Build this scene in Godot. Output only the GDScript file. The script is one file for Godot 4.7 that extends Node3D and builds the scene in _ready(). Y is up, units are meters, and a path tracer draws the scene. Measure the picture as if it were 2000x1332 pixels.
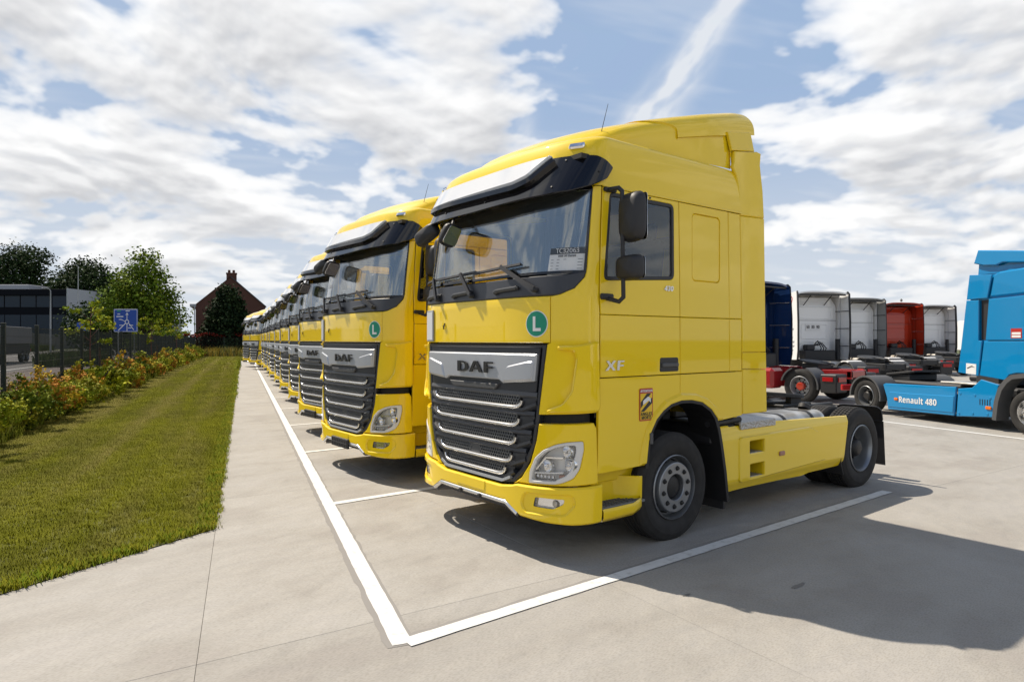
extends Node3D
# A parking yard with a row of yellow tractor units. Units are metres, y is up.
# Every tractor has its own frame: x = 0 at the bumper and grows to the rear, z = 0 on the middle line, +z the driver's side.

var M := {}                     # materials by name
var taken := {}                 # names that are used at top level
var rng := RandomNumberGenerator.new()


# ---------------------------------------------------------------- mesh gatherer
class Geo:
	var v := PackedVector3Array()
	var n := PackedVector3Array()
	var c := PackedColorArray()
	var ix := PackedInt32Array()
	var tint := Color.WHITE
	var use_color := false

	func vert(p: Vector3, q: Vector3) -> int:
		v.append(p)
		n.append(q)
		if use_color:
			c.append(tint)
		return v.size() - 1

	func face(a: int, b: int, d: int) -> void:
		# front faces run clockwise: make the winding agree with the stored normals
		var g := (v[d] - v[a]).cross(v[b] - v[a])
		if g.dot(n[a] + n[b] + n[d]) < 0.0:
			ix.append_array([a, d, b])
		else:
			ix.append_array([a, b, d])

	func tri(a: Vector3, b: Vector3, d: Vector3, q: Vector3) -> void:
		var i := vert(a, q)
		vert(b, q)
		vert(d, q)
		face(i, i + 1, i + 2)

	func quad(a: Vector3, b: Vector3, d: Vector3, e: Vector3, out: Vector3) -> void:
		var q := (d - a).cross(e - b).normalized()
		if q.dot(out) < 0.0:
			q = -q
		var i := vert(a, q)
		vert(b, q)
		vert(d, q)
		vert(e, q)
		face(i, i + 1, i + 2)
		face(i, i + 2, i + 3)

	func quadn(a: Vector3, b: Vector3, d: Vector3, e: Vector3, na: Vector3, nb: Vector3, nd: Vector3, ne: Vector3) -> void:
		var i := vert(a, na)
		vert(b, nb)
		vert(d, nd)
		vert(e, ne)
		face(i, i + 1, i + 2)
		face(i, i + 2, i + 3)

	# box with chamfered edges
	func box(t: Transform3D, s: Vector3, bev := 0.0) -> void:
		var h := s * 0.5
		var b := minf(bev, minf(h.x, minf(h.y, h.z)) * 0.95)
		var axes := [Vector3.RIGHT, Vector3.UP, Vector3.BACK]
		var hh := [h.x, h.y, h.z]
		for k in 3:
			for sg in [-1.0, 1.0]:
				var a: Vector3 = axes[k] * sg
				var u: Vector3 = axes[(k + 1) % 3] * (hh[(k + 1) % 3] - b)
				var w: Vector3 = axes[(k + 2) % 3] * (hh[(k + 2) % 3] - b)
				var o: Vector3 = a * hh[k]
				quad(t * (o - u - w), t * (o + u - w), t * (o + u + w), t * (o - u + w), t.basis * a)
		if b <= 0.0:
			return
		for k in 3:
			var ax: Vector3 = axes[k] * (hh[k] - b)
			for s1 in [-1.0, 1.0]:
				for s2 in [-1.0, 1.0]:
					var i1 := (k + 1) % 3
					var i2 := (k + 2) % 3
					var p1: Vector3 = axes[i1] * s1 * hh[i1] + axes[i2] * s2 * (hh[i2] - b)
					var p2: Vector3 = axes[i1] * s1 * (hh[i1] - b) + axes[i2] * s2 * hh[i2]
					var o: Vector3 = (axes[i1] * s1 + axes[i2] * s2).normalized()
					quad(t * (p1 - ax), t * (p1 + ax), t * (p2 + ax), t * (p2 - ax), t.basis * o)
		for sx in [-1.0, 1.0]:
			for sy in [-1.0, 1.0]:
				for sz in [-1.0, 1.0]:
					var o := Vector3(sx, sy, sz)
					var p := Vector3(sx * (h.x - b), sy * (h.y - b), sz * (h.z - b))
					tri(t * (p + Vector3(sx * b, 0, 0)), t * (p + Vector3(0, sy * b, 0)), t * (p + Vector3(0, 0, sz * b)), (t.basis * o).normalized())

	func bx(x0: float, x1: float, y0: float, y1: float, z0: float, z1: float, bev := 0.0) -> void:
		box(Transform3D(Basis(), Vector3((x0 + x1) / 2, (y0 + y1) / 2, (z0 + z1) / 2)), Vector3(absf(x1 - x0), absf(y1 - y0), absf(z1 - z0)), bev)

	# tube along points; radii is one number or one per point
	func tube(pts: Array, radii, sides := 8, caps := true) -> void:
		var m := pts.size()
		var up := Vector3.UP
		var first := v.size()
		var last_u := Vector3.ZERO
		for i in m:
			var d: Vector3
			if i == 0:
				d = pts[1] - pts[0]
			elif i == m - 1:
				d = pts[m - 1] - pts[m - 2]
			else:
				d = (pts[i + 1] - pts[i]).normalized() + (pts[i] - pts[i - 1]).normalized()
			d = d.normalized()
			var u: Vector3
			if last_u == Vector3.ZERO:
				u = d.cross(up if absf(d.y) < 0.9 else Vector3.RIGHT).normalized()
			else:
				u = (last_u - d * last_u.dot(d)).normalized()
			last_u = u
			var w := d.cross(u)
			var r: float = radii[i] if radii is Array else radii
			for k in sides:
				var a := TAU * k / sides
				var o := u * cos(a) + w * sin(a)
				vert(pts[i] + o * r, o)
		for i in m - 1:
			for k in sides:
				var a := first + i * sides + k
				var b := first + i * sides + (k + 1) % sides
				face(a, b, b + sides)
				face(a, b + sides, a + sides)
		if caps:
			for e in [0, m - 1]:
				var d: Vector3 = (pts[0] - pts[1]) if e == 0 else (pts[m - 1] - pts[m - 2])
				d = d.normalized()
				var f := v.size()
				for k in sides:
					vert(v[first + e * sides + k], d)
				for k in range(1, sides - 1):
					face(f, f + k, f + k + 1)

	# profile of Vector2(radius, height along the axis), from the axis over the front to the back; corners sharper than 35 degrees stay sharp
	func lathe(prof: Array, t: Transform3D, seg := 32) -> void:
		var m := prof.size()
		for i in m - 1:
			var p: Vector2 = prof[i]
			var q: Vector2 = prof[i + 1]
			if p.distance_to(q) < 1e-6:
				continue
			var d := (q - p).normalized()
			var nn := Vector2(-d.y, d.x)
			var n0 := nn
			var n1 := nn
			if i > 0:
				var e: Vector2 = (p - prof[i - 1]).normalized()
				if e.dot(d) > 0.82:
					n0 = (nn + Vector2(-e.y, e.x)).normalized()
			if i < m - 2:
				var e: Vector2 = (prof[i + 2] - q).normalized()
				if e.dot(d) > 0.82:
					n1 = (nn + Vector2(-e.y, e.x)).normalized()
			var first := v.size()
			for k in seg + 1:
				var a := TAU * k / seg
				var cs := cos(a)
				var sn := sin(a)
				vert(t * Vector3(p.x * cs, p.y, p.x * sn), t.basis * Vector3(n0.x * cs, n0.y, n0.x * sn))
				vert(t * Vector3(q.x * cs, q.y, q.x * sn), t.basis * Vector3(n1.x * cs, n1.y, n1.x * sn))
			for k in seg:
				var a := first + k * 2
				if p.x > 1e-6:
					face(a, a + 2, a + 3)
				if q.x > 1e-6:
					face(a, a + 3, a + 1)

	# rings of equal length joined by a smooth skin
	func loft(rings: Array, closed := false, flip := false) -> void:
		var m := rings.size()
		var w: int = rings[0].size()
		var first := v.size()
		for i in m:
			for k in w:
				var p: Vector3 = rings[i][k]
				var ka := (k + w - 1) % w if closed else maxi(k - 1, 0)
				var kb := (k + 1) % w if closed else mini(k + 1, w - 1)
				var du: Vector3 = rings[i][kb] - rings[i][ka]
				var dv: Vector3 = rings[mini(i + 1, m - 1)][k] - rings[maxi(i - 1, 0)][k]
				var q := du.cross(dv).normalized()
				if q == Vector3.ZERO:
					q = Vector3.UP
				vert(p, -q if flip else q)
		for i in m - 1:
			for k in (w if closed else w - 1):
				var a := first + i * w + k
				var b := first + i * w + (k + 1) % w
				face(a, b, b + w)
				face(a, b + w, a + w)

	# a closed section (outwards, upwards) carried along a path whose outward directions are given
	func sweep(path: Array, outs: Array, sect: Array, smooth := true) -> void:
		var m := path.size()
		var w := sect.size()
		var rings := []
		for i in m:
			var d: Vector3 = (path[mini(i + 1, m - 1)] - path[maxi(i - 1, 0)]).normalized()
			var o: Vector3 = (outs[i] - d * outs[i].dot(d)).normalized()
			var u := o.cross(d)
			var ring := PackedVector3Array()
			for k in w:
				ring.append(path[i] + o * sect[k].x + u * sect[k].y)
			rings.append(ring)
		var mid := Vector3.ZERO
		for k in w:
			mid += rings[0][k]
		mid /= w
		for i in m - 1:
			for k in w:
				var j := (k + 1) % w
				var ca: Vector3 = path[i]
				var cb: Vector3 = path[i + 1]
				if smooth:
					quadn(rings[i][k], rings[i][j], rings[i + 1][j], rings[i + 1][k], (rings[i][k] - ca).normalized(), (rings[i][j] - ca).normalized(), (rings[i + 1][j] - cb).normalized(), (rings[i + 1][k] - cb).normalized())
				else:
					quad(rings[i][k], rings[i][j], rings[i + 1][j], rings[i + 1][k], (rings[i][k] + rings[i][j]) * 0.5 - ca)
		for e in [0, m - 1]:
			var d: Vector3 = path[0] - path[1] if e == 0 else path[m - 1] - path[m - 2]
			for k in range(1, w - 1):
				tri(rings[e][0], rings[e][k], rings[e][k + 1], d.normalized())

	# flat polygon (x, y of the transform) with thickness along -z, chamfered front edge
	func slab(poly: PackedVector2Array, t: Transform3D, depth: float, bev := 0.0) -> void:
		panel(poly, [], func(p: Vector2) -> Vector3: return t * Vector3(p.x, p.y, 0), 10.0, depth, bev, 0.0)

	func densify(poly: PackedVector2Array, step: float) -> PackedVector2Array:
		var r := PackedVector2Array()
		for i in poly.size():
			var a := poly[i]
			var b := poly[(i + 1) % poly.size()]
			var k := maxi(1, ceili(a.distance_to(b) / step))
			for j in k:
				r.append(a.lerp(b, float(j) / k))
		return r

	func inset(poly: PackedVector2Array, by: float) -> PackedVector2Array:
		var r := PackedVector2Array()
		var m := poly.size()
		var sg := -1.0 if Geometry2D.is_polygon_clockwise(poly) else 1.0
		for i in m:
			var d0 := (poly[i] - poly[(i + m - 1) % m]).normalized()
			var d1 := (poly[(i + 1) % m] - poly[i]).normalized()
			var nn := Vector2(-d0.y, d0.x) + Vector2(-d1.y, d1.x)
			var l := nn.length()
			nn = nn / maxf(l, 1e-6) * minf(2.0 / maxf(l, 0.5), 2.5)
			r.append(poly[i] + nn * by * sg)
		return r

	func cleaned(poly: PackedVector2Array) -> PackedVector2Array:
		var r := PackedVector2Array()
		for p in poly:
			if r.is_empty() or p.distance_to(r[-1]) > 2e-5:
				r.append(p)
		if r.size() > 1 and r[0].distance_to(r[-1]) < 2e-5:
			r.remove_at(r.size() - 1)
		return r

	func normal_of(s: Callable, p: Vector2) -> Vector3:
		var e := 0.003
		var du: Vector3 = s.call(p + Vector2(e, 0)) - s.call(p - Vector2(e, 0))
		var dv: Vector3 = s.call(p + Vector2(0, e)) - s.call(p - Vector2(0, e))
		return du.cross(dv).normalized()

	# a polygon (with holes) of the surface s(u, v), raised by off, with a bevelled edge and a skirt of the given thickness
	func panel(poly: PackedVector2Array, holes: Array, s: Callable, cell := 0.06, thick := 0.02, bev := 0.003, off := 0.0) -> void:
		var loops := [poly]
		loops.append_array(holes)
		var tops := []
		for k in loops.size():
			var dense := densify(loops[k], cell)
			var top := inset(dense, bev if k == 0 else -bev) if bev > 0.0 else dense
			tops.append(top)
			if thick > 0.0:
				var m := dense.size()
				var sg := (-1.0 if Geometry2D.is_polygon_clockwise(dense) else 1.0) * (1.0 if k == 0 else -1.0)
				var p0 := PackedVector3Array()
				var p1 := PackedVector3Array()
				var p2 := PackedVector3Array()
				var nn := PackedVector3Array()
				for i in m:
					var q := normal_of(s, dense[i])
					nn.append(q)
					p0.append(s.call(top[i]) + q * off)
					var base: Vector3 = s.call(dense[i])
					p1.append(base + q * (off - bev))
					p2.append(base + q * (off - thick))
				for i in m:
					var j := (i + 1) % m
					var side := (p1[j] - p1[i]).cross(nn[i]).normalized() * sg
					if bev > 0.0:
						var nm := (side + nn[i]).normalized()
						quadn(p0[i], p0[j], p1[j], p1[i], nm, nm, nm, nm)
					quadn(p1[i], p1[j], p2[j], p2[i], side, side, side, side)
		var outer: PackedVector2Array = tops[0]
		if Geometry2D.is_polygon_clockwise(outer):
			outer.reverse()
		var lo := outer[0]
		var hi := outer[0]
		for p in outer:
			lo = lo.min(p)
			hi = hi.max(p)
		var nx := maxi(1, ceili((hi.x - lo.x) / cell))
		var ny := maxi(1, ceili((hi.y - lo.y) / cell))
		var cw := (hi - lo) / Vector2(nx, ny)
		for i in nx:
			for j in ny:
				var a := lo + cw * Vector2(i, j)
				var rect := PackedVector2Array([a, a + Vector2(cw.x, 0), a + cw, a + Vector2(0, cw.y)])
				var pieces: Array = Geometry2D.intersect_polygons(rect, outer)
				for k in range(1, tops.size()):
					var left := []
					for q in pieces:
						left.append_array(Geometry2D.clip_polygons(q, tops[k]))
					pieces = left
				for raw in pieces:
					var q := cleaned(raw)
					if q.size() < 3:
						continue
					var idx := Geometry2D.triangulate_polygon(q)
					if idx.is_empty():
						for t in range(1, q.size() - 1):
							idx.append_array([0, t, t + 1])
					var f := v.size()
					for p in q:
						var nq := normal_of(s, p)
						vert(s.call(p) + nq * off, nq)
					for t in range(0, idx.size(), 3):
						face(f + idx[t], f + idx[t + 1], f + idx[t + 2])

	func mesh() -> ArrayMesh:
		var a := []
		a.resize(Mesh.ARRAY_MAX)
		a[Mesh.ARRAY_VERTEX] = v
		a[Mesh.ARRAY_NORMAL] = n
		if use_color:
			a[Mesh.ARRAY_COLOR] = c
		a[Mesh.ARRAY_INDEX] = ix
		var m := ArrayMesh.new()
		m.add_surface_from_arrays(Mesh.PRIMITIVE_TRIANGLES, a)
		return m


# ---------------------------------------------------------------- objects
func numbered(called: String) -> String:
	var k: int = taken.get(called, 0)
	taken[called] = k + 1
	return called if k == 0 else "%s_%03d" % [called, k]

func part(parent: Node3D, called: String, shape, m: Material) -> MeshInstance3D:
	var o := MeshInstance3D.new()
	o.name = called
	o.mesh = shape.mesh() if shape is Geo else shape
	o.material_override = m
	parent.add_child(o, true)
	return o

func thing(called: String, label: String, category: String, at := Vector3.ZERO, turn := 0.0, group := "") -> Node3D:
	var o := Node3D.new()
	o.name = numbered(called)
	add_child(o)
	o.position = at
	o.rotation.y = turn
	tag(o, label, category, group)
	return o

func tag(o: Node, label: String, category: String, group := "") -> void:
	o.set_meta("label", label)
	o.set_meta("category", category)
	if group:
		o.set_meta("group", group)

func struct(called: String, shape, m: Material) -> MeshInstance3D:
	var o := part(self, numbered(called), shape, m)
	o.set_meta("kind", "structure")
	return o

func copy_of(o: Node3D, label: String, at: Vector3, turn := 0.0) -> Node3D:
	var r: Node3D = o.duplicate()
	r.name = numbered(str(o.name).rstrip("0123456789").rstrip("_"))
	add_child(r)
	r.position = at
	r.rotation.y = turn
	r.set_meta("label", label)
	return r

func words(text: String, size: float, depth := 0.004, font := "Droid Sans", bold := false) -> TextMesh:
	var t := TextMesh.new()
	var f := SystemFont.new()
	f.font_names = PackedStringArray([font])
	if bold:
		f.font_weight = 700
	t.font = f
	t.text = text
	t.font_size = 64
	t.pixel_size = size / 64.0
	t.depth = depth
	t.curve_step = 2.0
	return t

# a part made of lettering: right = reading direction, up, placed at the middle of the text
func lettering(parent: Node3D, called: String, text: String, size: float, at: Vector3, right: Vector3, up: Vector3, m: Material, depth := 0.004, bold := false, stretch := 1.0) -> MeshInstance3D:
	var o := part(parent, called, words(text, size, depth, "Droid Sans", bold), m)
	o.transform = Transform3D(Basis(right.normalized() * stretch, up.normalized(), right.cross(up).normalized()), at)
	return o

func P2(a: Array) -> PackedVector2Array:
	var r := PackedVector2Array()
	for i in range(0, a.size(), 2):
		r.append(Vector2(a[i], a[i + 1]))
	return r

func mirrored(p: PackedVector2Array) -> PackedVector2Array:
	var r := PackedVector2Array()
	for q in p:
		r.append(Vector2(-q.x, q.y))
	return r

func round_rect(x0: float, y0: float, x1: float, y1: float, r: float, seg := 5) -> PackedVector2Array:
	var o := PackedVector2Array()
	for k in 4:
		var c := Vector2(x1 - r if k in [0, 3] else x0 + r, y1 - r if k in [0, 1] else y0 + r)
		for j in seg + 1:
			var a := PI / 2 * (k + float(j) / seg)
			o.append(c + Vector2(cos(a), sin(a)) * r)
	return o

func rounded(p: PackedVector2Array, r: float, seg := 4) -> PackedVector2Array:
	var o := PackedVector2Array()
	var m := p.size()
	for i in m:
		var a := p[(i + m - 1) % m]
		var b := p[i]
		var c := p[(i + 1) % m]
		var d := minf(r, minf(a.distance_to(b), b.distance_to(c)) * 0.45)
		var s := b + (a - b).normalized() * d
		var e := b + (c - b).normalized() * d
		for j in seg + 1:
			var t := float(j) / seg
			o.append(s.lerp(b, t).lerp(b.lerp(e, t), t))
	return o

# ---------------------------------------------------------------- materials
func noise(freq: float, octaves: int, sd: int, kind := FastNoiseLite.TYPE_SIMPLEX_SMOOTH) -> FastNoiseLite:
	var f := FastNoiseLite.new()
	f.noise_type = kind
	f.seed = sd
	f.frequency = freq
	f.fractal_type = FastNoiseLite.FRACTAL_FBM
	f.fractal_octaves = octaves
	return f

# seamless noise picture; ramp gives colours (sRGB), normal makes a normal map
func noise_tex(px: int, freq: float, octaves: int, sd: int, ramp = null, normal := 0.0) -> NoiseTexture2D:
	var t := NoiseTexture2D.new()
	t.width = px
	t.height = px
	t.seamless = true
	t.generate_mipmaps = false
	t.noise = noise(freq, octaves, sd)
	if ramp:
		var g := Gradient.new()
		g.offsets = PackedFloat32Array(ramp[0])
		g.colors = PackedColorArray(ramp[1])
		t.color_ramp = g
	if normal > 0.0:
		t.as_normal_map = true
		t.bump_strength = normal
	return t

func mat(called: String, lin: Color, rough := 0.5, metal := 0.0, coat := 0.0) -> StandardMaterial3D:
	var m := StandardMaterial3D.new()
	m.resource_name = called
	m.albedo_color = lin.linear_to_srgb()
	m.roughness = rough
	m.metallic = metal
	if coat > 0.0:
		m.clearcoat_enabled = true
		m.clearcoat = coat
		m.clearcoat_roughness = 0.03
	m.cull_mode = BaseMaterial3D.CULL_DISABLED
	M[called] = m
	return m

func tri_tex(m: StandardMaterial3D, scale: float, world := false) -> void:
	m.uv1_triplanar = true
	m.uv1_world_triplanar = world
	m.uv1_scale = Vector3.ONE * scale
	m.uv1_triplanar_sharpness = 4.0

func pane(called: String, lin: Color, alpha: float) -> void:
	var m := mat(called, lin, 0.02)
	m.transparency = BaseMaterial3D.TRANSPARENCY_ALPHA
	m.albedo_color.a = alpha

func two_tones(a: Color, b: Color) -> Array:
	return [[0.25, 0.75], [a.linear_to_srgb(), b.linear_to_srgb()]]

func make_materials() -> void:
	var wave := noise_tex(256, 0.010, 2, 5, null, 1.4)
	for q in [["yellow_paint", Color(0.82, 0.575, 0.008)], ["blue_paint", Color(0.001, 0.205, 0.46)], ["navy_paint", Color(0.008, 0.035, 0.13)], ["white_paint", Color(0.80, 0.80, 0.79)], ["red_paint", Color(0.42, 0.035, 0.012)], ["salmon_paint", Color(0.62, 0.10, 0.05)], ["chassis_red", Color(0.34, 0.02, 0.022)]]:
		var p := mat(q[0], q[1], 0.5, 0.0, 1.0)
		p.metallic_specular = 0.2
		p.normal_enabled = true
		p.normal_texture = wave
		p.normal_scale = 0.10
		tri_tex(p, 0.9)
	mat("black_plastic", Color(0.018, 0.018, 0.02), 0.55)
	mat("grey_plastic", Color(0.06, 0.062, 0.066), 0.5)
	mat("mesh_grey", Color(0.11, 0.115, 0.12), 0.45)
	mat("cowl_plastic", Color(0.026, 0.028, 0.034), 0.4)
	mat("gloss_black", Color(0.006, 0.006, 0.008), 0.07)
	mat("arch_black", Color(0.008, 0.008, 0.009), 0.6)
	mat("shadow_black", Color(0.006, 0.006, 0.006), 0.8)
	mat("silver_paint", Color(0.40, 0.42, 0.45), 0.36, 0.35)
	mat("bright_silver", Color(0.72, 0.72, 0.72), 0.22, 0.9)
	mat("chrome", Color(0.85, 0.85, 0.85), 0.06, 1.0)
	mat("reflector", Color(0.8, 0.8, 0.8), 0.12, 1.0)
	mat("lamp_bezel", Color(0.62, 0.61, 0.58), 0.35, 0.1)
	mat("emblem_dark", Color(0.05, 0.05, 0.05), 0.25, 0.6)
	mat("visor_white", Color(0.70, 0.71, 0.72), 0.10, 0.2, 0.8)
	mat("green_print", Color(0.0, 0.235, 0.14), 0.45)
	mat("white_print", Color(0.72, 0.72, 0.71), 0.5)
	mat("black_print", Color(0.015, 0.015, 0.018), 0.5)
	mat("grey_print", Color(0.28, 0.29, 0.3), 0.5)
	mat("red_print", Color(0.42, 0.02, 0.015), 0.45)
	mat("yellow_print", Color(0.75, 0.48, 0.01), 0.45)
	mat("plate_white", Color(0.6, 0.61, 0.63), 0.3)
	mat("orange_lens", Color(0.75, 0.16, 0.005), 0.15)
	mat("red_lens", Color(0.4, 0.008, 0.01), 0.15)
	mat("dull_lens", Color(0.35, 0.16, 0.1), 0.25)
	mat("seat_cloth", Color(0.03, 0.03, 0.035), 0.9)
	mat("dash_plastic", Color(0.02, 0.02, 0.022), 0.7)
	mat("lining", Color(0.03, 0.029, 0.027), 0.85)
	mat("curtain_grey", Color(0.30, 0.30, 0.29), 0.8)
	mat("curtain", Color(0.12, 0.12, 0.125), 0.9)
	mat("frame_steel", Color(0.025, 0.026, 0.028), 0.6, 0.2)
	mat("aluminium", Color(0.62, 0.61, 0.58), 0.33, 0.85)
	mat("wheel_steel", Color(0.26, 0.27, 0.28), 0.38, 0.7)
	mat("hub_black", Color(0.02, 0.02, 0.02), 0.5, 0.3)
	mat("step_grey", Color(0.15, 0.16, 0.17), 0.6, 0.2)
	mat("galvanised", Color(0.34, 0.35, 0.36), 0.5, 0.6)
	mat("fender_grey", Color(0.07, 0.072, 0.075), 0.65)
	pane("windscreen_glass", Color(0.10, 0.13, 0.14), 0.10)
	pane("tinted_glass", Color(0.01, 0.012, 0.015), 0.30)
	# heat-reflecting film: mirrors a part of the light, lets the rest pass
	for q in [["coated_glass", 0.30], ["side_coating", 0.12]]:
		var f := mat(q[0], Color(0.80, 0.88, 0.92), 0.02, 1.0)
		f.transparency = BaseMaterial3D.TRANSPARENCY_ALPHA
		f.albedo_color.a = q[1]
		f.albedo_texture = noise_tex(32, 0.1, 1, 2, [[0.0, 1.0], [Color(0.98, 0.98, 0.98), Color(1, 1, 1)]])
		tri_tex(f, 1.0)
	pane("clear_lens", Color(0.9, 0.9, 0.9), 0.06)
	var r := mat("rubber", Color(0.022, 0.021, 0.02), 0.85)
	r.albedo_texture = noise_tex(256, 0.02, 4, 9, two_tones(Color(0.7, 0.68, 0.66), Color(1, 1, 1)))
	tri_tex(r, 1.4)
	var d := mat("tread_plate", Color(0.45, 0.44, 0.42), 0.4, 0.85)
	d.normal_enabled = true
	d.normal_texture = noise_tex(128, 0.06, 1, 12, null, 6.0)
	tri_tex(d, 4.0)
	var dirty: StandardMaterial3D = M["aluminium"]
	dirty.albedo_texture = noise_tex(256, 0.012, 4, 31, two_tones(Color(0.5, 0.46, 0.4), Color(1, 1, 1)))
	tri_tex(dirty, 0.8)

# ---------------------------------------------------------------- the cab's skin
# (s, y): s runs round the cab from the middle of the front (0) to the rear of the driver's side (+) or of the other side (-)
const CAB_D := 0.42
const CAB_W := 1.24
const CAB_STEP := 0.005
var tab_x := PackedFloat32Array()
var tab_z := PackedFloat32Array()

func make_table() -> void:
	var px := PackedFloat32Array([0.0])
	var pz := PackedFloat32Array([0.0])
	for i in range(1, 2001):
		var a := PI / 2 * pow(i / 2000.0, 1.6)
		px.append(CAB_D * (1.0 - cos(a)))
		pz.append(CAB_W * pow(sin(a), 0.5))
	px.append(6.0)
	pz.append(CAB_W)
	var k := 0
	var run := 0.0
	var want := 0.0
	while want < 4.2:
		while k < px.size() - 2 and run + Vector2(px[k + 1] - px[k], pz[k + 1] - pz[k]).length() < want:
			run += Vector2(px[k + 1] - px[k], pz[k + 1] - pz[k]).length()
			k += 1
		var l := Vector2(px[k + 1] - px[k], pz[k + 1] - pz[k]).length()
		var t := (want - run) / maxf(l, 1e-9)
		tab_x.append(lerpf(px[k], px[k + 1], t))
		tab_z.append(lerpf(pz[k], pz[k + 1], t))
		want += CAB_STEP

func front_shift(y: float) -> float:
	if y < 2.2:
		return 0.0
	if y < 3.05:
		return 0.15 * (y - 2.2) / 0.85
	if y < 3.45:
		return 0.15 + 0.06 * (y - 3.05) / 0.4
	return 0.21 + 0.05 * (y - 3.45) / 0.13

func cab_s(p: Vector2) -> Vector3:
	var a := absf(p.x) / CAB_STEP
	var i := clampi(int(a), 0, tab_x.size() - 2)
	var t := a - i
	var x := lerpf(tab_x[i], tab_x[i + 1], t)
	var z := lerpf(tab_z[i], tab_z[i + 1], t)
	x += front_shift(p.y) * (1.0 - smoothstep(0.05, 0.75, x))
	if p.y > 3.2:
		z *= 1.0 - 0.022 * pow(clampf((p.y - 3.2) / 0.38, 0.0, 1.5), 2.0)
	return Vector3(x, p.y, z * signf(p.x))

# s of a place on the front (by z) and on the side or corner (by x)
func sz(z: float) -> float:
	for i in tab_z.size():
		if tab_z[i] >= absf(z):
			return i * CAB_STEP * signf(z)
	return 1.4
func sx(x: float) -> float:
	for i in tab_x.size():
		if tab_x[i] >= x:
			return i * CAB_STEP
	return 4.1
func sxy(x: float, y: float) -> float:   # the same, undoing the lean of the front
	var lo := 0.0
	var hi := 4.1
	for k in 30:
		var mid := (lo + hi) / 2
		if cab_s(Vector2(mid, y)).x < x:
			lo = mid
		else:
			hi = mid
	return lo

func lift_path(pts: PackedVector2Array, off: float, step := 0.05) -> Array:
	var g := Geo.new()
	var s : Callable = cab_s
	var path := []
	var outs := []
	for i in pts.size() - 1:
		var k := maxi(1, ceili(pts[i].distance_to(pts[i + 1]) / step))
		for j in k + (1 if i == pts.size() - 2 else 0):
			var p := pts[i].lerp(pts[i + 1], float(j) / k)
			var q := g.normal_of(s, p)
			path.append(cab_s(p) + q * off)
			outs.append(q)
	return [path, outs]

func smile(hw: float, y: float, lift: float, r := 0.09) -> PackedVector2Array:
	var o := PackedVector2Array()
	var a := sz(hw)
	for k in 6:
		var t := float(k) / 5
		o.append(Vector2(-a + r * 1.4 * t * t, y + lift * (1.0 - t) * (1.0 - t)))
	for k in 9:
		o.append(Vector2(lerpf(-a + r * 1.4, a - r * 1.4, (k + 1) / 10.0), y))
	for k in range(5, -1, -1):
		var t := float(k) / 5
		o.append(Vector2(a - r * 1.4 * t * t, y + lift * (1.0 - t) * (1.0 - t)))
	return o

func both(f: Callable) -> void:
	f.call(1.0)
	f.call(-1.0)

func side_of(p: PackedVector2Array, sg: float) -> PackedVector2Array:
	return p if sg > 0 else mirrored(p)

const OVAL := [Vector2(0.012, 0), Vector2(0.008, 0.008), Vector2(0, 0.012), Vector2(-0.012, 0.008), Vector2(-0.012, -0.008), Vector2(0, -0.012), Vector2(0.008, -0.008)]

func scaled(sect: Array, ox: float, oy: float) -> Array:
	var r := []
	for p in sect:
		r.append(Vector2(p.x * ox, p.y * oy))
	return r

func roof_ring(y: float, inn: float) -> PackedVector3Array:
	var r := PackedVector3Array()
	var s1 := sx(2.44)
	for k in range(-44, 45):
		var f := float(k) / 44
		var p := cab_s(Vector2(s1 * signf(f) * pow(absf(f), 0.85), minf(y, 3.58)))
		p.y = y
		p.x = lerpf(p.x, 1.45, inn)
		p.z = lerpf(p.z, 0.0, inn)
		r.append(p)
	return r

func deflector_top(x: float) -> float:
	var px := [0.255, 0.34, 0.55, 0.8, 1.1, 1.5, 2.0, 2.5, 2.8]
	var py := [3.49, 3.625, 3.735, 3.808, 3.882, 3.975, 4.095, 4.212, 4.262]
	var k := 0
	while k < px.size() - 2 and x > px[k + 1]:
		k += 1
	return lerpf(py[k], py[k + 1], clampf((x - px[k]) / (px[k + 1] - px[k]), 0.0, 1.0))

# height over the roof as a cross-section: q runs from -1 to 1 over the width
func deflector_at(x: float, q: float) -> Vector3:
	var wd := 0.55 + 0.50 * smoothstep(0.2, 0.8, x) + 0.135 * smoothstep(0.8, 2.2, x)
	var base := 3.36 + 0.185 * smoothstep(0.3, 1.0, x) + 0.03 * smoothstep(1.7, 2.1, x)
	var p := 2.3 + 6.5 * smoothstep(0.35, 1.6, x)
	var a := PI / 2 * q
	return Vector3(x, base + (deflector_top(x) - base) * pow(cos(a), 2.0 / p), wd * signf(a) * pow(absf(sin(a)), 2.0 / p))

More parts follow.
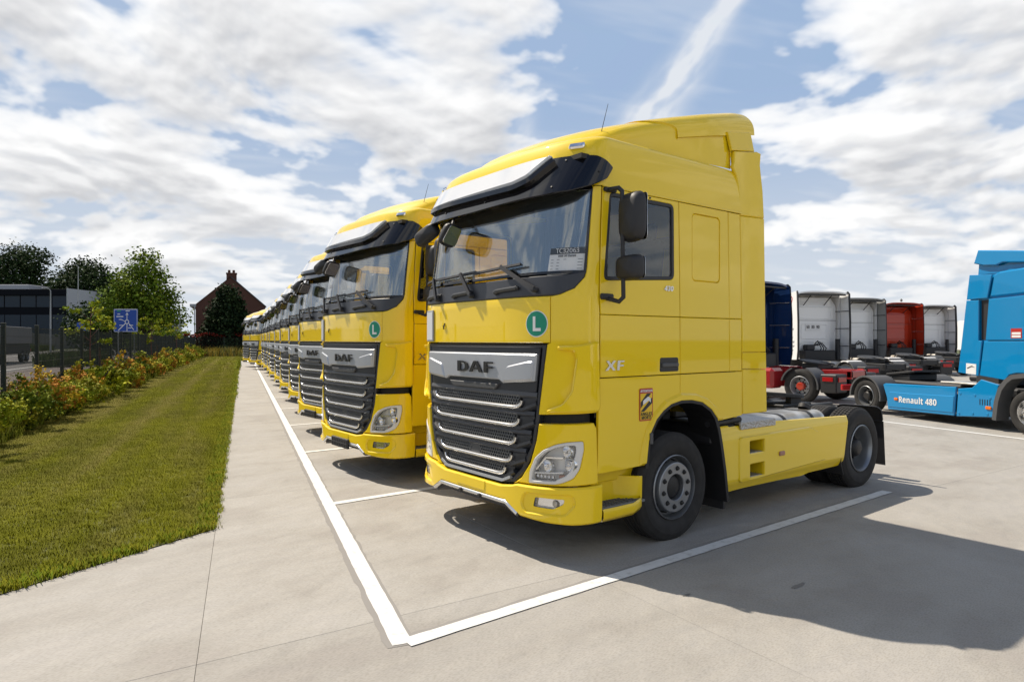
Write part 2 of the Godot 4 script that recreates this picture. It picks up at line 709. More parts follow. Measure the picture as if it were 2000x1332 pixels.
func make_cab(t: Node3D) -> void:
	var S : Callable = cab_s
	var yel: Material = M["yellow_paint"]
	var g: Geo
	# ---- front
	var hs := sz(0.985)
	g = Geo.new()
	g.panel(P2([-hs, 1.825, hs, 1.825, hs, 2.214, -hs, 2.214]), [], S, 0.08, 0.03, 0.006)
	part(t, "front_panel", g, yel)
	for sg in [1.0, -1.0]:
		g = Geo.new()
		g.panel(side_of(P2([hs + 0.005, 2.212, hs + 0.005, 1.825, sz(0.962), 1.812, sz(0.885), 1.225, sx(0.12), 1.235, sx(0.388), 1.25, sx(0.412), 1.53, sxy(0.424, 2.06), 2.06, sxy(0.452, 3.13), 3.13, sxy(0.385, 3.13), 3.13, sxy(0.375, 3.0), 3.0, sxy(0.312, 2.44), 2.44, sxy(0.295, 2.37), 2.37, sz(1.15), 2.275, sz(1.06), 2.225]), sg), [], S, 0.045, 0.035, 0.005)
		var cp := part(t, "corner_panel", g, yel)
		g = Geo.new()
		g.panel(rounded(side_of(P2([sx(0.13), 1.80, sx(0.24), 1.805, sx(0.392), 1.84, sx(0.402), 1.3, sx(0.388), 1.262, sx(0.085), 1.252, sx(0.09), 1.275, sx(0.15), 1.325, sx(0.195), 1.43, sx(0.222), 1.70, sx(0.205), 1.762, sx(0.13), 1.772]), sg), 0.02), [], S, 0.04, 0.05, 0.012, 0.038)
		part(cp, "air_fin", g, yel)
	# ---- grille: dark recess, frame, five slatted bars with bright strips and honeycomb
	var gt := P2([-sz(0.958), 1.815, sz(0.958), 1.815, sz(0.878), 1.2, sz(0.84), 0.95, sz(0.72), 0.72, sz(0.60), 0.61, sz(0.45), 0.588, -sz(0.45), 0.588, -sz(0.60), 0.61, -sz(0.72), 0.72, -sz(0.84), 0.95, -sz(0.878), 1.2])
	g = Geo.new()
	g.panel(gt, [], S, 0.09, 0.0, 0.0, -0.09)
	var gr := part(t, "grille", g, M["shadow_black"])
	g = Geo.new()
	var gi := P2([-sz(0.905), 1.78, sz(0.905), 1.78, sz(0.84), 1.2, sz(0.80), 0.97, sz(0.68), 0.75, sz(0.57), 0.655, sz(0.45), 0.63, -sz(0.45), 0.63, -sz(0.57), 0.655, -sz(0.68), 0.75, -sz(0.80), 0.97, -sz(0.84), 1.2])
	g.panel(gt, [gi], S, 0.08, 0.09, 0.012, -0.012)
	part(gr, "grille_frame", g, M["cowl_plastic"])
	# dark apron behind the emblem panel
	g = Geo.new()
	g.panel(P2([-sz(0.89), 1.79, sz(0.89), 1.79, sz(0.84), 1.40, sz(0.70), 1.385, -sz(0.70), 1.385, -sz(0.84), 1.40]), [], S, 0.09, 0.05, 0.01, -0.02)
	part(gr, "apron", g, M["cowl_plastic"])
	g = Geo.new()
	g.panel(rounded(P2([-sz(0.40), 1.462, sz(0.40), 1.462, sz(0.34), 1.41, -sz(0.34), 1.41]), 0.02), [], S, 0.09, 0.03, 0.008, 0.008)
	part(gr, "apron_lip", g, M["grey_plastic"])
	# emblem panel with two raised cheeks
	g = Geo.new()
	g.panel(rounded(P2([-sz(0.875), 1.732, sz(0.875), 1.732, sz(0.85), 1.50, sz(0.46), 1.472, sz(0.41), 1.498, -sz(0.41), 1.498, -sz(0.46), 1.472, -sz(0.85), 1.50]), 0.012), [], S, 0.07, 0.04, 0.012, 0.015)
	var em := part(gr, "emblem_panel", g, M["silver_paint"])
	for sg in [1.0, -1.0]:
		g = Geo.new()
		g.panel(rounded(side_of(P2([sz(0.80), 1.672, sz(0.845), 1.668, sz(0.835), 1.51, sz(0.47), 1.484, sz(0.525), 1.62]), sg), 0.03), [], S, 0.07, 0.02, 0.012, 0.028)
		part(em, "cheek", g, M["silver_paint"])
	var tx := cab_s(Vector2(0.045, 1.60)).x
	lettering(em, "emblem_letters", "DAF", 0.138, Vector3(tx - 0.028, 1.602, 0.06), Vector3(0, 0, 1), Vector3.UP, M["emblem_dark"], 0.012, true, 2.35)
	var rows := [[0.70, 1.268], [0.665, 1.108], [0.625, 0.945], [0.575, 0.785], [0.49, 0.668]]
	for r in rows.size():
		var hw: float = rows[r][0]
		var y: float = rows[r][1]
		var wide: float = [0.86, 0.835, 0.80, 0.74, 0.60][r]
		# dark louvre above and around the opening
		g = Geo.new()
		var lp := lift_path(P2([-sz(wide), y + 0.045, -sz(hw), y - 0.012, sz(hw), y - 0.012, sz(wide), y + 0.045]), -0.02, 0.08)
		g.sweep(lp[0], lp[1], [Vector2(0.02, 0.012), Vector2(0.022, -0.012), Vector2(-0.05, -0.062), Vector2(-0.07, -0.05), Vector2(-0.07, 0.012)], false)
		var bar := part(gr, "grille_bar", g, M["cowl_plastic"])
		g = Geo.new()
		lp = lift_path(P2([-sz(wide), y + 0.105, -sz(hw * 0.9), y + 0.108, sz(hw * 0.9), y + 0.108, sz(wide), y + 0.105]), -0.03, 0.08)
		g.sweep(lp[0], lp[1], [Vector2(0.02, 0.0), Vector2(0.012, 0.03), Vector2(-0.05, 0.042), Vector2(-0.06, -0.02), Vector2(0.0, -0.022)], false)
		part(bar, "louvre", g, M["grey_plastic"] if r == 0 else M["cowl_plastic"])
		for sg in [1.0, -1.0]:
			g = Geo.new()
			g.panel(side_of(P2([sz(hw) - 0.01, y + 0.085, sz(wide), y + 0.10, sz(wide) - 0.03, y + 0.015, sz(hw) - 0.02, y + 0.0]), sg), [], S, 0.08, 0.03, 0.006, -0.022)
			part(bar, "bar_end", g, M["cowl_plastic"])
		g = Geo.new()
		lp = lift_path(smile(hw, y + 0.002, 0.062), 0.0, 0.05)
		g.sweep(lp[0], lp[1], scaled(OVAL, 0.6, 1.6))
		part(bar, "bright_strip", g, M["bright_silver"])
		# honeycomb
		g = Geo.new()
		var cw := 0.033
		var ch := 0.0285
		var a0 := sz(hw) - 0.04
		for j in 3:
			var yy := y + 0.02 + ch * j
			var k := 0
			var s := -a0 + (cw / 2 if j % 2 else 0.0)
			while s < a0:
				if not (r == 3 and absf(s - 0.02) < 0.07):
					for q in [[Vector2(s, yy), Vector2(s, yy + 0.016)], [Vector2(s, yy + 0.016), Vector2(s + cw / 2, yy + ch)], [Vector2(s, yy + 0.016), Vector2(s - cw / 2, yy + ch)]]:
						var d: Vector2 = (q[1] - q[0]).normalized() * 0.0032
						var w := Vector2(-d.y, d.x)
						var cs := []
						for c in [q[0] - w - d, q[0] + w - d, q[1] + w + d, q[1] - w + d]:
							cs.append(cab_s(c) + Vector3(0.016, 0, 0))
						g.quad(cs[0], cs[1], cs[2], cs[3], Vector3.LEFT)
						g.quad(cs[0], cs[3], cs[3] + Vector3(0.015, 0, 0), cs[0] + Vector3(0.015, 0, 0), Vector3(0, 0, -1))
				s += cw
				k += 1
		part(bar, "honeycomb", g, M["mesh_grey"]).set_meta("kind", "stuff")
	g = Geo.new()
	var lp2 := lift_path(P2([-sz(0.56), 0.66, -sz(0.45), 0.615, sz(0.45), 0.615, sz(0.56), 0.66]), -0.005, 0.06)
	g.sweep(lp2[0], lp2[1], [Vector2(0.012, 0.012), Vector2(0.014, -0.012), Vector2(-0.02, -0.016), Vector2(-0.02, 0.014)], false)
	part(gr, "lower_trim", g, M["silver_paint"])
	g = Geo.new()
	g.panel(P2([-sz(0.10), 0.91, sz(0.09), 0.91, sz(0.09), 0.80, -sz(0.10), 0.80]), [], S, 0.2, 0.03, 0.006, -0.02)
	part(gr, "radar_cover", g, M["grey_plastic"])
	# ---- headlamp panels
	for sg in [1.0, -1.0]:
		make_lamp(t, sg)
	# ---- bumper
	g = Geo.new()
	var be := sx(0.432)
	var bump := P2([0, 0.578, sz(0.45), 0.578, sz(0.60), 0.6, sz(0.66), 0.618, sz(0.95), 0.628, sx(0.2), 0.64, be, 0.655, be, 0.42, be - 0.01, 0.347, sx(0.2), 0.335, sz(0.95), 0.338, sz(0.70), 0.352, sz(0.655), 0.375, sz(0.52), 0.452, 0, 0.452])
	var bm := PackedVector2Array(bump)
	for k in range(bump.size() - 2, 0, -1):
		bm.append(Vector2(-bump[k].x, bump[k].y))
	var fog := rounded(P2([sz(0.76), 0.405, sz(0.72), 0.47, sz(0.76), 0.555, sx(0.20), 0.575, sx(0.21), 0.50, sx(0.16), 0.415]), 0.03)
	g.panel(bm, [fog, mirrored(fog)], S, 0.05, 0.05, 0.014, 0.03)
	var bp := part(t, "bumper", g, yel)
	for sg in [1.0, -1.0]:
		g = Geo.new()
		var lens := rounded(side_of(P2([sz(0.84), 0.455, sz(0.86), 0.535, sx(0.16), 0.54, sx(0.155), 0.50, sx(0.11), 0.455]), sg), 0.014)
		g.panel(side_of(Geo.new().inset(fog, -0.004), sg), [lens], S, 0.05, 0.0, 0.0, 0.012)
		var fp := part(bp, "fog_lamp_surround", g, yel)
		g = Geo.new()
		g.panel(lens, [], S, 0.03, 0.0, 0.0, -0.02)
		part(fp, "fog_reflector", g, M["reflector"])
		g = Geo.new()
		g.panel(lens, [], S, 0.03, 0.03, 0.004, 0.008)
		part(fp, "fog_lens", g, M["clear_lens"])
		g = Geo.new()
		var fc := cab_s(Vector2(sg * sz(1.02), 0.495))
		g.lathe([Vector2(0.0, 0.006), Vector2(0.026, 0.004), Vector2(0.03, 0.0), Vector2(0.03, -0.03)], Transform3D(Basis(Vector3(0, 1, 0), Vector3(-1, 0, 0), Vector3(0, 0, 1)), fc + Vector3(0.012, 0, 0)), 14)
		part(fp, "fog_projector", g, M["aluminium"])
	g = Geo.new()
	var lp3 := lift_path(P2([-sz(0.67), 0.362, -sz(0.52), 0.438, sz(0.52), 0.438, sz(0.67), 0.362]), 0.022, 0.06)
	g.sweep(lp3[0], lp3[1], scaled(OVAL, 1.4, 1.9))
	part(bp, "bright_lip", g, M["bright_silver"])
	g = Geo.new()
	lp3 = lift_path(P2([-sz(0.66), 0.345, -sz(0.50), 0.405, sz(0.50), 0.405, sz(0.66), 0.345]), -0.01, 0.1)
	g.sweep(lp3[0], lp3[1], [Vector2(0.01, 0.03), Vector2(0.01, -0.02), Vector2(-0.25, -0.035), Vector2(-0.25, 0.1)], false)
	part(bp, "under_lip", g, M["black_plastic"])
	for zz in [-0.14, 0.16]:
		g = Geo.new()
		var c := cab_s(Vector2(sz(zz), 0.435))
		g.lathe([Vector2(0, 0.012), Vector2(0.016, 0.012), Vector2(0.02, 0.004), Vector2(0.02, -0.03)], Transform3D(Basis(Vector3(0, 1, 0), Vector3(-1, 0, 0), Vector3(0, 0, 1)), c + Vector3(-0.045, -0.004, 0)), 12)
		part(bp, "tow_cover", g, M["black_plastic"])
	g = Geo.new()
	g.panel(rounded(P2([-sz(0.236), 0.572, sz(0.236), 0.572, sz(0.225), 0.485, -sz(0.225), 0.485]), 0.012), [], S, 0.06, 0.012, 0.004, 0.036)
	part(bp, "plate_panel", g, yel)
	# ---- cowl, windscreen
	g = Geo.new()
	var c1 := sxy(0.305, 2.38)
	g.panel(P2([-sxy(0.29, 2.36), 2.36, -sz(1.15), 2.268, -sz(1.04), 2.218, 0, 2.21, sz(1.04), 2.218, sz(1.15), 2.268, sxy(0.29, 2.36), 2.36, c1, 2.42, sz(1.08), 2.392, 0, 2.385, -sz(1.08), 2.392, -c1, 2.42]), [], S, 0.06, 0.04, 0.012, 0.006)
	var cw2 := part(t, "windscreen_cowl", g, M["cowl_plastic"])
	for zz in [-0.74, -0.18, 0.50]:
		g = Geo.new()
		var l := lift_path(rounded(P2([sz(zz) - 0.15, 2.262, sz(zz) - 0.12, 2.282, sz(zz) + 0.15, 2.296]), 0.01), 0.02, 0.05)
		g.sweep(l[0], l[1], [Vector2(0.022, 0.008), Vector2(0.026, -0.004), Vector2(0.016, -0.016), Vector2(-0.014, -0.018), Vector2(-0.014, 0.018)], true)
		part(cw2, "grab_step", g, M["grey_plastic"])
	# glass opening: between the posts
	var wr := []
	for k in 9:
		var y := 2.40 + 0.72 * k / 8.0
		wr.append(sxy(lerpf(0.308, 0.38, (y - 2.44) / 0.6), y))
	var wp := PackedVector2Array()
	for k in 9:
		wp.append(Vector2(wr[k], 2.40 + 0.72 * k / 8.0))
	for k in range(8, -1, -1):
		wp.append(Vector2(-wr[k], 2.40 + 0.72 * k / 8.0))
	g = Geo.new()
	g.panel(wp, [], S, 0.07, 0.0, 0.0, -0.004)
	var ws := part(t, "windscreen", g, M["windscreen_glass"])
	g = Geo.new()
	g.panel(wp, [], S, 0.07, 0.0, 0.0, -0.024)
	part(ws, "heat_coating", g, M["coated_glass"])
	g = Geo.new()
	var wi := Geo.new().inset(wp, 0.022)
	g.panel(wp, [wi], S, 0.07, 0.02, 0.0, 0.001)
	part(t, "windscreen_seal", g, M["gloss_black"])
	# wipers
	for w in [[-0.62, 2.255, -1.14, 2.440, -0.52, 2.462], [0.0, 2.262, -0.66, 2.450, 0.02, 2.478], [0.86, 2.27, -0.02, 2.462, 0.66, 2.495]]:
		g = Geo.new()
		var mid := Vector2((sz(w[2]) + sz(w[4])) / 2, (w[3] + w[5]) / 2) + Vector2(0.10, 0.012)
		var l := lift_path(PackedVector2Array([Vector2(sz(w[0]), w[1]), mid]), 0.05, 0.03)
		g.sweep(l[0], l[1], [Vector2(0.010, 0.017), Vector2(0.010, -0.017), Vector2(-0.010, -0.019), Vector2(-0.010, 0.019)], false)
		var pv := cab_s(Vector2(sz(w[0]), w[1]))
		g.lathe([Vector2(0, 0.06), Vector2(0.016, 0.06), Vector2(0.022, 0.045), Vector2(0.022, 0.0)], Transform3D(Basis(Vector3(0, 1, 0), Vector3(-1, 0, 0), Vector3(0, 0, 1)), pv), 12)
		var wa := part(t, "wiper", g, M["black_plastic"])
		g = Geo.new()
		l = lift_path(PackedVector2Array([Vector2(sz(w[2]), w[3]), Vector2(sz(w[4]), w[5])]), 0.022, 0.06)
		g.sweep(l[0], l[1], [Vector2(0.014, 0.013), Vector2(0.016, -0.007), Vector2(-0.016, -0.004), Vector2(-0.016, 0.004)], false)
		part(wa, "wiper_blade", g, M["black_plastic"])
	# ---- sun visor: dark shell with a white light box
	var VS := func(p: Vector2) -> Vector3:
		var b := cab_s(Vector2(p.x, 3.2))
		var fwd := 0.20 * clampf((3.42 - p.y) / 0.36, -0.2, 1.1) + 0.02
		var k := 1.0 - smoothstep(0.12, 0.5, b.x - 0.15)
		return Vector3(b.x + 0.06 - fwd * (0.25 + 0.75 * k), p.y, b.z * (1.0 + 0.025 * (1.0 - k)) + 0.012 * signf(p.x))
	var vt := sx(0.47)
	var vhalf := P2([0, 3.41, sz(0.8), 3.412, sz(1.1), 3.40, sx(0.26), 3.385, sx(0.36), 3.345, vt, 3.29, sx(0.42), 3.19, sx(0.3), 3.125, sz(1.12), 3.075, sz(0.9), 3.055, 0, 3.045])
	var vp := PackedVector2Array(vhalf)
	for k in range(vhalf.size() - 2, 0, -1):
		vp.append(Vector2(-vhalf[k].x, vhalf[k].y))
	g = Geo.new()
	g.panel(rounded(vp, 0.02), [], VS, 0.05, 0.012, 0.005, 0.0)
	var vi := part(t, "sun_visor", g, M["gloss_black"])
	g = Geo.new()
	g.panel(rounded(P2([-sz(0.92), 3.405, sz(0.86), 3.405, sz(0.66), 3.235, sz(0.50), 3.20, -sz(0.92), 3.20]), 0.03), [], VS, 0.06, 0.05, 0.016, 0.05)
	part(vi, "light_box", g, M["visor_white"])
	g = Geo.new()
	var vg := []
	var vo := []
	var vl := rounded(P2([-sz(0.94), 3.20, sz(0.54), 3.172, sz(0.72), 3.21, sz(0.92), 3.40]), 0.06)
	var open := [Vector2(-sz(0.95), 3.205)]
	for k in range(5, 15):
		open.append(vl[k])
	open.append(Vector2(sz(0.93), 3.40))
	for k in open.size() - 1:
		var cuts := maxi(1, ceili(open[k].distance_to(open[k + 1]) / 0.06))
		for j in cuts:
			var q: Vector2 = open[k].lerp(open[k + 1], float(j) / cuts)
			vg.append(VS.call(q) + Vector3(-0.02, 0.0, 0))
			vo.append(Vector3(-1, 0.2, 0))
	var vg2 := [vg[0]]
	var vo2 := [vo[0]]
	for k in range(1, vg.size()):
		if vg[k].distance_to(vg2[-1]) > 0.004:
			vg2.append(vg[k])
			vo2.append(vo[k])
	g.sweep(vg2, vo2, [Vector2(0.034, 0.022), Vector2(0.03, -0.022), Vector2(-0.03, -0.045), Vector2(-0.03, 0.022)], false)
	part(vi, "visor_rib", g, M["gloss_black"])
	for q in [[-1.08, 3.33], [-1.12, 3.17], [-0.55, 3.125], [0.12, 3.12], [0.98, 3.36], [0.96, 3.12], [1.22, 3.24]]:
		g = Geo.new()
		var c: Vector3 = VS.call(Vector2(sz(q[0]), q[1]))
		var nn: Vector3 = Geo.new().normal_of(VS, Vector2(sz(q[0]), q[1]))
		g.tube([c - nn * 0.004, c + nn * 0.008], [0.012, 0.008], 8)
		part(vi, "visor_screw", g, M["black_plastic"])
	# ---- roof
	g = Geo.new()
	g.loft([roof_ring(3.135, 0), roof_ring(3.22, 0), roof_ring(3.3, 0), roof_ring(3.38, 0), roof_ring(3.45, 0.0), roof_ring(3.52, 0.002), roof_ring(3.545, 0.008), roof_ring(3.565, 0.022), roof_ring(3.58, 0.05), roof_ring(3.59, 0.1), roof_ring(3.60, 0.2), roof_ring(3.61, 0.6), roof_ring(3.615, 0.97)])
	part(t, "roof", g, yel)
	for sg in [1.0, -1.0]:
		g = Geo.new()
		g.tube([cab_s(Vector2(sg * sxy(0.46, 3.132), 3.132)) + Vector3(0, 0, sg * 0.004), Vector3(2.44, 3.132, sg * 1.244)], 0.008, 6)
		part(t, "roof_gutter", g, yel)
	# marker lamps and studs on the roof edge
	for sg in [1.0, -1.0]:
		g = Geo.new()
		var ms := sz(1.06)
		g.panel(side_of(round_rect(ms - 0.075, 3.452, ms + 0.075, 3.505, 0.022), sg), [], S, 0.03, 0.03, 0.012, 0.028)
		part(t, "marker_lamp", g, M["chrome"])
	# deflector on the roof
	g = Geo.new()
	var rings := []
	for x in [0.26, 0.30, 0.34, 0.40, 0.48, 0.6, 0.75, 0.95, 1.15, 1.4, 1.7, 2.0, 2.34]:
		var ring := PackedVector3Array()
		for k in range(-36, 37):
			ring.append(deflector_at(x, k / 36.0))
		rings.append(ring)
	g.loft(rings, false, false)
	part(t, "roof_deflector", g, yel)
	# adjustable flap at its rear: a shell over the deflector with a curved front edge
	g = Geo.new()
	rings = []
	for i in 15:
		var f := i / 14.0
		var ring := PackedVector3Array()
		for k in range(-30, 31):
			var u := k / 30.0
			var sag := smoothstep(0.35, 0.95, absf(u))
			var x := lerpf(1.22 + 0.34 * sag, 2.655 + 0.09 * sag, f)
			var edge := lerpf(3.76, 3.985, f)
			# stop where the deflector's flank reaches the lower edge
			var lo := 0.0
			var hi := 1.0
			for j in 18:
				var mid := (lo + hi) / 2
				if deflector_at(x, mid).y > edge:
					lo = mid
				else:
					hi = mid
			var p := deflector_at(x, lo * signf(u) * pow(absf(u), 0.8))
			var up := lerpf(0.010, 0.032, f) - 0.10 * maxf(0.0, f - 0.93)
			ring.append(Vector3(x, p.y + up * (1.0 - 0.8 * sag), p.z * 1.013))
		rings.append(ring)
	g.loft(rings, false, false)
	for e in [0, 14]:
		var lip := PackedVector3Array()
		for p in rings[e]:
			lip.append(p + Vector3(0.012 if e == 0 else 0.02, -0.022 if absf(p.z) < 1.15 else -0.004, -0.012 * signf(p.z)))
		g.loft([rings[e], lip], false, e == 0)
	part(t, "deflector_flap", g, yel)
	g = Geo.new()
	g.tube([Vector3(0.72, 3.60, 0.93), Vector3(0.80, 3.96, 0.97)], [0.004, 0.0022], 5)
	g.tube([Vector3(0.71, 3.56, 0.93), Vector3(0.725, 3.63, 0.932)], [0.012, 0.006], 8)
	part(t, "antenna", g, M["black_plastic"])
	# ---- sides
	for sg in [1.0, -1.0]:
		make_side(t, sg)
	# back wall, floor, bulkhead
	g = Geo.new()
	g.bx(2.40, 2.445, 1.06, 3.58, -1.2, 1.2, 0.01)
	part(t, "back_wall", g, yel)
	make_inside(t)

func make_lamp(t: Node3D, sg: float) -> void:
	var S : Callable = cab_s
	var bz := rounded(P2([sz(0.785), 0.642, sz(0.797), 0.74, sz(0.85), 0.86, sz(0.93), 0.935, sz(1.03), 0.985, sx(0.17), 1.008, sx(0.272), 1.02, sx(0.276), 0.95, sx(0.245), 0.79, sx(0.205), 0.715, sx(0.15), 0.675, sz(1.03), 0.657]), 0.02)
	var lens := rounded(P2([sz(0.822), 0.672, sz(0.832), 0.74, sz(0.88), 0.85, sz(0.95), 0.915, sz(1.04), 0.962, sx(0.165), 0.982, sx(0.222), 0.985, sx(0.222), 0.93, sx(0.195), 0.79, sx(0.165), 0.735, sx(0.125), 0.70, sz(1.03), 0.685]), 0.02)
	var g := Geo.new()
	g.panel(side_of(P2([sz(0.60), 0.607, sz(0.655), 0.628, sz(0.95), 0.638, sx(0.2), 0.65, sx(0.405), 0.665, sx(0.388), 1.118, sx(0.36), 1.165, sz(0.888), 1.148, sz(0.865), 1.0, sz(0.80), 0.81, sz(0.70), 0.675]), sg), [side_of(bz, sg)], S, 0.045, 0.09, 0.008, 0.004)
	var hp := part(t, "lamp_panel", g, M["yellow_paint"])
	g = Geo.new()
	g.panel(side_of(bz, sg), [side_of(lens, sg)], S, 0.04, 0.05, 0.006, 0.010)
	var hl := part(t, "headlamp", g, M["lamp_bezel"])
	g = Geo.new()
	g.panel(side_of(lens, sg), [], S, 0.04, 0.0, 0.0, -0.075)
	part(hl, "lamp_bucket", g, M["lamp_bezel"])
	g = Geo.new()
	g.panel(side_of(lens, sg), [], S, 0.04, 0.02, 0.004, 0.012)
	part(hl, "lamp_lens", g, M["clear_lens"])
	var turn := Basis(Vector3(0, 1, 0), Vector3(-1, 0, 0), Vector3(0, 0, 1))
	for q in [[1.10, 0.93, 0.05], [1.12, 0.825, 0.058], [0.95, 0.80, 0.05]]:
		g = Geo.new()
		var c := cab_s(Vector2(sg * sz(q[0]), q[1])) + Vector3(0.045, 0, 0)
		var R: float = q[2]
		g.lathe([Vector2(0.0, -R * 0.7), Vector2(R * 0.5, -R * 0.55), Vector2(R * 0.85, -R * 0.1), Vector2(R, R * 0.4), Vector2(R * 1.06, R * 0.4), Vector2(R * 1.06, -R * 0.2)], Transform3D(turn, c), 22)
		g.lathe([Vector2(0, R * 0.16), Vector2(R * 0.22, R * 0.12), Vector2(R * 0.3, R * 0.0), Vector2(R * 0.3, -R * 0.6)], Transform3D(turn, c), 12)
		part(hl, "reflector_bowl", g, M["reflector"])
	g = Geo.new()
	var l := lift_path(side_of(P2([sz(0.86), 0.765, sz(0.95), 0.872, sx(0.15), 0.878]), sg), -0.015, 0.03)
	g.sweep(l[0], l[1], [Vector2(0.012, 0.006), Vector2(0.012, -0.006), Vector2(-0.05, -0.008), Vector2(-0.05, 0.008)], false)
	part(hl, "light_blade", g, M["reflector"])
	g = Geo.new()
	l = lift_path(side_of(P2([sz(0.84), 0.735, sz(1.0), 0.748, sx(0.15), 0.755]), sg), -0.02, 0.03)
	g.sweep(l[0], l[1], [Vector2(0.012, 0.004), Vector2(0.012, -0.006), Vector2(-0.05, -0.008), Vector2(-0.05, 0.006)], false)
	part(hl, "light_shelf", g, M["lamp_bezel"])
	for k in 5:
		g = Geo.new()
		var c := cab_s(Vector2(sg * (sz(0.86) + 0.036 * k), 0.71)) + Vector3(0.03, 0, 0)
		g.lathe([Vector2(0, -0.006), Vector2(0.012, -0.003), Vector2(0.015, 0.01)], Transform3D(turn, c), 10)
		part(hl, "daylight_diode", g, M["reflector"])
	g = Geo.new()
	g.bx(-0.02, 0.02, -0.016, 0.016, -0.04, 0.04, 0.006)
	var o := part(hl, "turn_bulb", g, M["dull_lens"])
	o.position = cab_s(Vector2(sg * sz(1.06), 0.715)) + Vector3(0.045, 0, 0)

func make_side(t: Node3D, sg: float) -> void:
	var S : Callable = cab_s
	var yel: Material = M["yellow_paint"]
	var g := Geo.new()
	# door: lower and upper skin with a crease between, round the window
	var win := rounded(P2([sxy(0.468, 2.35), 2.345, sx(1.378), 2.398, sx(1.375), 3.088, sxy(0.54, 3.09), 3.09]), 0.06)
	g.panel(side_of(P2([sx(0.428), 1.537, sx(1.466), 1.537, sx(1.463), 2.058, sxy(0.434, 2.058), 2.058]), sg), [], S, 0.07, 0.03, 0.004)
	g.panel(side_of(P2([sxy(0.434, 2.063), 2.063, sx(1.463), 2.063, sx(1.443), 3.122, sxy(0.462, 3.122), 3.122]), sg), [side_of(win, sg)], S, 0.07, 0.03, 0.004, 0.002)
	var door := part(t, "door", g, yel)
	var inner := Geo.new().inset(win, 0.032)
	g = Geo.new()
	g.panel(side_of(win, sg), [side_of(inner, sg)], S, 0.07, 0.03, 0.004, 0.004)
	part(door, "window_seal", g, M["black_plastic"])
	g = Geo.new()
	g.panel(side_of(inner, sg), [], S, 0.1, 0.0, 0.0, -0.008)
	var wg := part(door, "window_glass", g, M["tinted_glass"])
	g = Geo.new()
	g.panel(side_of(inner, sg), [], S, 0.1, 0.0, 0.0, -0.013)
	part(wg, "heat_coating", g, M["side_coating"])
	g = Geo.new()
	g.panel(side_of(rounded(P2([sx(1.18), 1.562, sx(1.445), 1.562, sx(1.44), 1.69, sx(1.185), 1.69]), 0.02), sg), [], S, 0.1, 0.02, 0.006, 0.006)
	var hd := part(door, "handle", g, M["black_plastic"])
	g = Geo.new()
	g.panel(side_of(rounded(P2([sx(1.20), 1.605, sx(1.43), 1.605, sx(1.43), 1.64, sx(1.20), 1.64]), 0.01), sg), [], S, 0.1, 0.02, 0.006, 0.022)
	part(hd, "handle_grip", g, M["grey_plastic"])
	for k in 2:
		g = Geo.new()
		var c := cab_s(Vector2(sg * sx(0.985 + 0.06 * k), 3.105))
		g.tube([c, c + Vector3(0, 0, sg * 0.008)], 0.009, 8)
		part(door, "door_plug", g, M["black_plastic"])
	# wing below the door with the wheel arch
	var ar := [1.0, 0.748, 1.03, 0.95, 1.06, 1.03, 1.13, 1.13, 1.22, 1.20, 1.33, 1.252, 1.468, 1.275]
	var wing := [sx(0.398), 0.748, sx(0.42), 0.74]
	for k in range(0, ar.size(), 2):
		wing.append_array([sx(ar[k]), ar[k + 1]])
	wing.append_array([sx(1.468), 1.529, sx(0.418), 1.529])
	g = Geo.new()
	g.panel(side_of(P2(wing), sg), [], S, 0.05, 0.03, 0.004)
	part(t, "wing_panel", g, yel)
	g = Geo.new()
	g.panel(side_of(P2([sx(1.473), 1.275, sx(1.62), 1.272, sx(1.78), 1.24, sx(1.92), 1.165, sx(2.0), 1.09, sx(2.03), 1.055, sx(2.46), 1.085, sx(2.46), 1.529, sx(1.473), 1.529]), sg), [], S, 0.05, 0.03, 0.004)
	part(t, "wing_panel", g, yel)
	# raised flare round the arch and the black edge inside it
	g = Geo.new()
	g.panel(side_of(P2([sx(0.905), 0.75, sx(1.0), 0.75, sx(1.03), 0.95, sx(1.06), 1.03, sx(1.13), 1.13, sx(1.22), 1.20, sx(1.33), 1.252, sx(1.47), 1.276, sx(1.62), 1.273, sx(1.78), 1.242, sx(1.92), 1.167, sx(2.03), 1.06, sx(2.14), 1.068, sx(2.02), 1.20, sx(1.88), 1.29, sx(1.70), 1.345, sx(1.47), 1.36, sx(1.25), 1.305, sx(1.10), 1.20, sx(1.0), 1.07, sx(0.94), 0.92]), sg), [], S, 0.06, 0.022, 0.02, 0.022)
	part(t, "wheel_flare", g, yel)
	g = Geo.new()
	var edge := []
	var eo := []
	for q in [[1.0, 0.72], [1.03, 0.95], [1.06, 1.03], [1.13, 1.13], [1.22, 1.20], [1.33, 1.252], [1.47, 1.276], [1.62, 1.273], [1.78, 1.242], [1.92, 1.167], [1.99, 1.09], [2.045, 0.97], [2.09, 0.8], [2.145, 0.55], [2.19, 0.25]]:
		edge.append(Vector3(q[0], q[1], sg * 1.235))
		eo.append(Vector3(0, 0, sg))
	g.sweep(edge, eo, [Vector2(0.022, -0.012 * sg), Vector2(0.022, 0.028 * sg), Vector2(-0.32, 0.04 * sg), Vector2(-0.32, 0.0)], false)
	part(t, "wheel_arch", g, M["arch_black"])
	g = Geo.new()
	g.bx(1.02, 1.06, 0.93, 1.03, sg * 1.255, sg * 1.275, 0.006)
	part(t, "side_marker", g, M["grey_plastic"])
	# dirt flap behind the front wheel
	g = Geo.new()
	g.bx(2.20, 2.225, 0.16, 0.75, sg * 0.82, sg * 1.20, 0.004)
	part(t, "dirt_flap", g, M["black_plastic"])
	# rear side panels, a pressed field in the upper one
	var fld := round_rect(sx(1.645), 2.405, sx(2.085), 3.045, 0.05)
	g = Geo.new()
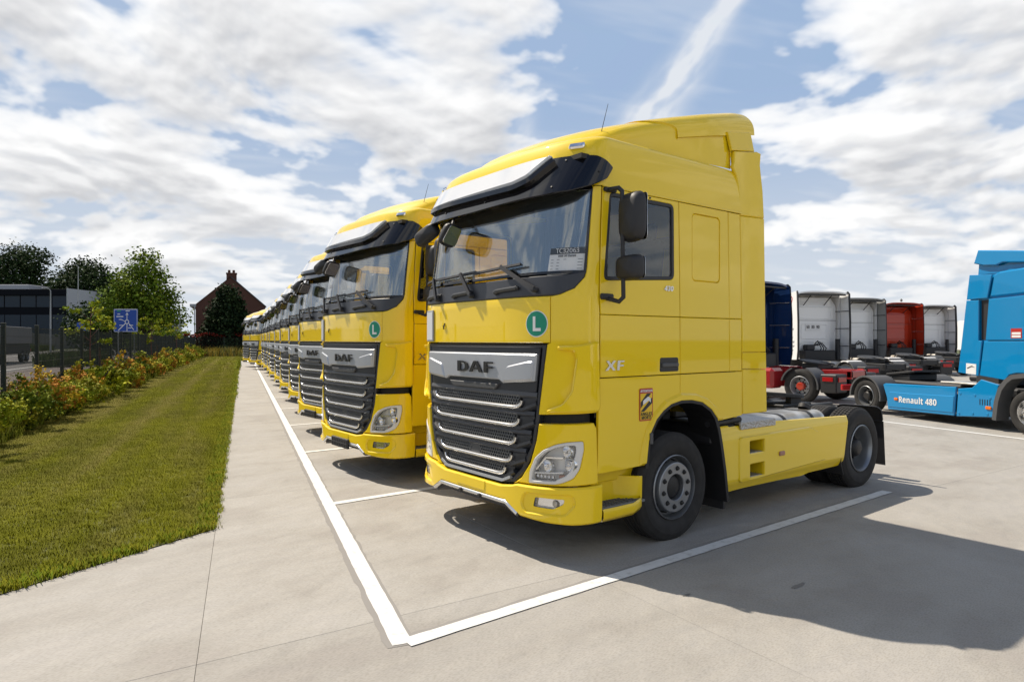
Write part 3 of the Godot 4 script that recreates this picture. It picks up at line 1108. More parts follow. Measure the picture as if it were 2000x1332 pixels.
	g.panel(side_of(P2([sx(1.474), 1.537, sx(2.242), 1.537, sx(2.236), 2.058, sx(1.471), 2.058]), sg), [], S, 0.09, 0.03, 0.006)
	part(t, "locker_door", g, yel)
	g = Geo.new()
	g.panel(side_of(P2([sx(1.471), 2.063, sx(2.236), 2.063, sx(2.215), 3.122, sx(1.451), 3.122]), sg), [side_of(fld, sg)], S, 0.09, 0.03, 0.004)
	var sp := part(t, "side_panel", g, yel)
	g = Geo.new()
	g.panel(side_of(Geo.new().inset(fld, 0.001), sg), [], S, 0.09, 0.01, 0.012, -0.004)
	part(sp, "pressed_field", g, yel)
	g = Geo.new()
	g.panel(side_of(P2([sx(2.248), 1.537, sx(2.452), 1.537, sx(2.45), 2.058, sx(2.243), 2.058]), sg), [], S, 0.09, 0.03, 0.006)
	g.panel(side_of(P2([sx(2.243), 2.063, sx(2.45), 2.063, sx(2.418), 3.122, sx(2.222), 3.122]), sg), [], S, 0.09, 0.03, 0.006)
	part(t, "side_strip", g, yel)
	# fairing behind the cab
	g = Geo.new()
	var F := func(p: Vector2) -> Vector3: return Vector3(absf(p.x), p.y, sg * (1.24 + 0.03 * smoothstep(2.45, 2.9, absf(p.x))))
	g.panel(side_of(P2([2.478, 1.095, 2.87, 1.095, 2.858, 1.54, 2.468, 1.55]), sg), [], F, 0.1, 0.03, 0.008)
	g.panel(side_of(P2([2.468, 1.556, 2.858, 1.546, 2.852, 1.72, 2.466, 1.72]), sg), [], F, 0.1, 0.03, 0.004)
	g.panel(side_of(P2([2.466, 1.724, 2.852, 1.724, 2.822, 3.118, 2.430, 3.108]), sg), [], F, 0.1, 0.03, 0.008)
	g.panel(side_of(P2([2.430, 3.112, 2.822, 3.1215, 2.80, 3.40, 2.755, 3.66, 2.77, 3.79, 2.71, 3.80, 2.335, 3.745, 2.325, 3.64, 2.30, 3.585, 2.365, 3.50, 2.40, 3.38]), sg), [], F, 0.1, 0.03, 0.01)
	g.panel(side_of(P2([2.30, 3.75, 2.70, 3.806, 2.66, 4.0, 2.25, 3.93]), sg), [], func(p: Vector2) -> Vector3: return Vector3(absf(p.x), p.y, sg * (1.235 - 0.1 * (p.y - 3.75))), 0.2, 0.03, 0.006)
	g.panel(side_of(P2([2.40, 1.1, 2.86, 1.1, 2.815, 3.1, 2.74, 3.70, 2.66, 3.99, 2.28, 3.92, 2.33, 3.55, 2.40, 3.3]), sg), [], func(p: Vector2) -> Vector3: return Vector3(absf(p.x), p.y, sg * (1.205 - 0.05 * smoothstep(3.7, 3.95, p.y))), 0.3, 0.0, 0.0)
	part(t, "side_fairing", g, yel)
	# entry step
	g = Geo.new()
	var low := []
	for q in [[0.44, 1.268], [0.62, 1.272], [0.82, 1.268], [0.93, 1.25], [0.99, 1.18]]:
		low.append(Vector3(q[0], 0.0, sg * q[1]))
	var r1 := []
	for yy in [[0.335, -0.10], [0.34, -0.02], [0.375, 0.0], [0.43, 0.0], [0.445, -0.012]]:
		var ring := PackedVector3Array()
		for p in low:
			ring.append(Vector3(p.x, yy[0] + 0.035 * smoothstep(0.8, 1.0, p.x), p.z + sg * yy[1]))
		r1.append(ring)
	g.loft(r1, false, sg < 0)
	g.quad(Vector3(0.44, 0.335, sg * 0.8), Vector3(0.99, 0.37, sg * 0.8), Vector3(0.99, 0.37, sg * 1.15), Vector3(0.44, 0.335, sg * 1.16), Vector3.DOWN)
	var es := part(t, "entry_step", g, yel)
	g = Geo.new()
	g.panel(side_of(P2([0.46, 0.44, 0.995, 0.44, 1.0, 0.645, 0.72, 0.665, 0.45, 0.63]), sg), [], func(p: Vector2) -> Vector3: return Vector3(absf(p.x), p.y, sg * (1.06 + 0.14 * smoothstep(0.72, 1.0, absf(p.x)) + 0.06 * (1.0 - smoothstep(0.45, 0.62, absf(p.x))))), 0.04, 0.02, 0.006)
	part(es, "step_wall", g, yel)
	g = Geo.new()
	g.bx(0.45, 0.985, 0.43, 0.452, sg * 1.04, sg * 1.245, 0.006)
	var td := part(es, "step_tread", g, M["step_grey"])
	g = Geo.new()
	for i in 6:
		for j in 4:
			g.bx(0.53 + 0.065 * i, 0.575 + 0.065 * i, 0.4525, 0.4585, sg * (1.085 + 0.038 * j), sg * (1.10 + 0.038 * j))
	var grip := part(td, "tread_grips", g, M["fender_grey"])
	grip.set_meta("kind", "stuff")
	g = Geo.new()
	g.bx(0.47, 1.0, 0.62, 0.78, sg * 0.85, sg * 1.09, 0.01)
	part(es, "upper_step", g, yel)
	make_mirrors(t, sg)

func housing(c: Vector3, s: Vector3, sg: float) -> Geo:
	# a mirror shell: rounded box, bulging to the front (-x)
	var g := Geo.new()
	var rings := []
	for i in 9:
		var a := PI * i / 8.0 - PI / 2
		var ring := PackedVector3Array()
		for k in 24:
			var b := TAU * k / 24
			var cy := signf(cos(b)) * pow(absf(cos(b)), 0.5)
			var cz := signf(sin(b)) * pow(absf(sin(b)), 0.5)
			var w := pow(maxf(cos(a), 0.0), 0.45)
			ring.append(c + Vector3(sin(a) * s.x * (1.0 if sin(a) < 0 else 0.35), cy * s.y * w, cz * s.z * w))
		rings.append(ring)
	g.loft(rings, true, false)
	return g

func make_mirrors(t: Node3D, sg: float) -> void:
	var bl: Material = M["black_plastic"]
	var g := Geo.new()
	g.tube([Vector3(0.50, 3.10, sg * 1.22), Vector3(0.52, 3.10, sg * 1.36), Vector3(0.535, 3.07, sg * 1.385), Vector3(0.535, 2.2, sg * 1.40), Vector3(0.525, 2.165, sg * 1.36), Vector3(0.50, 2.20, sg * 1.235)], 0.02, 8)
	g.bx(0.46, 0.60, 3.085, 3.12, sg * 1.235, sg * 1.275, 0.01)
	g.bx(0.42, 0.57, 2.185, 2.235, sg * 1.235, sg * 1.27, 0.012)
	var m := part(t, "side_mirror", g, bl)
	var o := part(m, "mirror_shell", housing(Vector3.ZERO, Vector3(0.10, 0.205, 0.135), sg), bl)
	o.transform = Transform3D(Basis(Vector3.UP, sg * -0.12), Vector3(0.60, 2.855, sg * 1.46))
	var gm := Geo.new()
	gm.panel(round_rect(-0.12, -0.19, 0.12, 0.19, 0.03), [], func(p: Vector2) -> Vector3: return Vector3(0.036, p.y, -p.x), 1.0, 0.004, 0.002)
	part(o, "mirror_glass", gm, M["chrome"])
	o = part(m, "mirror_shell", housing(Vector3.ZERO, Vector3(0.10, 0.105, 0.14), sg), bl)
	o.transform = Transform3D(Basis(Vector3.UP, sg * -0.12), Vector3(0.58, 2.44, sg * 1.45))
	gm = Geo.new()
	gm.panel(round_rect(-0.125, -0.09, 0.125, 0.09, 0.03), [], func(p: Vector2) -> Vector3: return Vector3(0.036, p.y, -p.x), 1.0, 0.004, 0.002)
	part(o, "mirror_glass", gm, M["chrome"])
	if sg < 0:
		# kerb mirror in front of the far corner, seen past the windscreen
		g = Geo.new()
		g.tube([Vector3(0.22, 3.12, -0.93), Vector3(0.12, 3.09, -0.90), Vector3(0.08, 3.02, -0.90)], 0.02, 8)
		m = part(t, "kerb_mirror", g, bl)
		o = part(m, "mirror_shell", housing(Vector3.ZERO, Vector3(0.09, 0.08, 0.17), sg), bl)
		o.transform = Transform3D(Basis(Vector3(1, 0, 0), -0.42).rotated(Vector3.UP, 0.25), Vector3(0.10, 2.965, -0.99))
		# front mirror with rounded corners hanging before the glass
		g = Geo.new()
		g.tube([Vector3(0.14, 3.08, -0.42), Vector3(0.05, 3.05, -0.40), Vector3(0.0, 2.97, -0.36)], 0.016, 8)
		m = part(t, "front_mirror", g, bl)
		o = part(m, "mirror_shell", housing(Vector3.ZERO, Vector3(0.06, 0.115, 0.13), sg), bl)
		var fn := Vector3(0.32, -0.45, 0.83).normalized()
		var fy := (Vector3(0.15, 1, 0.12) - fn * Vector3(0.15, 1, 0.12).dot(fn)).normalized()
		o.transform = Transform3D(Basis(fn, fy, fn.cross(fy)), Vector3(-0.03, 2.865, -0.34))
		gm = Geo.new()
		gm.panel(rounded(P2([-0.115, -0.085, 0.115, -0.085, 0.10, 0.10, -0.10, 0.10]), 0.04), [], func(p: Vector2) -> Vector3: return Vector3(0.0225, p.y, -p.x), 1.0, 0.004, 0.002)
		part(o, "mirror_glass", gm, M["chrome"])

func make_inside(t: Node3D) -> void:
	var S : Callable = cab_s
	var g := Geo.new()
	for sg in [1.0, -1.0]:
		var win := rounded(P2([sxy(0.468, 2.35), 2.345, sx(1.378), 2.398, sx(1.375), 3.088, sxy(0.54, 3.09), 3.09]), 0.06)
		g.panel(side_of(P2([sx(0.40), 1.2, sx(2.40), 1.3, sx(2.40), 3.4, sxy(0.46, 3.1), 3.1, sx(0.42), 2.3]), sg), [side_of(win, sg)], S, 0.2, 0.0, 0.0, -0.045)
	g.panel(P2([-sx(0.40), 1.0, sx(0.40), 1.0, sx(0.40), 2.37, 0, 2.37, -sx(0.40), 2.37]), [], S, 0.1, 0.0, 0.0, -0.10)
	g.bx(0.42, 2.4, 1.25, 1.30, -1.17, 1.17)
	g.bx(0.14, 0.42, 1.25, 1.30, -0.9, 0.9)
	part(t, "inner_lining", g, M["lining"])
	g = Geo.new()
	g.bx(0.30, 2.38, 3.36, 3.40, -1.15, 1.15)
	g.bx(0.34, 0.75, 3.10, 3.37, -1.12, 1.12, 0.03)
	part(t, "headlining", g, M["lining"])
	g = Geo.new()
	g.loft([PackedVector3Array([Vector3(0.20, 2.36, -1.12), Vector3(0.14, 2.37, 0), Vector3(0.20, 2.36, 1.12)]), PackedVector3Array([Vector3(0.42, 2.38, -1.15), Vector3(0.40, 2.40, 0), Vector3(0.42, 2.38, 1.15)]), PackedVector3Array([Vector3(0.62, 2.30, -1.15), Vector3(0.6, 2.32, 0), Vector3(0.62, 2.30, 1.15)]), PackedVector3Array([Vector3(0.66, 1.6, -1.15), Vector3(0.64, 1.6, 0), Vector3(0.66, 1.6, 1.15)])])
	part(t, "dashboard", g, M["dash_plastic"])
	g = Geo.new()
	var ring := []
	for k in 25:
		var a := TAU * k / 24
		ring.append(Vector3(0.80 + 0.12 * sin(a), 2.32 + 0.19 * sin(a) * 0.9, 0.60 + 0.225 * cos(a)))
	g.tube(ring, 0.016, 8, false)
	g.tube([Vector3(0.80, 2.31, 0.39), Vector3(0.80, 2.31, 0.81)], 0.014, 6)
	g.tube([Vector3(0.79, 2.31, 0.6), Vector3(0.66, 2.1, 0.6)], [0.07, 0.04], 10)
	part(t, "steering_wheel", g, M["black_plastic"])
	for zz in [0.60, -0.60]:
		g = Geo.new()
		g.bx(1.05, 1.62, 1.95, 2.12, zz - 0.26, zz + 0.26, 0.05)
		g.box(Transform3D(Basis(Vector3(0, 0, 1), -0.16), Vector3(1.66, 2.46, zz)), Vector3(0.16, 0.78, 0.50), 0.06)
		g.box(Transform3D(Basis(Vector3(0, 0, 1), -0.16), Vector3(1.72, 2.93, zz)), Vector3(0.10, 0.20, 0.30), 0.04)
		g.bx(1.1, 1.5, 1.3, 1.95, zz - 0.2, zz + 0.2, 0.02)
		part(t, "seat", g, M["seat_cloth"])
	g = Geo.new()
	g.bx(1.80, 2.38, 1.75, 1.90, -1.1, 1.1, 0.04)
	g.bx(2.0, 2.38, 2.85, 2.93, -1.1, 1.1, 0.03)
	part(t, "bunk", g, M["curtain"])
	g = Geo.new()
	var c1 := PackedVector3Array()
	var c2 := PackedVector3Array()
	for k in 40:
		var z := lerpf(-1.12, -0.5, k / 39.0)
		c1.append(Vector3(1.86 + 0.02 * sin(k * 1.7), 1.9, z))
		c2.append(Vector3(1.86 + 0.02 * sin(k * 1.7), 3.35, z))
	g.loft([c1, c2])
	part(t, "bunk_curtain", g, M["curtain"])
	g = Geo.new()
	g.bx(0.335, 0.36, 3.13, 3.22, -0.18, -0.04, 0.008)
	part(t, "tachograph", g, M["grey_plastic"])

# ---------------------------------------------------------------- wheels and chassis
func axle_frame(c: Vector3, sg: float) -> Transform3D:
	return Transform3D(Basis(Vector3.RIGHT, Vector3(0, 0, sg), Vector3.UP), c)

func tyre(R: float, width: float, rim: float) -> Geo:
	# sidewall, shoulder and tread cut by grooves; h = 0 is the outer face
	var g := Geo.new()
	var w := width
	var prof := [Vector2(rim, -0.035), Vector2(rim + 0.02, -0.016), Vector2(rim + 0.035, -0.012), Vector2(rim + 0.04, -0.008), Vector2(lerpf(rim, R, 0.5), 0.0), Vector2(lerpf(rim, R, 0.66), -0.002), Vector2(lerpf(rim, R, 0.68), -0.006), Vector2(lerpf(rim, R, 0.84), -0.012), Vector2(R - 0.016, -0.028), Vector2(R - 0.004, -0.044)]
	for k in 5:
		var a := -0.048 - (w - 0.096) * k / 5.0
		var b := -0.048 - (w - 0.096) * (k + 1) / 5.0
		prof.append_array([Vector2(R, a), Vector2(R, b + 0.010)])
		if k < 4:
			prof.append_array([Vector2(R - 0.013, b + 0.008), Vector2(R - 0.013, b + 0.001)])
	prof.append_array([Vector2(R - 0.004, -w + 0.044), Vector2(R - 0.016, -w + 0.028), Vector2(lerpf(rim, R, 0.6), -w), Vector2(rim, -w + 0.035)])
	g.lathe(prof, Transform3D(), 56)
	return g

func tread_blocks(R: float, width: float) -> Geo:
	var g := Geo.new()
	for i in 64:
		for k in 5:
			var a := TAU * (i + (0.5 if k % 2 else 0.0)) / 64
			var h := -0.048 - (width - 0.096) * (k + 0.45) / 5.0
			var out := Vector3(cos(a), 0, sin(a))
			var b := Basis(out, Vector3.UP, out.cross(Vector3.UP))
			g.box(Transform3D(b, out * (R + 0.002) + Vector3(0, h, 0)), Vector3(0.012, (width - 0.096) / 5.0 - 0.012, TAU * R / 64 - 0.011), 0.0)
	return g

func front_wheel(t: Node3D, c: Vector3, sg: float, R := 0.505, width := 0.315) -> void:
	var g := tyre(R, width, 0.292)
	var w := part(t, "front_wheel", g, M["rubber"])
	w.transform = axle_frame(c, sg)
	g = Geo.new()
	g.lathe([Vector2(0.292, 0.0), Vector2(0.30, -0.008), Vector2(0.298, -0.03), Vector2(0.286, -0.04)], Transform3D(), 48)
	g.lathe([Vector2(0.126, 0.004), Vector2(0.222, 0.004), Vector2(0.230, -0.002), Vector2(0.233, -0.012), Vector2(0.236, -0.055), Vector2(0.246, -0.095), Vector2(0.262, -0.118), Vector2(0.276, -0.105), Vector2(0.283, -0.03), Vector2(0.292, 0.0)], Transform3D(), 48)
	g.lathe([Vector2(0.118, -0.09), Vector2(0.120, -0.004), Vector2(0.126, 0.004)], Transform3D(), 40)
	var rm := part(w, "rim", g, M["wheel_steel"])
	g = Geo.new()
	g.lathe([Vector2(0, -0.018), Vector2(0.07, -0.02), Vector2(0.10, -0.03), Vector2(0.113, -0.045), Vector2(0.119, -0.10)], Transform3D(), 30)
	part(rm, "hub_cap", g, M["hub_black"])
	for k in 10:
		var a := TAU * (k + 0.3) / 10
		g = Geo.new()
		g.lathe([Vector2(0, 0.024), Vector2(0.012, 0.024), Vector2(0.017, 0.016), Vector2(0.019, 0.006), Vector2(0.025, 0.0045)], Transform3D(Basis(), Vector3(cos(a) * 0.176, 0, sin(a) * 0.176)), 12)
		part(rm, "wheel_nut", g, M["hub_black"])
	for k in 10:
		var a := TAU * k / 10
		g = Geo.new()
		var out := Vector3(cos(a), 0, sin(a))
		g.lathe([Vector2(0, 0.0), Vector2(0.027, 0.0), Vector2(0.027, -0.006)], Transform3D(Basis(out.cross(Vector3.UP) * 1.25, (Vector3.UP * 0.25 + out * 0.97).normalized(), (Vector3.UP * 0.97 - out * 0.25).normalized()), out * 0.246 + Vector3(0, -0.076, 0)), 14)
		part(rm, "vent_hole", g, M["shadow_black"])

func rear_wheel(t: Node3D, c: Vector3, sg: float, R := 0.505, width := 0.30, inner := true) -> void:
	var g := tyre(R, width, 0.285)
	var w := part(t, "rear_wheel", g, M["rubber"])
	w.transform = axle_frame(c, sg)
	part(w, "tread_blocks", tread_blocks(R, width), M["rubber"]).set_meta("kind", "stuff")
	g = Geo.new()
	g.lathe([Vector2(0.262, -0.22), Vector2(0.262, -0.05), Vector2(0.272, -0.02), Vector2(0.285, 0.0), Vector2(0.296, -0.006), Vector2(0.294, -0.03)], Transform3D(), 48)
	g.lathe([Vector2(0.10, -0.165), Vector2(0.19, -0.165), Vector2(0.235, -0.20), Vector2(0.262, -0.22)], Transform3D(), 40)
	var rm := part(w, "rim", g, M["wheel_steel"])
	g = Geo.new()
	g.lathe([Vector2(0, -0.03), Vector2(0.07, -0.03), Vector2(0.095, -0.045), Vector2(0.115, -0.08), Vector2(0.12, -0.17)], Transform3D(), 28)
	part(rm, "hub_cap", g, M["hub_black"])
	for k in 10:
		var a := TAU * (k + 0.3) / 10
		g = Geo.new()
		g.lathe([Vector2(0, -0.135), Vector2(0.015, -0.135), Vector2(0.018, -0.165)], Transform3D(Basis(), Vector3(cos(a) * 0.16, 0, sin(a) * 0.16)), 8)
		part(rm, "wheel_nut", g, M["hub_black"])
	if inner:
		var q := tyre(R, width, 0.285)
		var wi := part(w, "inner_tyre", q, M["rubber"])
		wi.position = Vector3(0, -width - 0.035, 0)

func make_chassis(t: Node3D) -> void:
	var g: Geo
	front_wheel(t, Vector3(1.447, 0.485, 1.205), 1.0)
	front_wheel(t, Vector3(1.447, 0.485, -1.205), -1.0)
	rear_wheel(t, Vector3(5.10, 0.485, 1.225), 1.0)
	rear_wheel(t, Vector3(5.10, 0.485, -1.225), -1.0)
	for sg in [1.0, -1.0]:
		g = Geo.new()
		g.bx(0.35, 5.95, 0.70, 0.96, sg * 0.36, sg * 0.44, 0.012)
		part(t, "frame_rail", g, M["frame_steel"])
	g = Geo.new()
	for x in [2.75, 3.9, 4.6, 5.85]:
		g.bx(x - 0.05, x + 0.05, 0.72, 0.94, -0.36, 0.36, 0.01)
	part(t, "cross_members", g, M["frame_steel"])
	g = Geo.new()
	g.bx(0.45, 2.4, 0.42, 1.24, -0.42, 0.42, 0.06)
	g.bx(0.30, 0.44, 0.45, 1.7, -0.75, 0.75, 0.03)
	g.bx(2.3, 4.55, 0.42, 0.95, -0.46, 0.46, 0.03)  # filler box added to block light leaking under the chassis
	part(t, "engine_and_light_block", g, M["frame_steel"])
	g = Geo.new()
	g.tube([Vector3(1.447, 0.42, -0.95), Vector3(1.447, 0.36, -0.4), Vector3(1.447, 0.36, 0.4), Vector3(1.447, 0.42, 0.95)], 0.06, 10)
	g.tube([Vector3(5.10, 0.485, -1.0), Vector3(5.10, 0.485, 1.0)], 0.10, 12)
	g.lathe([Vector2(0, 0.2), Vector2(0.13, 0.16), Vector2(0.2, 0.05), Vector2(0.2, -0.05), Vector2(0.13, -0.16), Vector2(0, -0.2)], Transform3D(Basis(Vector3(0, 0, 1), PI / 2), Vector3(5.1, 0.485, 0)), 18)
	part(t, "axles", g, M["frame_steel"])
	# wheel housings under the cab
	for sg in [1.0, -1.0]:
		g = Geo.new()
		g.bx(0.9, 2.1, 1.30, 1.33, sg * 0.5, sg * 1.2)
		g.bx(0.9, 2.1, 0.6, 1.33, sg * 0.52, sg * 0.50)
		g.bx(0.86, 0.90, 0.45, 1.33, sg * 0.5, sg * 1.0)
		part(t, "wheel_housing", g, M["shadow_black"])
		# fuel tank with straps and cap
		g = Geo.new()
		var rings := []
		for i in 3:
			var ring := PackedVector3Array()
			for p in round_rect(-0.27, -0.31, 0.27, 0.31, 0.13, 6):
				ring.append(Vector3([2.52, 3.5, 4.50][i], 0.68 + p.y, sg * (0.79 + p.x)))
			rings.append(ring)
		g.loft(rings, true, sg > 0)
		for e in [0, 2]:
			var mid := Vector3(rings[e][0].x, 0.68, sg * 0.79)
			for k in rings[e].size():
				g.tri(mid, rings[e][k], rings[e][(k + 1) % rings[e].size()], Vector3(-1 if e == 0 else 1, 0, 0))
		var tk := part(t, "fuel_tank", g, M["aluminium"])
		for x in [2.95, 3.62, 4.22]:
			g = Geo.new()
			var a := []
			var b := []
			var band := round_rect(-0.274, -0.314, 0.274, 0.314, 0.134, 6)
			for p in band:
				a.append(Vector3(x - 0.03, 0.68 + p.y, sg * (0.79 + p.x)))
				b.append(Vector3(x + 0.03, 0.68 + p.y, sg * (0.79 + p.x)))
			g.loft([PackedVector3Array(a), PackedVector3Array(b)], true, sg > 0)
			part(tk, "tank_strap", g, M["black_plastic"])
		g = Geo.new()
		g.lathe([Vector2(0, 0.07), Vector2(0.06, 0.065), Vector2(0.075, 0.05), Vector2(0.075, 0.0)], Transform3D(Basis(Vector3(0, 0, 1), -0.5), Vector3(4.44, 0.99, sg * 0.82)), 16)
		part(tk, "tank_cap", g, M["black_plastic"])
		make_skirt(t, sg)
		# guards round the drive wheel
		g = Geo.new()
		var rf := []
		for k in 5:
			var an := lerpf(PI * 0.86, PI * 1.16, k / 4.0)
			rf.append(Vector3(5.10 + cos(an) * 0.56, 0.485 + sin(an) * 0.56, sg * 0.92))
		var ro := []
		for p in rf:
			ro.append((p - Vector3(5.1, 0.485, sg * 0.92)).normalized())
		g.sweep(rf, ro, [Vector2(0.006, 0.31), Vector2(0.006, -0.31), Vector2(-0.006, -0.31), Vector2(-0.006, 0.31)], false)
		part(t, "wheel_guard", g, M["black_plastic"])
		g = Geo.new()
		g.panel(rounded(P2([-0.30, 0.0, 0.30, 0.0, 0.28, 0.18, 0.20, 0.20, -0.24, 0.20, -0.30, 0.16]), 0.03), [], func(p: Vector2) -> Vector3: return Vector3(5.70 - 0.05 * (p.y / 0.2), 0.78 + p.y, sg * 0.93 - p.x), 0.2, 0.03, 0.006)
		g.panel(P2([-0.31, -0.58, 0.31, -0.57, 0.30, 0.0, -0.30, 0.0]), [], func(p: Vector2) -> Vector3: return Vector3(5.70 - 0.06 * p.y, 0.78 + p.y, sg * 0.93 - p.x), 0.2, 0.012, 0.002)
		part(t, "mud_flap", g, M["black_plastic"])
		g = Geo.new()
		g.bx(5.80, 5.90, 0.62, 0.76, sg * 0.55, sg * 1.0, 0.015)
		part(t, "tail_lamp", g, M["red_lens"])
	# catwalk of tread plate, battery box, fifth wheel
	g = Geo.new()
	g.bx(2.48, 3.13, 0.985, 1.005, 0.60, 1.215, 0.004)
	g.bx(2.48, 3.13, 0.93, 0.99, 1.19, 1.215, 0.004)
	part(t, "catwalk", g, M["tread_plate"])
	g = Geo.new()
	g.bx(2.06, 2.47, 0.80, 1.0, 0.50, 1.17, 0.03)
	g.tube([Vector3(2.0, 1.02, 1.15), Vector3(2.55, 1.03, 1.15)], 0.03, 8)
	part(t, "battery_box", g, M["black_plastic"])
	g = Geo.new()
	g.bx(2.55, 3.2, 0.96, 1.14, -0.30, 0.32, 0.02)
	g.bx(2.6, 2.95, 1.14, 1.30, -0.26, 0.18, 0.02)
	g.bx(3.3, 3.7, 0.96, 1.03, 0.3, 0.5, 0.02)
	g.tube([Vector3(2.7, 1.2, 0.2), Vector3(2.62, 1.45, 0.3), Vector3(2.6, 1.7, 0.25), Vector3(2.52, 1.9, 0.2)], 0.018, 6)
	g.tube([Vector3(2.7, 1.2, 0.05), Vector3(2.64, 1.5, 0.1), Vector3(2.55, 1.8, 0.1)], 0.016, 6)
	part(t, "air_gear", g, M["black_plastic"])
	g = Geo.new()
	var disc := PackedVector2Array()
	for k in 36:
		var a := TAU * k / 36
		var p := Vector2(cos(a) * 0.46, sin(a) * 0.47)
		if p.x > 0.2 and absf(p.y) < 0.09:
			p.x = 0.0 + absf(p.y) * 0.6
		disc.append(p)
	disc.append_array([])
	g.panel(disc, [], func(p: Vector2) -> Vector3: return Vector3(4.98 + p.x, 1.125 - 0.09 * p.x, -p.y), 0.3, 0.05, 0.012)
	g.bx(4.6, 5.3, 0.96, 1.0, -0.46, 0.46, 0.01)
	g.bx(4.85, 5.1, 1.0, 1.09, -0.42, -0.34)
	g.bx(4.85, 5.1, 1.0, 1.09, 0.34, 0.42)
	part(t, "fifth_wheel", g, M["frame_steel"])

func make_skirt(t: Node3D, sg: float) -> void:
	var K := func(p: Vector2) -> Vector3:
		var x := absf(p.x)
		var z := 1.235 - 0.05 * smoothstep(0.84, 0.98, p.y) - 0.05 * (1.0 - smoothstep(0.30, 0.42, p.y))
		return Vector3(x, p.y, sg * z)
	var out := P2([2.10, 0.985, 2.30, 0.985, 2.33, 0.972, 3.05, 0.975, 4.74, 0.925, 4.60, 0.318, 3.86, 0.318, 3.74, 0.30, 3.2, 0.312, 2.55, 0.318, 2.215, 0.312])
	var h1 := round_rect(2.60, 0.678, 2.865, 0.806, 0.008, 2)
	var h2 := round_rect(2.605, 0.434, 2.86, 0.568, 0.008, 2)
	var g := Geo.new()
	g.panel(side_of(out, sg), [side_of(h1, sg), side_of(h2, sg)], K, 0.08, 0.03, 0.008)
	var s := part(t, "side_skirt", g, M["yellow_paint"])
	g = Geo.new()
	g.panel(side_of(rounded(P2([2.41, 0.86, 3.80, 0.862, 4.0, 0.79, 4.10, 0.66, 4.185, 0.45, 2.41, 0.395]), 0.06), sg), [side_of(h1, sg), side_of(h2, sg)], K, 0.08, 0.012, 0.010, 0.011)
	part(s, "skirt_field", g, M["yellow_paint"])
	for h in [[0.678, 0.806], [0.434, 0.568]]:
		g = Geo.new()
		g.bx(2.60, 2.865, h[0] - 0.012, h[0] + 0.004, sg * 1.08, sg * 1.225, 0.004)
		var fs := part(s, "foot_step", g, M["galvanised"])
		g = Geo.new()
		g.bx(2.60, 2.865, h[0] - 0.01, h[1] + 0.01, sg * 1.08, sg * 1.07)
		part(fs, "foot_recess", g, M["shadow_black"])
		g = Geo.new()
		g.bx(2.856, 2.862, h[0], h[1], sg * 1.08, sg * 1.22)
		g.bx(2.598, 2.604, h[0], h[1], sg * 1.08, sg * 1.22)
		g.bx(2.60, 2.865, h[1] + 0.002, h[1] + 0.012, sg * 1.08, sg * 1.22)
		part(fs, "foot_cheeks", g, M["yellow_paint"])
	g = Geo.new()
	g.bx(3.14, 3.245, 0.60, 0.648, sg * 1.235, sg * 1.262, 0.008)
	part(s, "side_marker", g, M["dull_lens"])

# ---------------------------------------------------------------- print and plates on the cab
func make_print(t: Node3D) -> void:
	lettering(t, "type_letters", "XF", 0.115, Vector3(0.60, 1.632, 1.246), Vector3(1, 0, 0), Vector3(0.12, 1, 0), M["bright_silver"], 0.008, true, 1.7)
	lettering(t, "power_letters", "430", 0.062, Vector3(1.30, 2.315, 1.248), Vector3(1, 0, 0), Vector3(0.15, 1, 0), M["bright_silver"], 0.006, true, 1.25)

func blind_spot_sticker(t: Node3D) -> void:
	var at := Vector3(0.995, 1.282, 1.2455)
	var T := Transform3D(Basis(), at)
	var g := Geo.new()
	g.slab(round_rect(-0.088, -0.142, 0.088, 0.142, 0.014), T, 0.003, 0.0)
	var s := part(t, "blind_spot_sticker", g, M["red_print"])
	g = Geo.new()
	g.slab(round_rect(-0.078, -0.132, 0.078, 0.098, 0.008), T.translated(Vector3(0, 0, 0.0015)), 0.002, 0.0)
	part(s, "sticker_field", g, M["yellow_print"])
	g = Geo.new()
	g.slab(P2([-0.076, 0.02, -0.076, -0.03, 0.06, 0.096, 0.005, 0.096]), T.translated(Vector3(0, 0, 0.003)), 0.002)
	g.slab(P2([-0.076, -0.06, 0.076, 0.06, 0.076, 0.01, -0.03, -0.06]), T.translated(Vector3(0, 0, 0.003)), 0.002)
	part(s, "sticker_stripes", g, M["black_print"])
	g = Geo.new()
	g.slab(P2([-0.045, 0.0, 0.03, 0.035, 0.055, 0.015, 0.055, 0.05, 0.02, 0.07, -0.045, 0.035]), T.translated(Vector3(0, 0, 0.0045)), 0.002)
	part(s, "sticker_truck", g, M["white_print"])
	lettering(s, "sticker_words", "ATTENTION", 0.030, at + Vector3(0, 0.119, 0.003), Vector3.RIGHT, Vector3.UP, M["white_print"], 0.002, true, 0.95)
	lettering(s, "sticker_words", "ANGLES", 0.040, at + Vector3(0, -0.082, 0.003), Vector3.RIGHT, Vector3.UP, M["black_print"], 0.002, true)
	lettering(s, "sticker_words", "MORTS", 0.040, at + Vector3(0, -0.114, 0.003), Vector3.RIGHT, Vector3.UP, M["black_print"], 0.002, true)

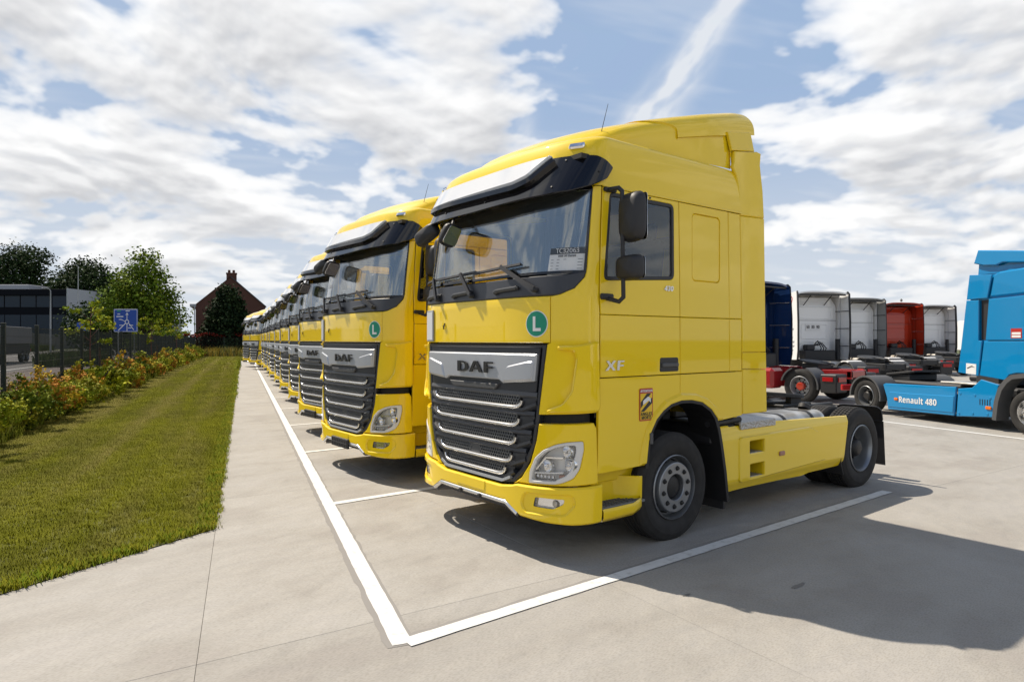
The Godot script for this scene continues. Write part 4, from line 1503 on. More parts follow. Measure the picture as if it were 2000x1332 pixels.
func l_sticker(t: Node3D) -> void:
	var S : Callable = cab_s
	var c := Vector2(sz(0.865), 1.985)
	var disc := func(r: float) -> PackedVector2Array:
		var o := PackedVector2Array()
		for k in 36:
			o.append(c + Vector2(cos(TAU * k / 36), sin(TAU * k / 36)) * r)
		return o
	var g := Geo.new()
	g.panel(disc.call(0.112), [], S, 0.05, 0.004, 0.0, 0.0035)
	var s := part(t, "green_sticker", g, M["white_print"])
	g = Geo.new()
	g.panel(disc.call(0.104), [], S, 0.05, 0.002, 0.0, 0.005)
	part(s, "sticker_disc", g, M["green_print"])
	g = Geo.new()
	g.panel(P2([c.x - 0.034, c.y + 0.062, c.x - 0.008, c.y + 0.062, c.x - 0.008, c.y - 0.036, c.x + 0.046, c.y - 0.036, c.x + 0.046, c.y - 0.062, c.x - 0.034, c.y - 0.062]), [], S, 0.06, 0.002, 0.0, 0.0068)
	part(s, "sticker_letter", g, M["white_print"])

func hood_plate(t: Node3D) -> void:
	var S : Callable = cab_s
	var g := Geo.new()
	g.panel(P2([-sz(0.95), 1.835, -sz(0.74), 1.835, -sz(0.74), 2.155, -sz(0.95), 2.155]), [], S, 0.1, 0.012, 0.003, 0.016)
	var p := part(t, "hood_plate", g, M["galvanised"])
	g = Geo.new()
	g.panel(P2([-sz(0.935), 1.85, -sz(0.755), 1.85, -sz(0.755), 2.14, -sz(0.935), 2.14]), [], S, 0.1, 0.004, 0.0, 0.0185)
	part(p, "plate_face", g, M["plate_white"])
	g = Geo.new()
	var c := cab_s(Vector2(-sz(0.50), 1.985)) + Vector3(-0.006, 0, 0)
	g.tube([c + Vector3(0, 0.03, 0.005), c + Vector3(-0.008, 0.0, 0), c + Vector3(0, -0.028, -0.012)], 0.006, 6)
	g.tube([c + Vector3(-0.004, 0.004, -0.02), c + Vector3(-0.006, 0.006, 0.018)], 0.005, 6)
	part(t, "flap_clip", g, M["hub_black"])

func number_holder(t: Node3D) -> void:
	var g := Geo.new()
	g.slab(round_rect(-0.275, -0.065, 0.275, 0.065, 0.012), Transform3D(Basis(Vector3(0, 0, 1), Vector3.UP, Vector3.LEFT), Vector3(-0.062, 0.43, 0.0)), 0.03, 0.006)
	var p := part(t, "number_plate_holder", g, M["black_plastic"])
	g = Geo.new()
	for k in 9:
		g.bx(-0.068, -0.060, 0.38, 0.48, -0.245 + 0.06 * k, -0.237 + 0.06 * k)
	g.bx(-0.069, -0.060, 0.427, 0.433, -0.26, 0.26)
	part(p, "holder_ribs", g, M["grey_plastic"])

# a printed sheet behind the windscreen: zc = its middle, text = the number on its dark head
func window_sheet(t: Node3D, zc: float, yc: float, text: String, type: String) -> void:
	var S := func(p: Vector2) -> Vector3: return cab_s(Vector2(sz(zc) + p.x, yc + p.y))
	var g := Geo.new()
	g.panel(P2([-0.165, -0.115, 0.165, -0.115, 0.165, 0.115, -0.165, 0.115]), [], S, 0.04, 0.0, 0.0, -0.018)
	var s := part(t, "window_sheet", g, M["white_print"])
	g = Geo.new()
	g.panel(P2([-0.163, 0.06, 0.163, 0.06, 0.163, 0.114, -0.163, 0.114]), [], S, 0.04, 0.0, 0.0, -0.0155)
	part(s, "sheet_head", g, M["black_print"])
	if text == "":
		return
	g = Geo.new()
	for r in 4:
		for c in 4:
			if c == 2 and r > 0:
				continue
			var q := Vector2([-0.145, -0.09, -0.03, 0.10][c], 0.012 - 0.026 * r)
			g.panel(P2([q.x, q.y, q.x + (0.045 if c == 3 else 0.025), q.y, q.x + (0.045 if c == 3 else 0.025), q.y + 0.006, q.x, q.y + 0.006]), [], S, 0.1, 0.0, 0.0, -0.0155)
	g.panel(P2([-0.09, -0.10, 0.08, -0.10, 0.08, -0.092, -0.09, -0.092]), [], S, 0.1, 0.0, 0.0, -0.0155)
	part(s, "sheet_lines", g, M["grey_print"])
	var nn: Vector3 = Geo.new().normal_of(S, Vector2.ZERO)
	var mid: Vector3 = S.call(Vector2.ZERO)
	var right: Vector3 = (S.call(Vector2(0.1, 0)) - S.call(Vector2(-0.1, 0))).normalized()
	var up: Vector3 = nn.cross(right) * -1.0
	up = up if up.y > 0 else -up
	lettering(s, "sheet_words", text, 0.052, S.call(Vector2(0, 0.087)) + nn * -0.0135, right, up, M["white_print"], 0.002)
	lettering(s, "sheet_words", type, 0.024, S.call(Vector2(0, 0.044)) + nn * -0.0135, right, up, M["black_print"], 0.003, true)

func make_tractor(label: String, at: Vector3) -> Node3D:
	var t := thing("yellow_tractor_unit", label, "truck", at, 0.0, "yellow tractor units parked in a row")
	make_cab(t)
	make_chassis(t)
	make_print(t)
	hood_plate(t)
	return t

# ---------------------------------------------------------------- sky: air and clouds
const SKY_W := 4096
const SKY_H := 2048
var sky_rows := []
var gather_map := PackedFloat32Array()
var cloud_a: FastNoiseLite
var cloud_b: FastNoiseLite
var cloud_c: FastNoiseLite
var cirrus: FastNoiseLite
# where the clouds gather and where the air is open: azimuth, elevation, half-widths (degrees), weight
var gather := [
	[8.0, 23.0, 17.0, 6.5, 0.42], [36.0, 22.5, 5.5, 4.5, 0.50], [68.0, 20.0, 9.0, 6.0, 0.50], [64.0, 9.5, 11.0, 2.8, 0.34],
	[17.0, 8.5, 9.0, 2.2, 0.34], [2.0, 10.5, 9.0, 2.4, 0.36], [24.5, 18.5, 2.6, 1.5, 0.42], [12.0, 14.5, 9.0, 2.6, 0.22], [30.0, 12.5, 4.5, 2.0, 0.24],
	[49.5, 19.0, 8.5, 9.0, -0.75], [24.0, 14.0, 5.5, 2.2, -0.34], [60.0, 14.0, 3.5, 2.5, -0.42], [3.0, 17.0, 4.0, 1.6, -0.30], [27.0, 10.5, 4.0, 1.4, -0.2], [57.0, 6.0, 4.0, 2.0, -0.2]]

func cloud_density(d: Vector3, fine: bool) -> float:
	var k := 1.0 / (maxf(d.y, 0.0) + 0.20)
	var x := d.x * k
	var z := d.z * k
	var w := cloud_c.get_noise_2d(x * 0.8, z * 0.8) * 0.35
	var n := cloud_a.get_noise_2d(x + w, z - w)
	if fine:
		n += 0.55 * cloud_b.get_noise_2d(x + w * 0.5, z + w * 0.5)
	var gx := fposmod(atan2(d.x, -d.z) / TAU, 1.0) * 719.999
	var gy := clampf(asin(clampf(d.y, 0.0, 1.0)) / (PI / 2) * 179.0, 0.0, 178.999)
	var i := int(gx)
	var j := int(gy)
	var i2 := (i + 1) % 720
	var fx := gx - i
	var fy := gy - j
	return n + lerpf(lerpf(gather_map[j * 720 + i], gather_map[j * 720 + i2], fx), lerpf(gather_map[j * 720 + 720 + i], gather_map[j * 720 + 720 + i2], fx), fy)

func make_gather_map() -> void:
	gather_map.resize(720 * 180)
	for j in 180:
		for i in 720:
			gather_map[j * 720 + i] = 0.10 - 0.42 * smoothstep(62.0, 115.0, float(j))
	for q in gather:
		for j in 180:
			for i in 720:
				var da: float = wrapf(i * 0.5 - q[0], -180.0, 180.0) / q[2]
				var de: float = (j * 90.0 / 179.0 - q[1]) / q[3]
				var s: float = da * da + de * de
				if s < 9.0:
					gather_map[j * 720 + i] += q[4] * exp(-s * 0.7)

func sky_row(j: int) -> void:
	var row := PackedByteArray()
	row.resize(SKY_W * 3)
	var el := PI / 2 - PI * (j + 0.5) / SKY_H
	var sun := Vector3(-0.22, 1.0, -0.74).normalized()
	var y := sin(el)
	var ce := cos(el)
	var up := clampf(y, 0.0, 1.0)
	var air := Color(0.80, 0.86, 0.93).lerp(Color(0.40, 0.55, 0.80), smoothstep(0.0, 0.36, up)).lerp(Color(0.085, 0.175, 0.40), smoothstep(0.40, 0.85, up))
	for i in SKY_W:
		var az := TAU * (i + 0.5) / SKY_W
		var d := Vector3(sin(az) * ce, y, -cos(az) * ce)
		var col := air
		if y > -0.01:
			var s := maxf(0.0, d.dot(sun))
			col = col.lerp(Color(0.80, 0.86, 0.93), 0.45 * pow(s, 5.0))
			# high streaks
			var ca := rad_to_deg(az)
			if ca > 180.0:
				ca -= 360.0
			var el_d := rad_to_deg(el)
			var line := 50.4 + (el_d - 19.5) * 0.8 + 0.7 * cirrus.get_noise_2d(el_d * 0.35, 3.0)
			var band := exp(-pow((ca - line) / (1.1 + 0.13 * maxf(26.0 - el_d, 0.0)), 2.0)) * smoothstep(11.0, 17.0, el_d) * (1.0 - smoothstep(36.0, 52.0, el_d))
			band += 0.5 * exp(-pow((ca - 38.6) / 0.9, 2.0)) * smoothstep(11.0, 17.0, el_d) * (1.0 - smoothstep(19.0, 23.0, el_d))
			var kk := 1.0 / (up + 0.12)
			var st := cirrus.get_noise_2d(d.x * kk * 2.2 + d.z * kk * 1.2, (d.z * kk - d.x * kk * 0.4) * 9.0) * 0.5 + 0.5
			col = col.lerp(Color(1.0, 1.02, 1.05), clampf(band * (0.35 + 0.9 * smoothstep(0.25, 0.75, cirrus.get_noise_2d(el_d * 0.30 + (ca - line) * 0.25, (ca - line) * 0.5 - el_d * 0.12) * 0.5 + 0.5)) + 0.22 * smoothstep(0.5, 0.9, st), 0.0, 0.8))
			var n := cloud_density(d, true)
			var a := 1.0 - exp(-4.6 * pow(maxf(0.0, n + 0.02), 1.25) * 1.6)
			if a > 0.01:
				# light falls through from the sun's side: thick parts and undersides are grey, edges white
				var n2 := cloud_density((d + sun * 0.07).normalized(), false)
				var n3 := cloud_density((d + sun * 0.016).normalized(), true)
				var lit := 0.57 + 0.50 * exp(-1.25 * maxf(0.0, n2)) + 0.34 * clampf(n - n3, -0.3, 0.3)
				lit += 0.10 * (1.0 - smoothstep(0.05, 0.4, n))
				var c := Color(0.34, 0.355, 0.40).lerp(Color(1.17, 1.17, 1.17), clampf((lit - 0.35) / 0.68, 0.0, 1.0))
				c = c.lerp(Color(0.80, 0.84, 0.89), 0.6 * (1.0 - smoothstep(0.0, 0.13, up)))
				col = col.lerp(c, a)
		else:
			col = Color(0.30, 0.30, 0.28)
		col = (col * (1.0 / 1.2)).linear_to_srgb()
		row[i * 3] = clampi(int(col.r * 255.0 + 0.5), 0, 255)
		row[i * 3 + 1] = clampi(int(col.g * 255.0 + 0.5), 0, 255)
		row[i * 3 + 2] = clampi(int(col.b * 255.0 + 0.5), 0, 255)
	sky_rows[j] = row

func sky_picture() -> ImageTexture:
	make_gather_map()
	cloud_a = noise(1.25, 5, 23)
	cloud_b = noise(5.0, 5, 11)
	cloud_c = noise(0.9, 2, 3)
	cirrus = noise(0.55, 4, 8)
	sky_rows.resize(SKY_H)
	var blank := PackedByteArray()
	blank.resize(SKY_W * 3)
	blank.fill(148)
	for j in range(SKY_H / 2 + 16, SKY_H):
		sky_rows[j] = blank
	var job := WorkerThreadPool.add_group_task(sky_row, SKY_H / 2 + 16)
	WorkerThreadPool.wait_for_group_task_completion(job)
	var all := PackedByteArray()
	for j in SKY_H:
		all.append_array(sky_rows[j])
	sky_rows.clear()
	return ImageTexture.create_from_image(Image.create_from_data(SKY_W, SKY_H, false, Image.FORMAT_RGB8, all))

# ---------------------------------------------------------------- the yard
const ROW := Vector3(0.267, 0, -0.9637)      # along the row of bays, away from the camera
const ACROSS := Vector3(0.9637, 0, 0.267)    # across it, towards the trucks

func at(a: float, b: float, y := 0.0) -> Vector3:
	return ROW * a + ACROSS * b + Vector3(0, y, 0)

func ground_poly(g: Geo, poly: PackedVector2Array, y: float, depth := 0.0, bev := 0.0) -> void:
	# poly holds (x, z)
	g.panel(poly, [], func(p: Vector2) -> Vector3: return Vector3(p.x, y, -p.y), 400.0, depth, bev)

func xz(pts: Array) -> PackedVector2Array:
	var r := PackedVector2Array()
	for p in pts:
		r.append(Vector2(p.x, -p.z))
	return r

func concrete(called: String, tint: float) -> void:
	var m := mat(called, Color(0.345, 0.329, 0.303) * tint, 0.85)
	m.albedo_texture = M["_patch"]
	tri_tex(m, 0.16, true)
	m.uv1_scale = Vector3(0.10, 0.10, 0.14)
	m.detail_enabled = true
	m.detail_blend_mode = BaseMaterial3D.BLEND_MODE_MUL
	m.detail_albedo = M["_streak"]
	m.detail_uv_layer = BaseMaterial3D.DETAIL_UV_2
	m.uv2_triplanar = true
	m.uv2_world_triplanar = true
	m.uv2_scale = Vector3(0.55, 0.55, 1.5)
	m.normal_enabled = true
	m.normal_texture = M["_grit"]
	m.normal_scale = 0.25

func make_ground_materials() -> void:
	M["_patch"] = noise_tex(1024, 0.007, 6, 41, [[0.2, 0.42, 0.6, 0.85], [Color(0.93, 0.925, 0.915), Color(0.97, 0.968, 0.96), Color(0.985, 0.985, 0.98), Color(1, 1, 1)]])
	M["_streak"] = noise_tex(1024, 0.05, 4, 17, [[0.15, 0.5, 0.85], [Color(0.90, 0.895, 0.885), Color(0.97, 0.968, 0.965), Color(1, 1, 1)]])
	M["_grit"] = noise_tex(512, 0.05, 3, 19, null, 3.0)
	concrete("concrete_a", 1.0)
	concrete("concrete_b", 0.97)
	concrete("concrete_c", 1.03)
	var p := mat("road_paint", Color(0.62, 0.62, 0.60), 0.75)
	p.albedo_texture = noise_tex(512, 0.03, 5, 77, [[0.1, 0.3, 0.5], [Color(0.90, 0.90, 0.895), Color(0.97, 0.97, 0.965), Color(1, 1, 1)]])
	tri_tex(p, 0.6, true)
	mat("primer", Color(0.225, 0.212, 0.195), 0.85)
	mat("joint", Color(0.17, 0.125, 0.085), 0.95)
	mat("oil", Color(0.16, 0.15, 0.14), 0.7)
	var a := mat("asphalt", Color(0.085, 0.082, 0.08), 0.9)
	a.albedo_texture = noise_tex(512, 0.05, 5, 51, two_tones(Color(0.75, 0.75, 0.75), Color(1, 1, 1)))
	tri_tex(a, 0.4, true)
	var b := mat("brown_paving", Color(0.13, 0.10, 0.085), 0.9)
	b.albedo_texture = a.albedo_texture
	tri_tex(b, 0.5, true)
	var s := mat("soil", Color(0.09, 0.075, 0.045), 0.95)
	s.albedo_texture = a.albedo_texture
	tri_tex(s, 0.7, true)
	var t := mat("turf", Color(0.12, 0.12, 0.02), 0.95)
	t.albedo_texture = noise_tex(512, 0.02, 5, 52, two_tones(Color(0.7, 0.75, 0.6), Color(1, 1, 1)))
	tri_tex(t, 0.35, true)
	var f := mat("field", Color(0.075, 0.09, 0.03), 0.95)
	f.albedo_texture = t.albedo_texture
	tri_tex(f, 0.05, true)

func make_yard() -> void:
	make_ground_materials()
	var g := Geo.new()
	g.quad(Vector3(-900, -0.06, -900), Vector3(900, -0.06, -900), Vector3(900, -0.06, 900), Vector3(-900, -0.06, 900), Vector3.UP)
	struct("ground", g, M["field"])
	# base under the slabs, dark in the joints
	var G0 := Vector3(1.66, 0, -6.90)
	var G1 := G0 + ROW * 57.0
	var left := Vector3(-14, 0, 0.93)
	var edge := xz([G0, G1, G1 + ACROSS * 60, Vector3(75, 0, 30), Vector3(-14, 0, 30), left])
	g = Geo.new()
	ground_poly(g, edge, -0.007)
	struct("yard_base", g, M["joint"])
	# slabs about 4.1 m square, one piece each near the camera
	var P := Vector2(0.9963, -0.086)      # (x, -z)
	var Q := Vector2(0.086, 0.9963)
	var yard := Node3D.new()
	yard.name = "yard"
	add_child(yard)
	yard.set_meta("kind", "structure")
	var leftside := xz([at(7.2, -0.2438), at(-30, -0.2438), at(-30, -40), left + Vector3(-10, 0, 0), left])
	var rightside := xz([at(-30, -0.2412), at(64, -0.2412), at(64, 70), at(-30, 70)])
	var edges := Geo.new().inset(edge, 0.0)
	var size := 4.14
	var k := 0
	for i in range(-2, 7):
		for j in range(-3, 8):
			# joints cross at p = 3.33, q = 4.141 of the (x, -z) plane
			var c := P * (3.328 + (i - 1) * size) + Q * (4.141 + (j - 1) * size)
			var h := 0.0014
			var cell := PackedVector2Array([c + P * h + Q * h, c + P * (size - h) + Q * h, c + P * (size - h) + Q * (size - h), c + P * h + Q * (size - h)])
			for zone in [leftside, rightside]:
				for q in Geometry2D.intersect_polygons(cell, edges):
					for r in Geometry2D.intersect_polygons(q, zone):
						var s := Geo.new()
						ground_poly(s, s.cleaned(r), 0.0, 0.012, 0.001)
						part(yard, "slab", s, M[["concrete_a", "concrete_b", "concrete_a", "concrete_c"][k % 4]])
						k += 1
	# the rest of the yard in one sheet round them
	var c0 := P * (3.328 - 3 * size) + Q * (4.141 - 4 * size)
	var near := PackedVector2Array([c0, c0 + P * size * 9, c0 + P * size * 9 + Q * size * 11, c0 + Q * size * 11])
	for piece in Geometry2D.clip_polygons(edge, near):
		var s := Geo.new()
		ground_poly(s, s.cleaned(piece), 0.0)
		part(yard, "far_slabs", s, M["concrete_a"])
	# painted bay lines: the front line along the row and one line beside each bay
	var wobble := noise(2.2, 2, 7)
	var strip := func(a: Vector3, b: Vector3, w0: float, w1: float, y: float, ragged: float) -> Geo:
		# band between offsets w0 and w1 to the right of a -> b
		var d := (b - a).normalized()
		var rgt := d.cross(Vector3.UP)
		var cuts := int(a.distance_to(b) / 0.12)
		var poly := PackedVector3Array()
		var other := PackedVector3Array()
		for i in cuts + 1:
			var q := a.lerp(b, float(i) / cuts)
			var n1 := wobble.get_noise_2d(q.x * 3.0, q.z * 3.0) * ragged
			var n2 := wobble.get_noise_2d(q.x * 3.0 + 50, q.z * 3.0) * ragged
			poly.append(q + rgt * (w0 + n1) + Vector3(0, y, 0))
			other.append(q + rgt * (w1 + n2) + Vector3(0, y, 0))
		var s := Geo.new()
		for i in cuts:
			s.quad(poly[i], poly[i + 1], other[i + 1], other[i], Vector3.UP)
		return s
	struct("line_border", strip.call(at(3.95, 0.90), at(54, 0.90), -0.105, 0.085, 0.002, 0.02), M["primer"])  # darker primer strip bordering the white paint
	struct("painted_line", strip.call(at(3.97, 0.90), at(54, 0.90), -0.062, 0.062, 0.0045, 0.006), M["road_paint"])
	for i in 15:
		var z := -3.585 - 3.56 * i
		var x0 := 1.955 + 0.986 * i
		if i == 0:
			struct("line_border", strip.call(Vector3(x0, 0, z), Vector3(8.55, 0, z), -0.10, 0.06, 0.0025, 0.02), M["primer"])
		struct("painted_line", strip.call(Vector3(x0, 0, z), Vector3(x0 + 6.6, 0, z), -0.06, 0.06, 0.0065, 0.006), M["road_paint"])
	struct("painted_line", strip.call(Vector3(17.9, 0, -14.6), Vector3(13.6, 0, 1.9), -0.06, 0.06, 0.0045, 0.006), M["road_paint"])
	# old oil spots
	for q in [[4.75, -2.62, 0.10, 0.022], [3.93, -3.02, 0.04, 0.014]]:
		g = Geo.new()
		var blot := PackedVector2Array()
		for i in 18:
			var a := TAU * i / 18
			var r := 1.0 + 0.35 * wobble.get_noise_2d(cos(a) * 2.0 + q[0] * 9, sin(a) * 2.0)
			blot.append(Vector2(q[0] + cos(a) * q[2] * r, -q[1] + sin(a) * q[3] * r))
		ground_poly(g, blot, 0.003)
		struct("oil_spot", g, M["oil"])

# ---------------------------------------------------------------- lawn, planting strip, fence, road
func make_left() -> void:
	var G0 := Vector3(1.66, 0, -6.90)
	var L := Vector3(-14, 0, 0.93)
	var rough := noise(0.5, 3, 61)
	var g := Geo.new()
	var front := []
	for k in 60:
		var p := G0.lerp(L, k / 59.0)
		front.append(p + Vector3(0, 0, -0.02 + 0.03 * rough.get_noise_2d(k * 3.0, 5.0)))
	var side := []
	for k in 200:
		side.append(at(lerpf(7.0, 64.0, k / 199.0), -0.262 + 0.03 * rough.get_noise_2d(k * 2.0, 0.0)))
	var lawn := []
	for k in range(59, -1, -1):
		lawn.append(front[k])
	lawn.append_array(side)
	lawn.append_array([at(64, 25), at(83, 25), at(83, -4.9), at(-6, -4.9)])
	ground_poly(g, xz(lawn), 0.004)
	struct("lawn", g, M["turf"])
	g = Geo.new()
	ground_poly(g, xz([at(-6, -5.6), at(84, -5.6), at(84, -3.95), at(-6, -3.95)]), 0.010)
	struct("planting_strip", g, M["soil"])
	g = Geo.new()
	ground_poly(g, xz([at(-30, -12.6), at(260, -12.6), at(260, -5.6), at(-30, -5.6)]), -0.02)
	struct("path", g, M["brown_paving"])
	g = Geo.new()
	ground_poly(g, xz([at(-30, -31), at(400, -31), at(400, -12.6), at(-30, -12.6)]), -0.024)
	struct("road", g, M["asphalt"])
	for q in [[-13.5, 0.16, false], [-17.2, 0.14, true], [-21.0, 0.14, true], [-24.6, 0.16, false]]:
		var a0 := 0.0
		while a0 < (300.0 if not q[2] else 150.0):
			var l := 300.0 if not q[2] else 3.0
			g = Geo.new()
			ground_poly(g, xz([at(a0, q[0] - q[1]), at(a0 + l, q[0] - q[1]), at(a0 + l, q[0]), at(a0, q[0])]), -0.018)
			struct("road_marking", g, M["road_paint"])
			a0 += l + 6.0
	make_grass()
	make_fence()

func make_grass() -> void:
	rng.seed = 4
	var blades := func(n: int, h: float, w: float, spread: float) -> ArrayMesh:
		var g := Geo.new()
		for k in n:
			var a := rng.randf() * TAU
			var b := rng.randf() * TAU
			var o := Vector3(cos(a), 0, sin(a)) * spread * sqrt(rng.randf())
			var lean := Vector3(cos(b), 0, sin(b)) * h * rng.randf_range(0.2, 0.9)
			var hh := h * rng.randf_range(0.55, 1.1)
			var s := Vector3(-sin(b), 0, cos(b)) * w
			var mid := o + lean * 0.35 + Vector3(0, hh * 0.6, 0)
			var tip := o + lean + Vector3(0, hh, 0)
			var nn := (Vector3(cos(b), 0, sin(b)) * -0.5 + Vector3.UP).normalized()
			g.quadn(o - s, o + s, mid + s * 0.7, mid - s * 0.7, nn, nn, nn, nn)
			g.tri(mid - s * 0.7, mid + s * 0.7, tip, nn)
		return g.mesh()
	var m := mat("grass_blades", Color(1, 1, 1), 0.75)
	m.vertex_color_use_as_albedo = true
	m.backlight_enabled = true
	m.backlight = Color(0.3, 0.3, 0.3)
	m.metallic_specular = 0.15
	var tone := noise(0.35, 4, 15)
	var patchy := noise(1.3, 3, 33)
	var zones := [[-4.0, 22.0, 900, 14, 0.036, 0.0026, 0.05], [22.0, 44.0, 240, 16, 0.05, 0.005, 0.09], [44.0, 83.0, 70, 18, 0.08, 0.011, 0.16]]
	for z in zones:
		var mm := MultiMesh.new()
		mm.transform_format = MultiMesh.TRANSFORM_3D
		mm.use_colors = true
		mm.mesh = blades.call(z[3], z[4], z[5], z[6])
		var spots := []
		var tints := []
		var wide := 3.9 if z[0] < 43 else 4.4
		var area: float = (z[1] - z[0]) * wide
		for k in int(area * z[2]):
			var a := rng.randf_range(z[0], z[1])
			var b := rng.randf_range(-4.1, -0.24)
			if a > 64.0 and rng.randf() < 0.5:
				b = rng.randf_range(-0.2, 9.0)
			# ragged edge, taller along the rim
			var rim := smoothstep(-0.55, -0.2, b)
			b -= 0.02 * rng.randf()
			var p := at(a, b)
			# stay behind the front edge of the lawn
			var t := (p - Vector3(1.66, 0, -6.9)).dot(Vector3(0.447, 0, 0.894))
			if t > -0.01:
				continue
			var nearrim := maxf(rim, smoothstep(-0.4, 0.0, t)) if a < 64 else 0.0
			var n1 := tone.get_noise_2d(p.x, p.z)
			var n2 := patchy.get_noise_2d(p.x, p.z)
			var n3 := tone.get_noise_2d(a * 0.35 + 40.0, b * 5.0)
			# mown swathes: dry clippings lie in bands along the row
			var dry := maxf(exp(-pow((b + 3.5 + 0.2 * n1) / 0.34, 2.0)), maxf(0.9 * exp(-pow((b + 2.05 + 0.2 * n1) / 0.22, 2.0)), 0.55 * exp(-pow((b + 0.95 + 0.15 * n1) / 0.15, 2.0))))
			dry = clampf(dry * smoothstep(5.0, 18.0, a) + 0.22 * n2 + 0.55 * n3 + 0.12, 0.0, 1.0)
			var lime := clampf(0.5 + n1 * 0.7 + n2 * 0.5 - n3 * 0.6, 0.0, 1.0)
			var c := Color(0.115, 0.120, 0.004).lerp(Color(0.19, 0.195, 0.006), lime)
			c = c.lerp(Color(0.26, 0.225, 0.06), dry * (0.85 if rng.randf() < 0.75 else 0.25) * (1.0 - 0.7 * nearrim))
			if nearrim > 0.4 and rng.randf() < 0.5:
				c = Color(0.13, 0.18, 0.006) if rng.randf() < 0.7 else Color(0.26, 0.235, 0.012)
			c = c * rng.randf_range(0.82, 1.15)
			c.a = 1.0
			var s := rng.randf_range(0.7, 1.15) * (1.0 + 0.7 * nearrim * rng.randf())
			spots.append(Transform3D(Basis(Vector3.UP, rng.randf() * TAU).scaled(Vector3(s, s * rng.randf_range(0.8, 1.2), s)), p + Vector3(0, 0.003, 0)))
			tints.append(c)
		mm.instance_count = spots.size()
		for k in spots.size():
			mm.set_instance_transform(k, spots[k])
			mm.set_instance_color(k, tints[k])
		var o := MultiMeshInstance3D.new()
		o.name = numbered("grass")
		o.multimesh = mm
		o.material_override = m
		add_child(o)
		tag(o, ["short mown grass on the near part of the lawn", "striped mown grass on the middle of the lawn", "mown grass at the far end of the lawn"][zones.find(z)], "grass")
		o.set_meta("kind", "stuff")

func make_fence() -> void:
	mat("fence_green", Color(0.006, 0.013, 0.010), 0.7)
	var a0 := 9.9
	var step := 2.52
	var n := 29
	var f := thing("mesh_fence", "dark green wire mesh fence with posts between lawn and road", "fence", at(a0, -4.8))
	var post := Geo.new()
	post.bx(-0.04, 0.04, -0.05, 2.2, -0.04, 0.04, 0.006)
	post.bx(-0.045, 0.045, 2.2, 2.225, -0.045, 0.045, 0.008)
	var pm := post.mesh()
	var dirn := ROW
	var wires := Geo.new()
	var dz := step - 0.08
	for k in 50:
		var s := 0.04 + dz * k / 49.0
		wires.box(Transform3D(Basis(), Vector3(s, 1.1, 0)), Vector3(0.005, 2.1, 0.005))
	for k in 11:
		for e in [-0.006, 0.006]:
			wires.box(Transform3D(Basis(), Vector3(step / 2, 0.06 + 0.208 * k, e)), Vector3(dz, 0.006, 0.006))
	var wm := wires.mesh()
	var turn := Basis(ROW, Vector3.UP, ROW.cross(Vector3.UP))
	for i in n:
		var o := part(f, "post", pm, M["fence_green"])
		o.transform = Transform3D(turn, ROW * step * i)
		if i < n - 1:
			var w := part(f, "mesh_panel", wm, M["fence_green"])
			w.transform = Transform3D(turn, ROW * step * i)
	# the same fence turns across the far end of the lawn
	var f2 := thing("mesh_fence", "dark green wire mesh fence across the far end of the lawn before the red hedge", "fence", at(a0 + step * (n - 1), -4.8) + ACROSS * 0.4)
	var turn2 := Basis(ACROSS, Vector3.UP, ACROSS.cross(Vector3.UP))
	for i in 4:
		var o := part(f2, "post", pm, M["fence_green"])
		o.transform = Transform3D(turn2, ACROSS * step * (i + 0.0))
		var w := part(f2, "mesh_panel", wm, M["fence_green"])
		w.transform = Transform3D(turn2, ACROSS * step * i)

# ---------------------------------------------------------------- the trucks across the yard
func flat_side(g: Geo, poly: Array, z: float, thick := 0.03, bev := 0.008, holes := []) -> void:
	# polygon of (x, y) in the plane z, facing +z for z > 0 and -z for z < 0
	var sg := signf(z)
	var hs := []
	for h in holes:
		hs.append(side_of(h, sg))
	g.panel(side_of(P2(poly), sg), hs, func(p: Vector2) -> Vector3: return Vector3(p.x * sg, p.y, z), 0.4, thick, bev)

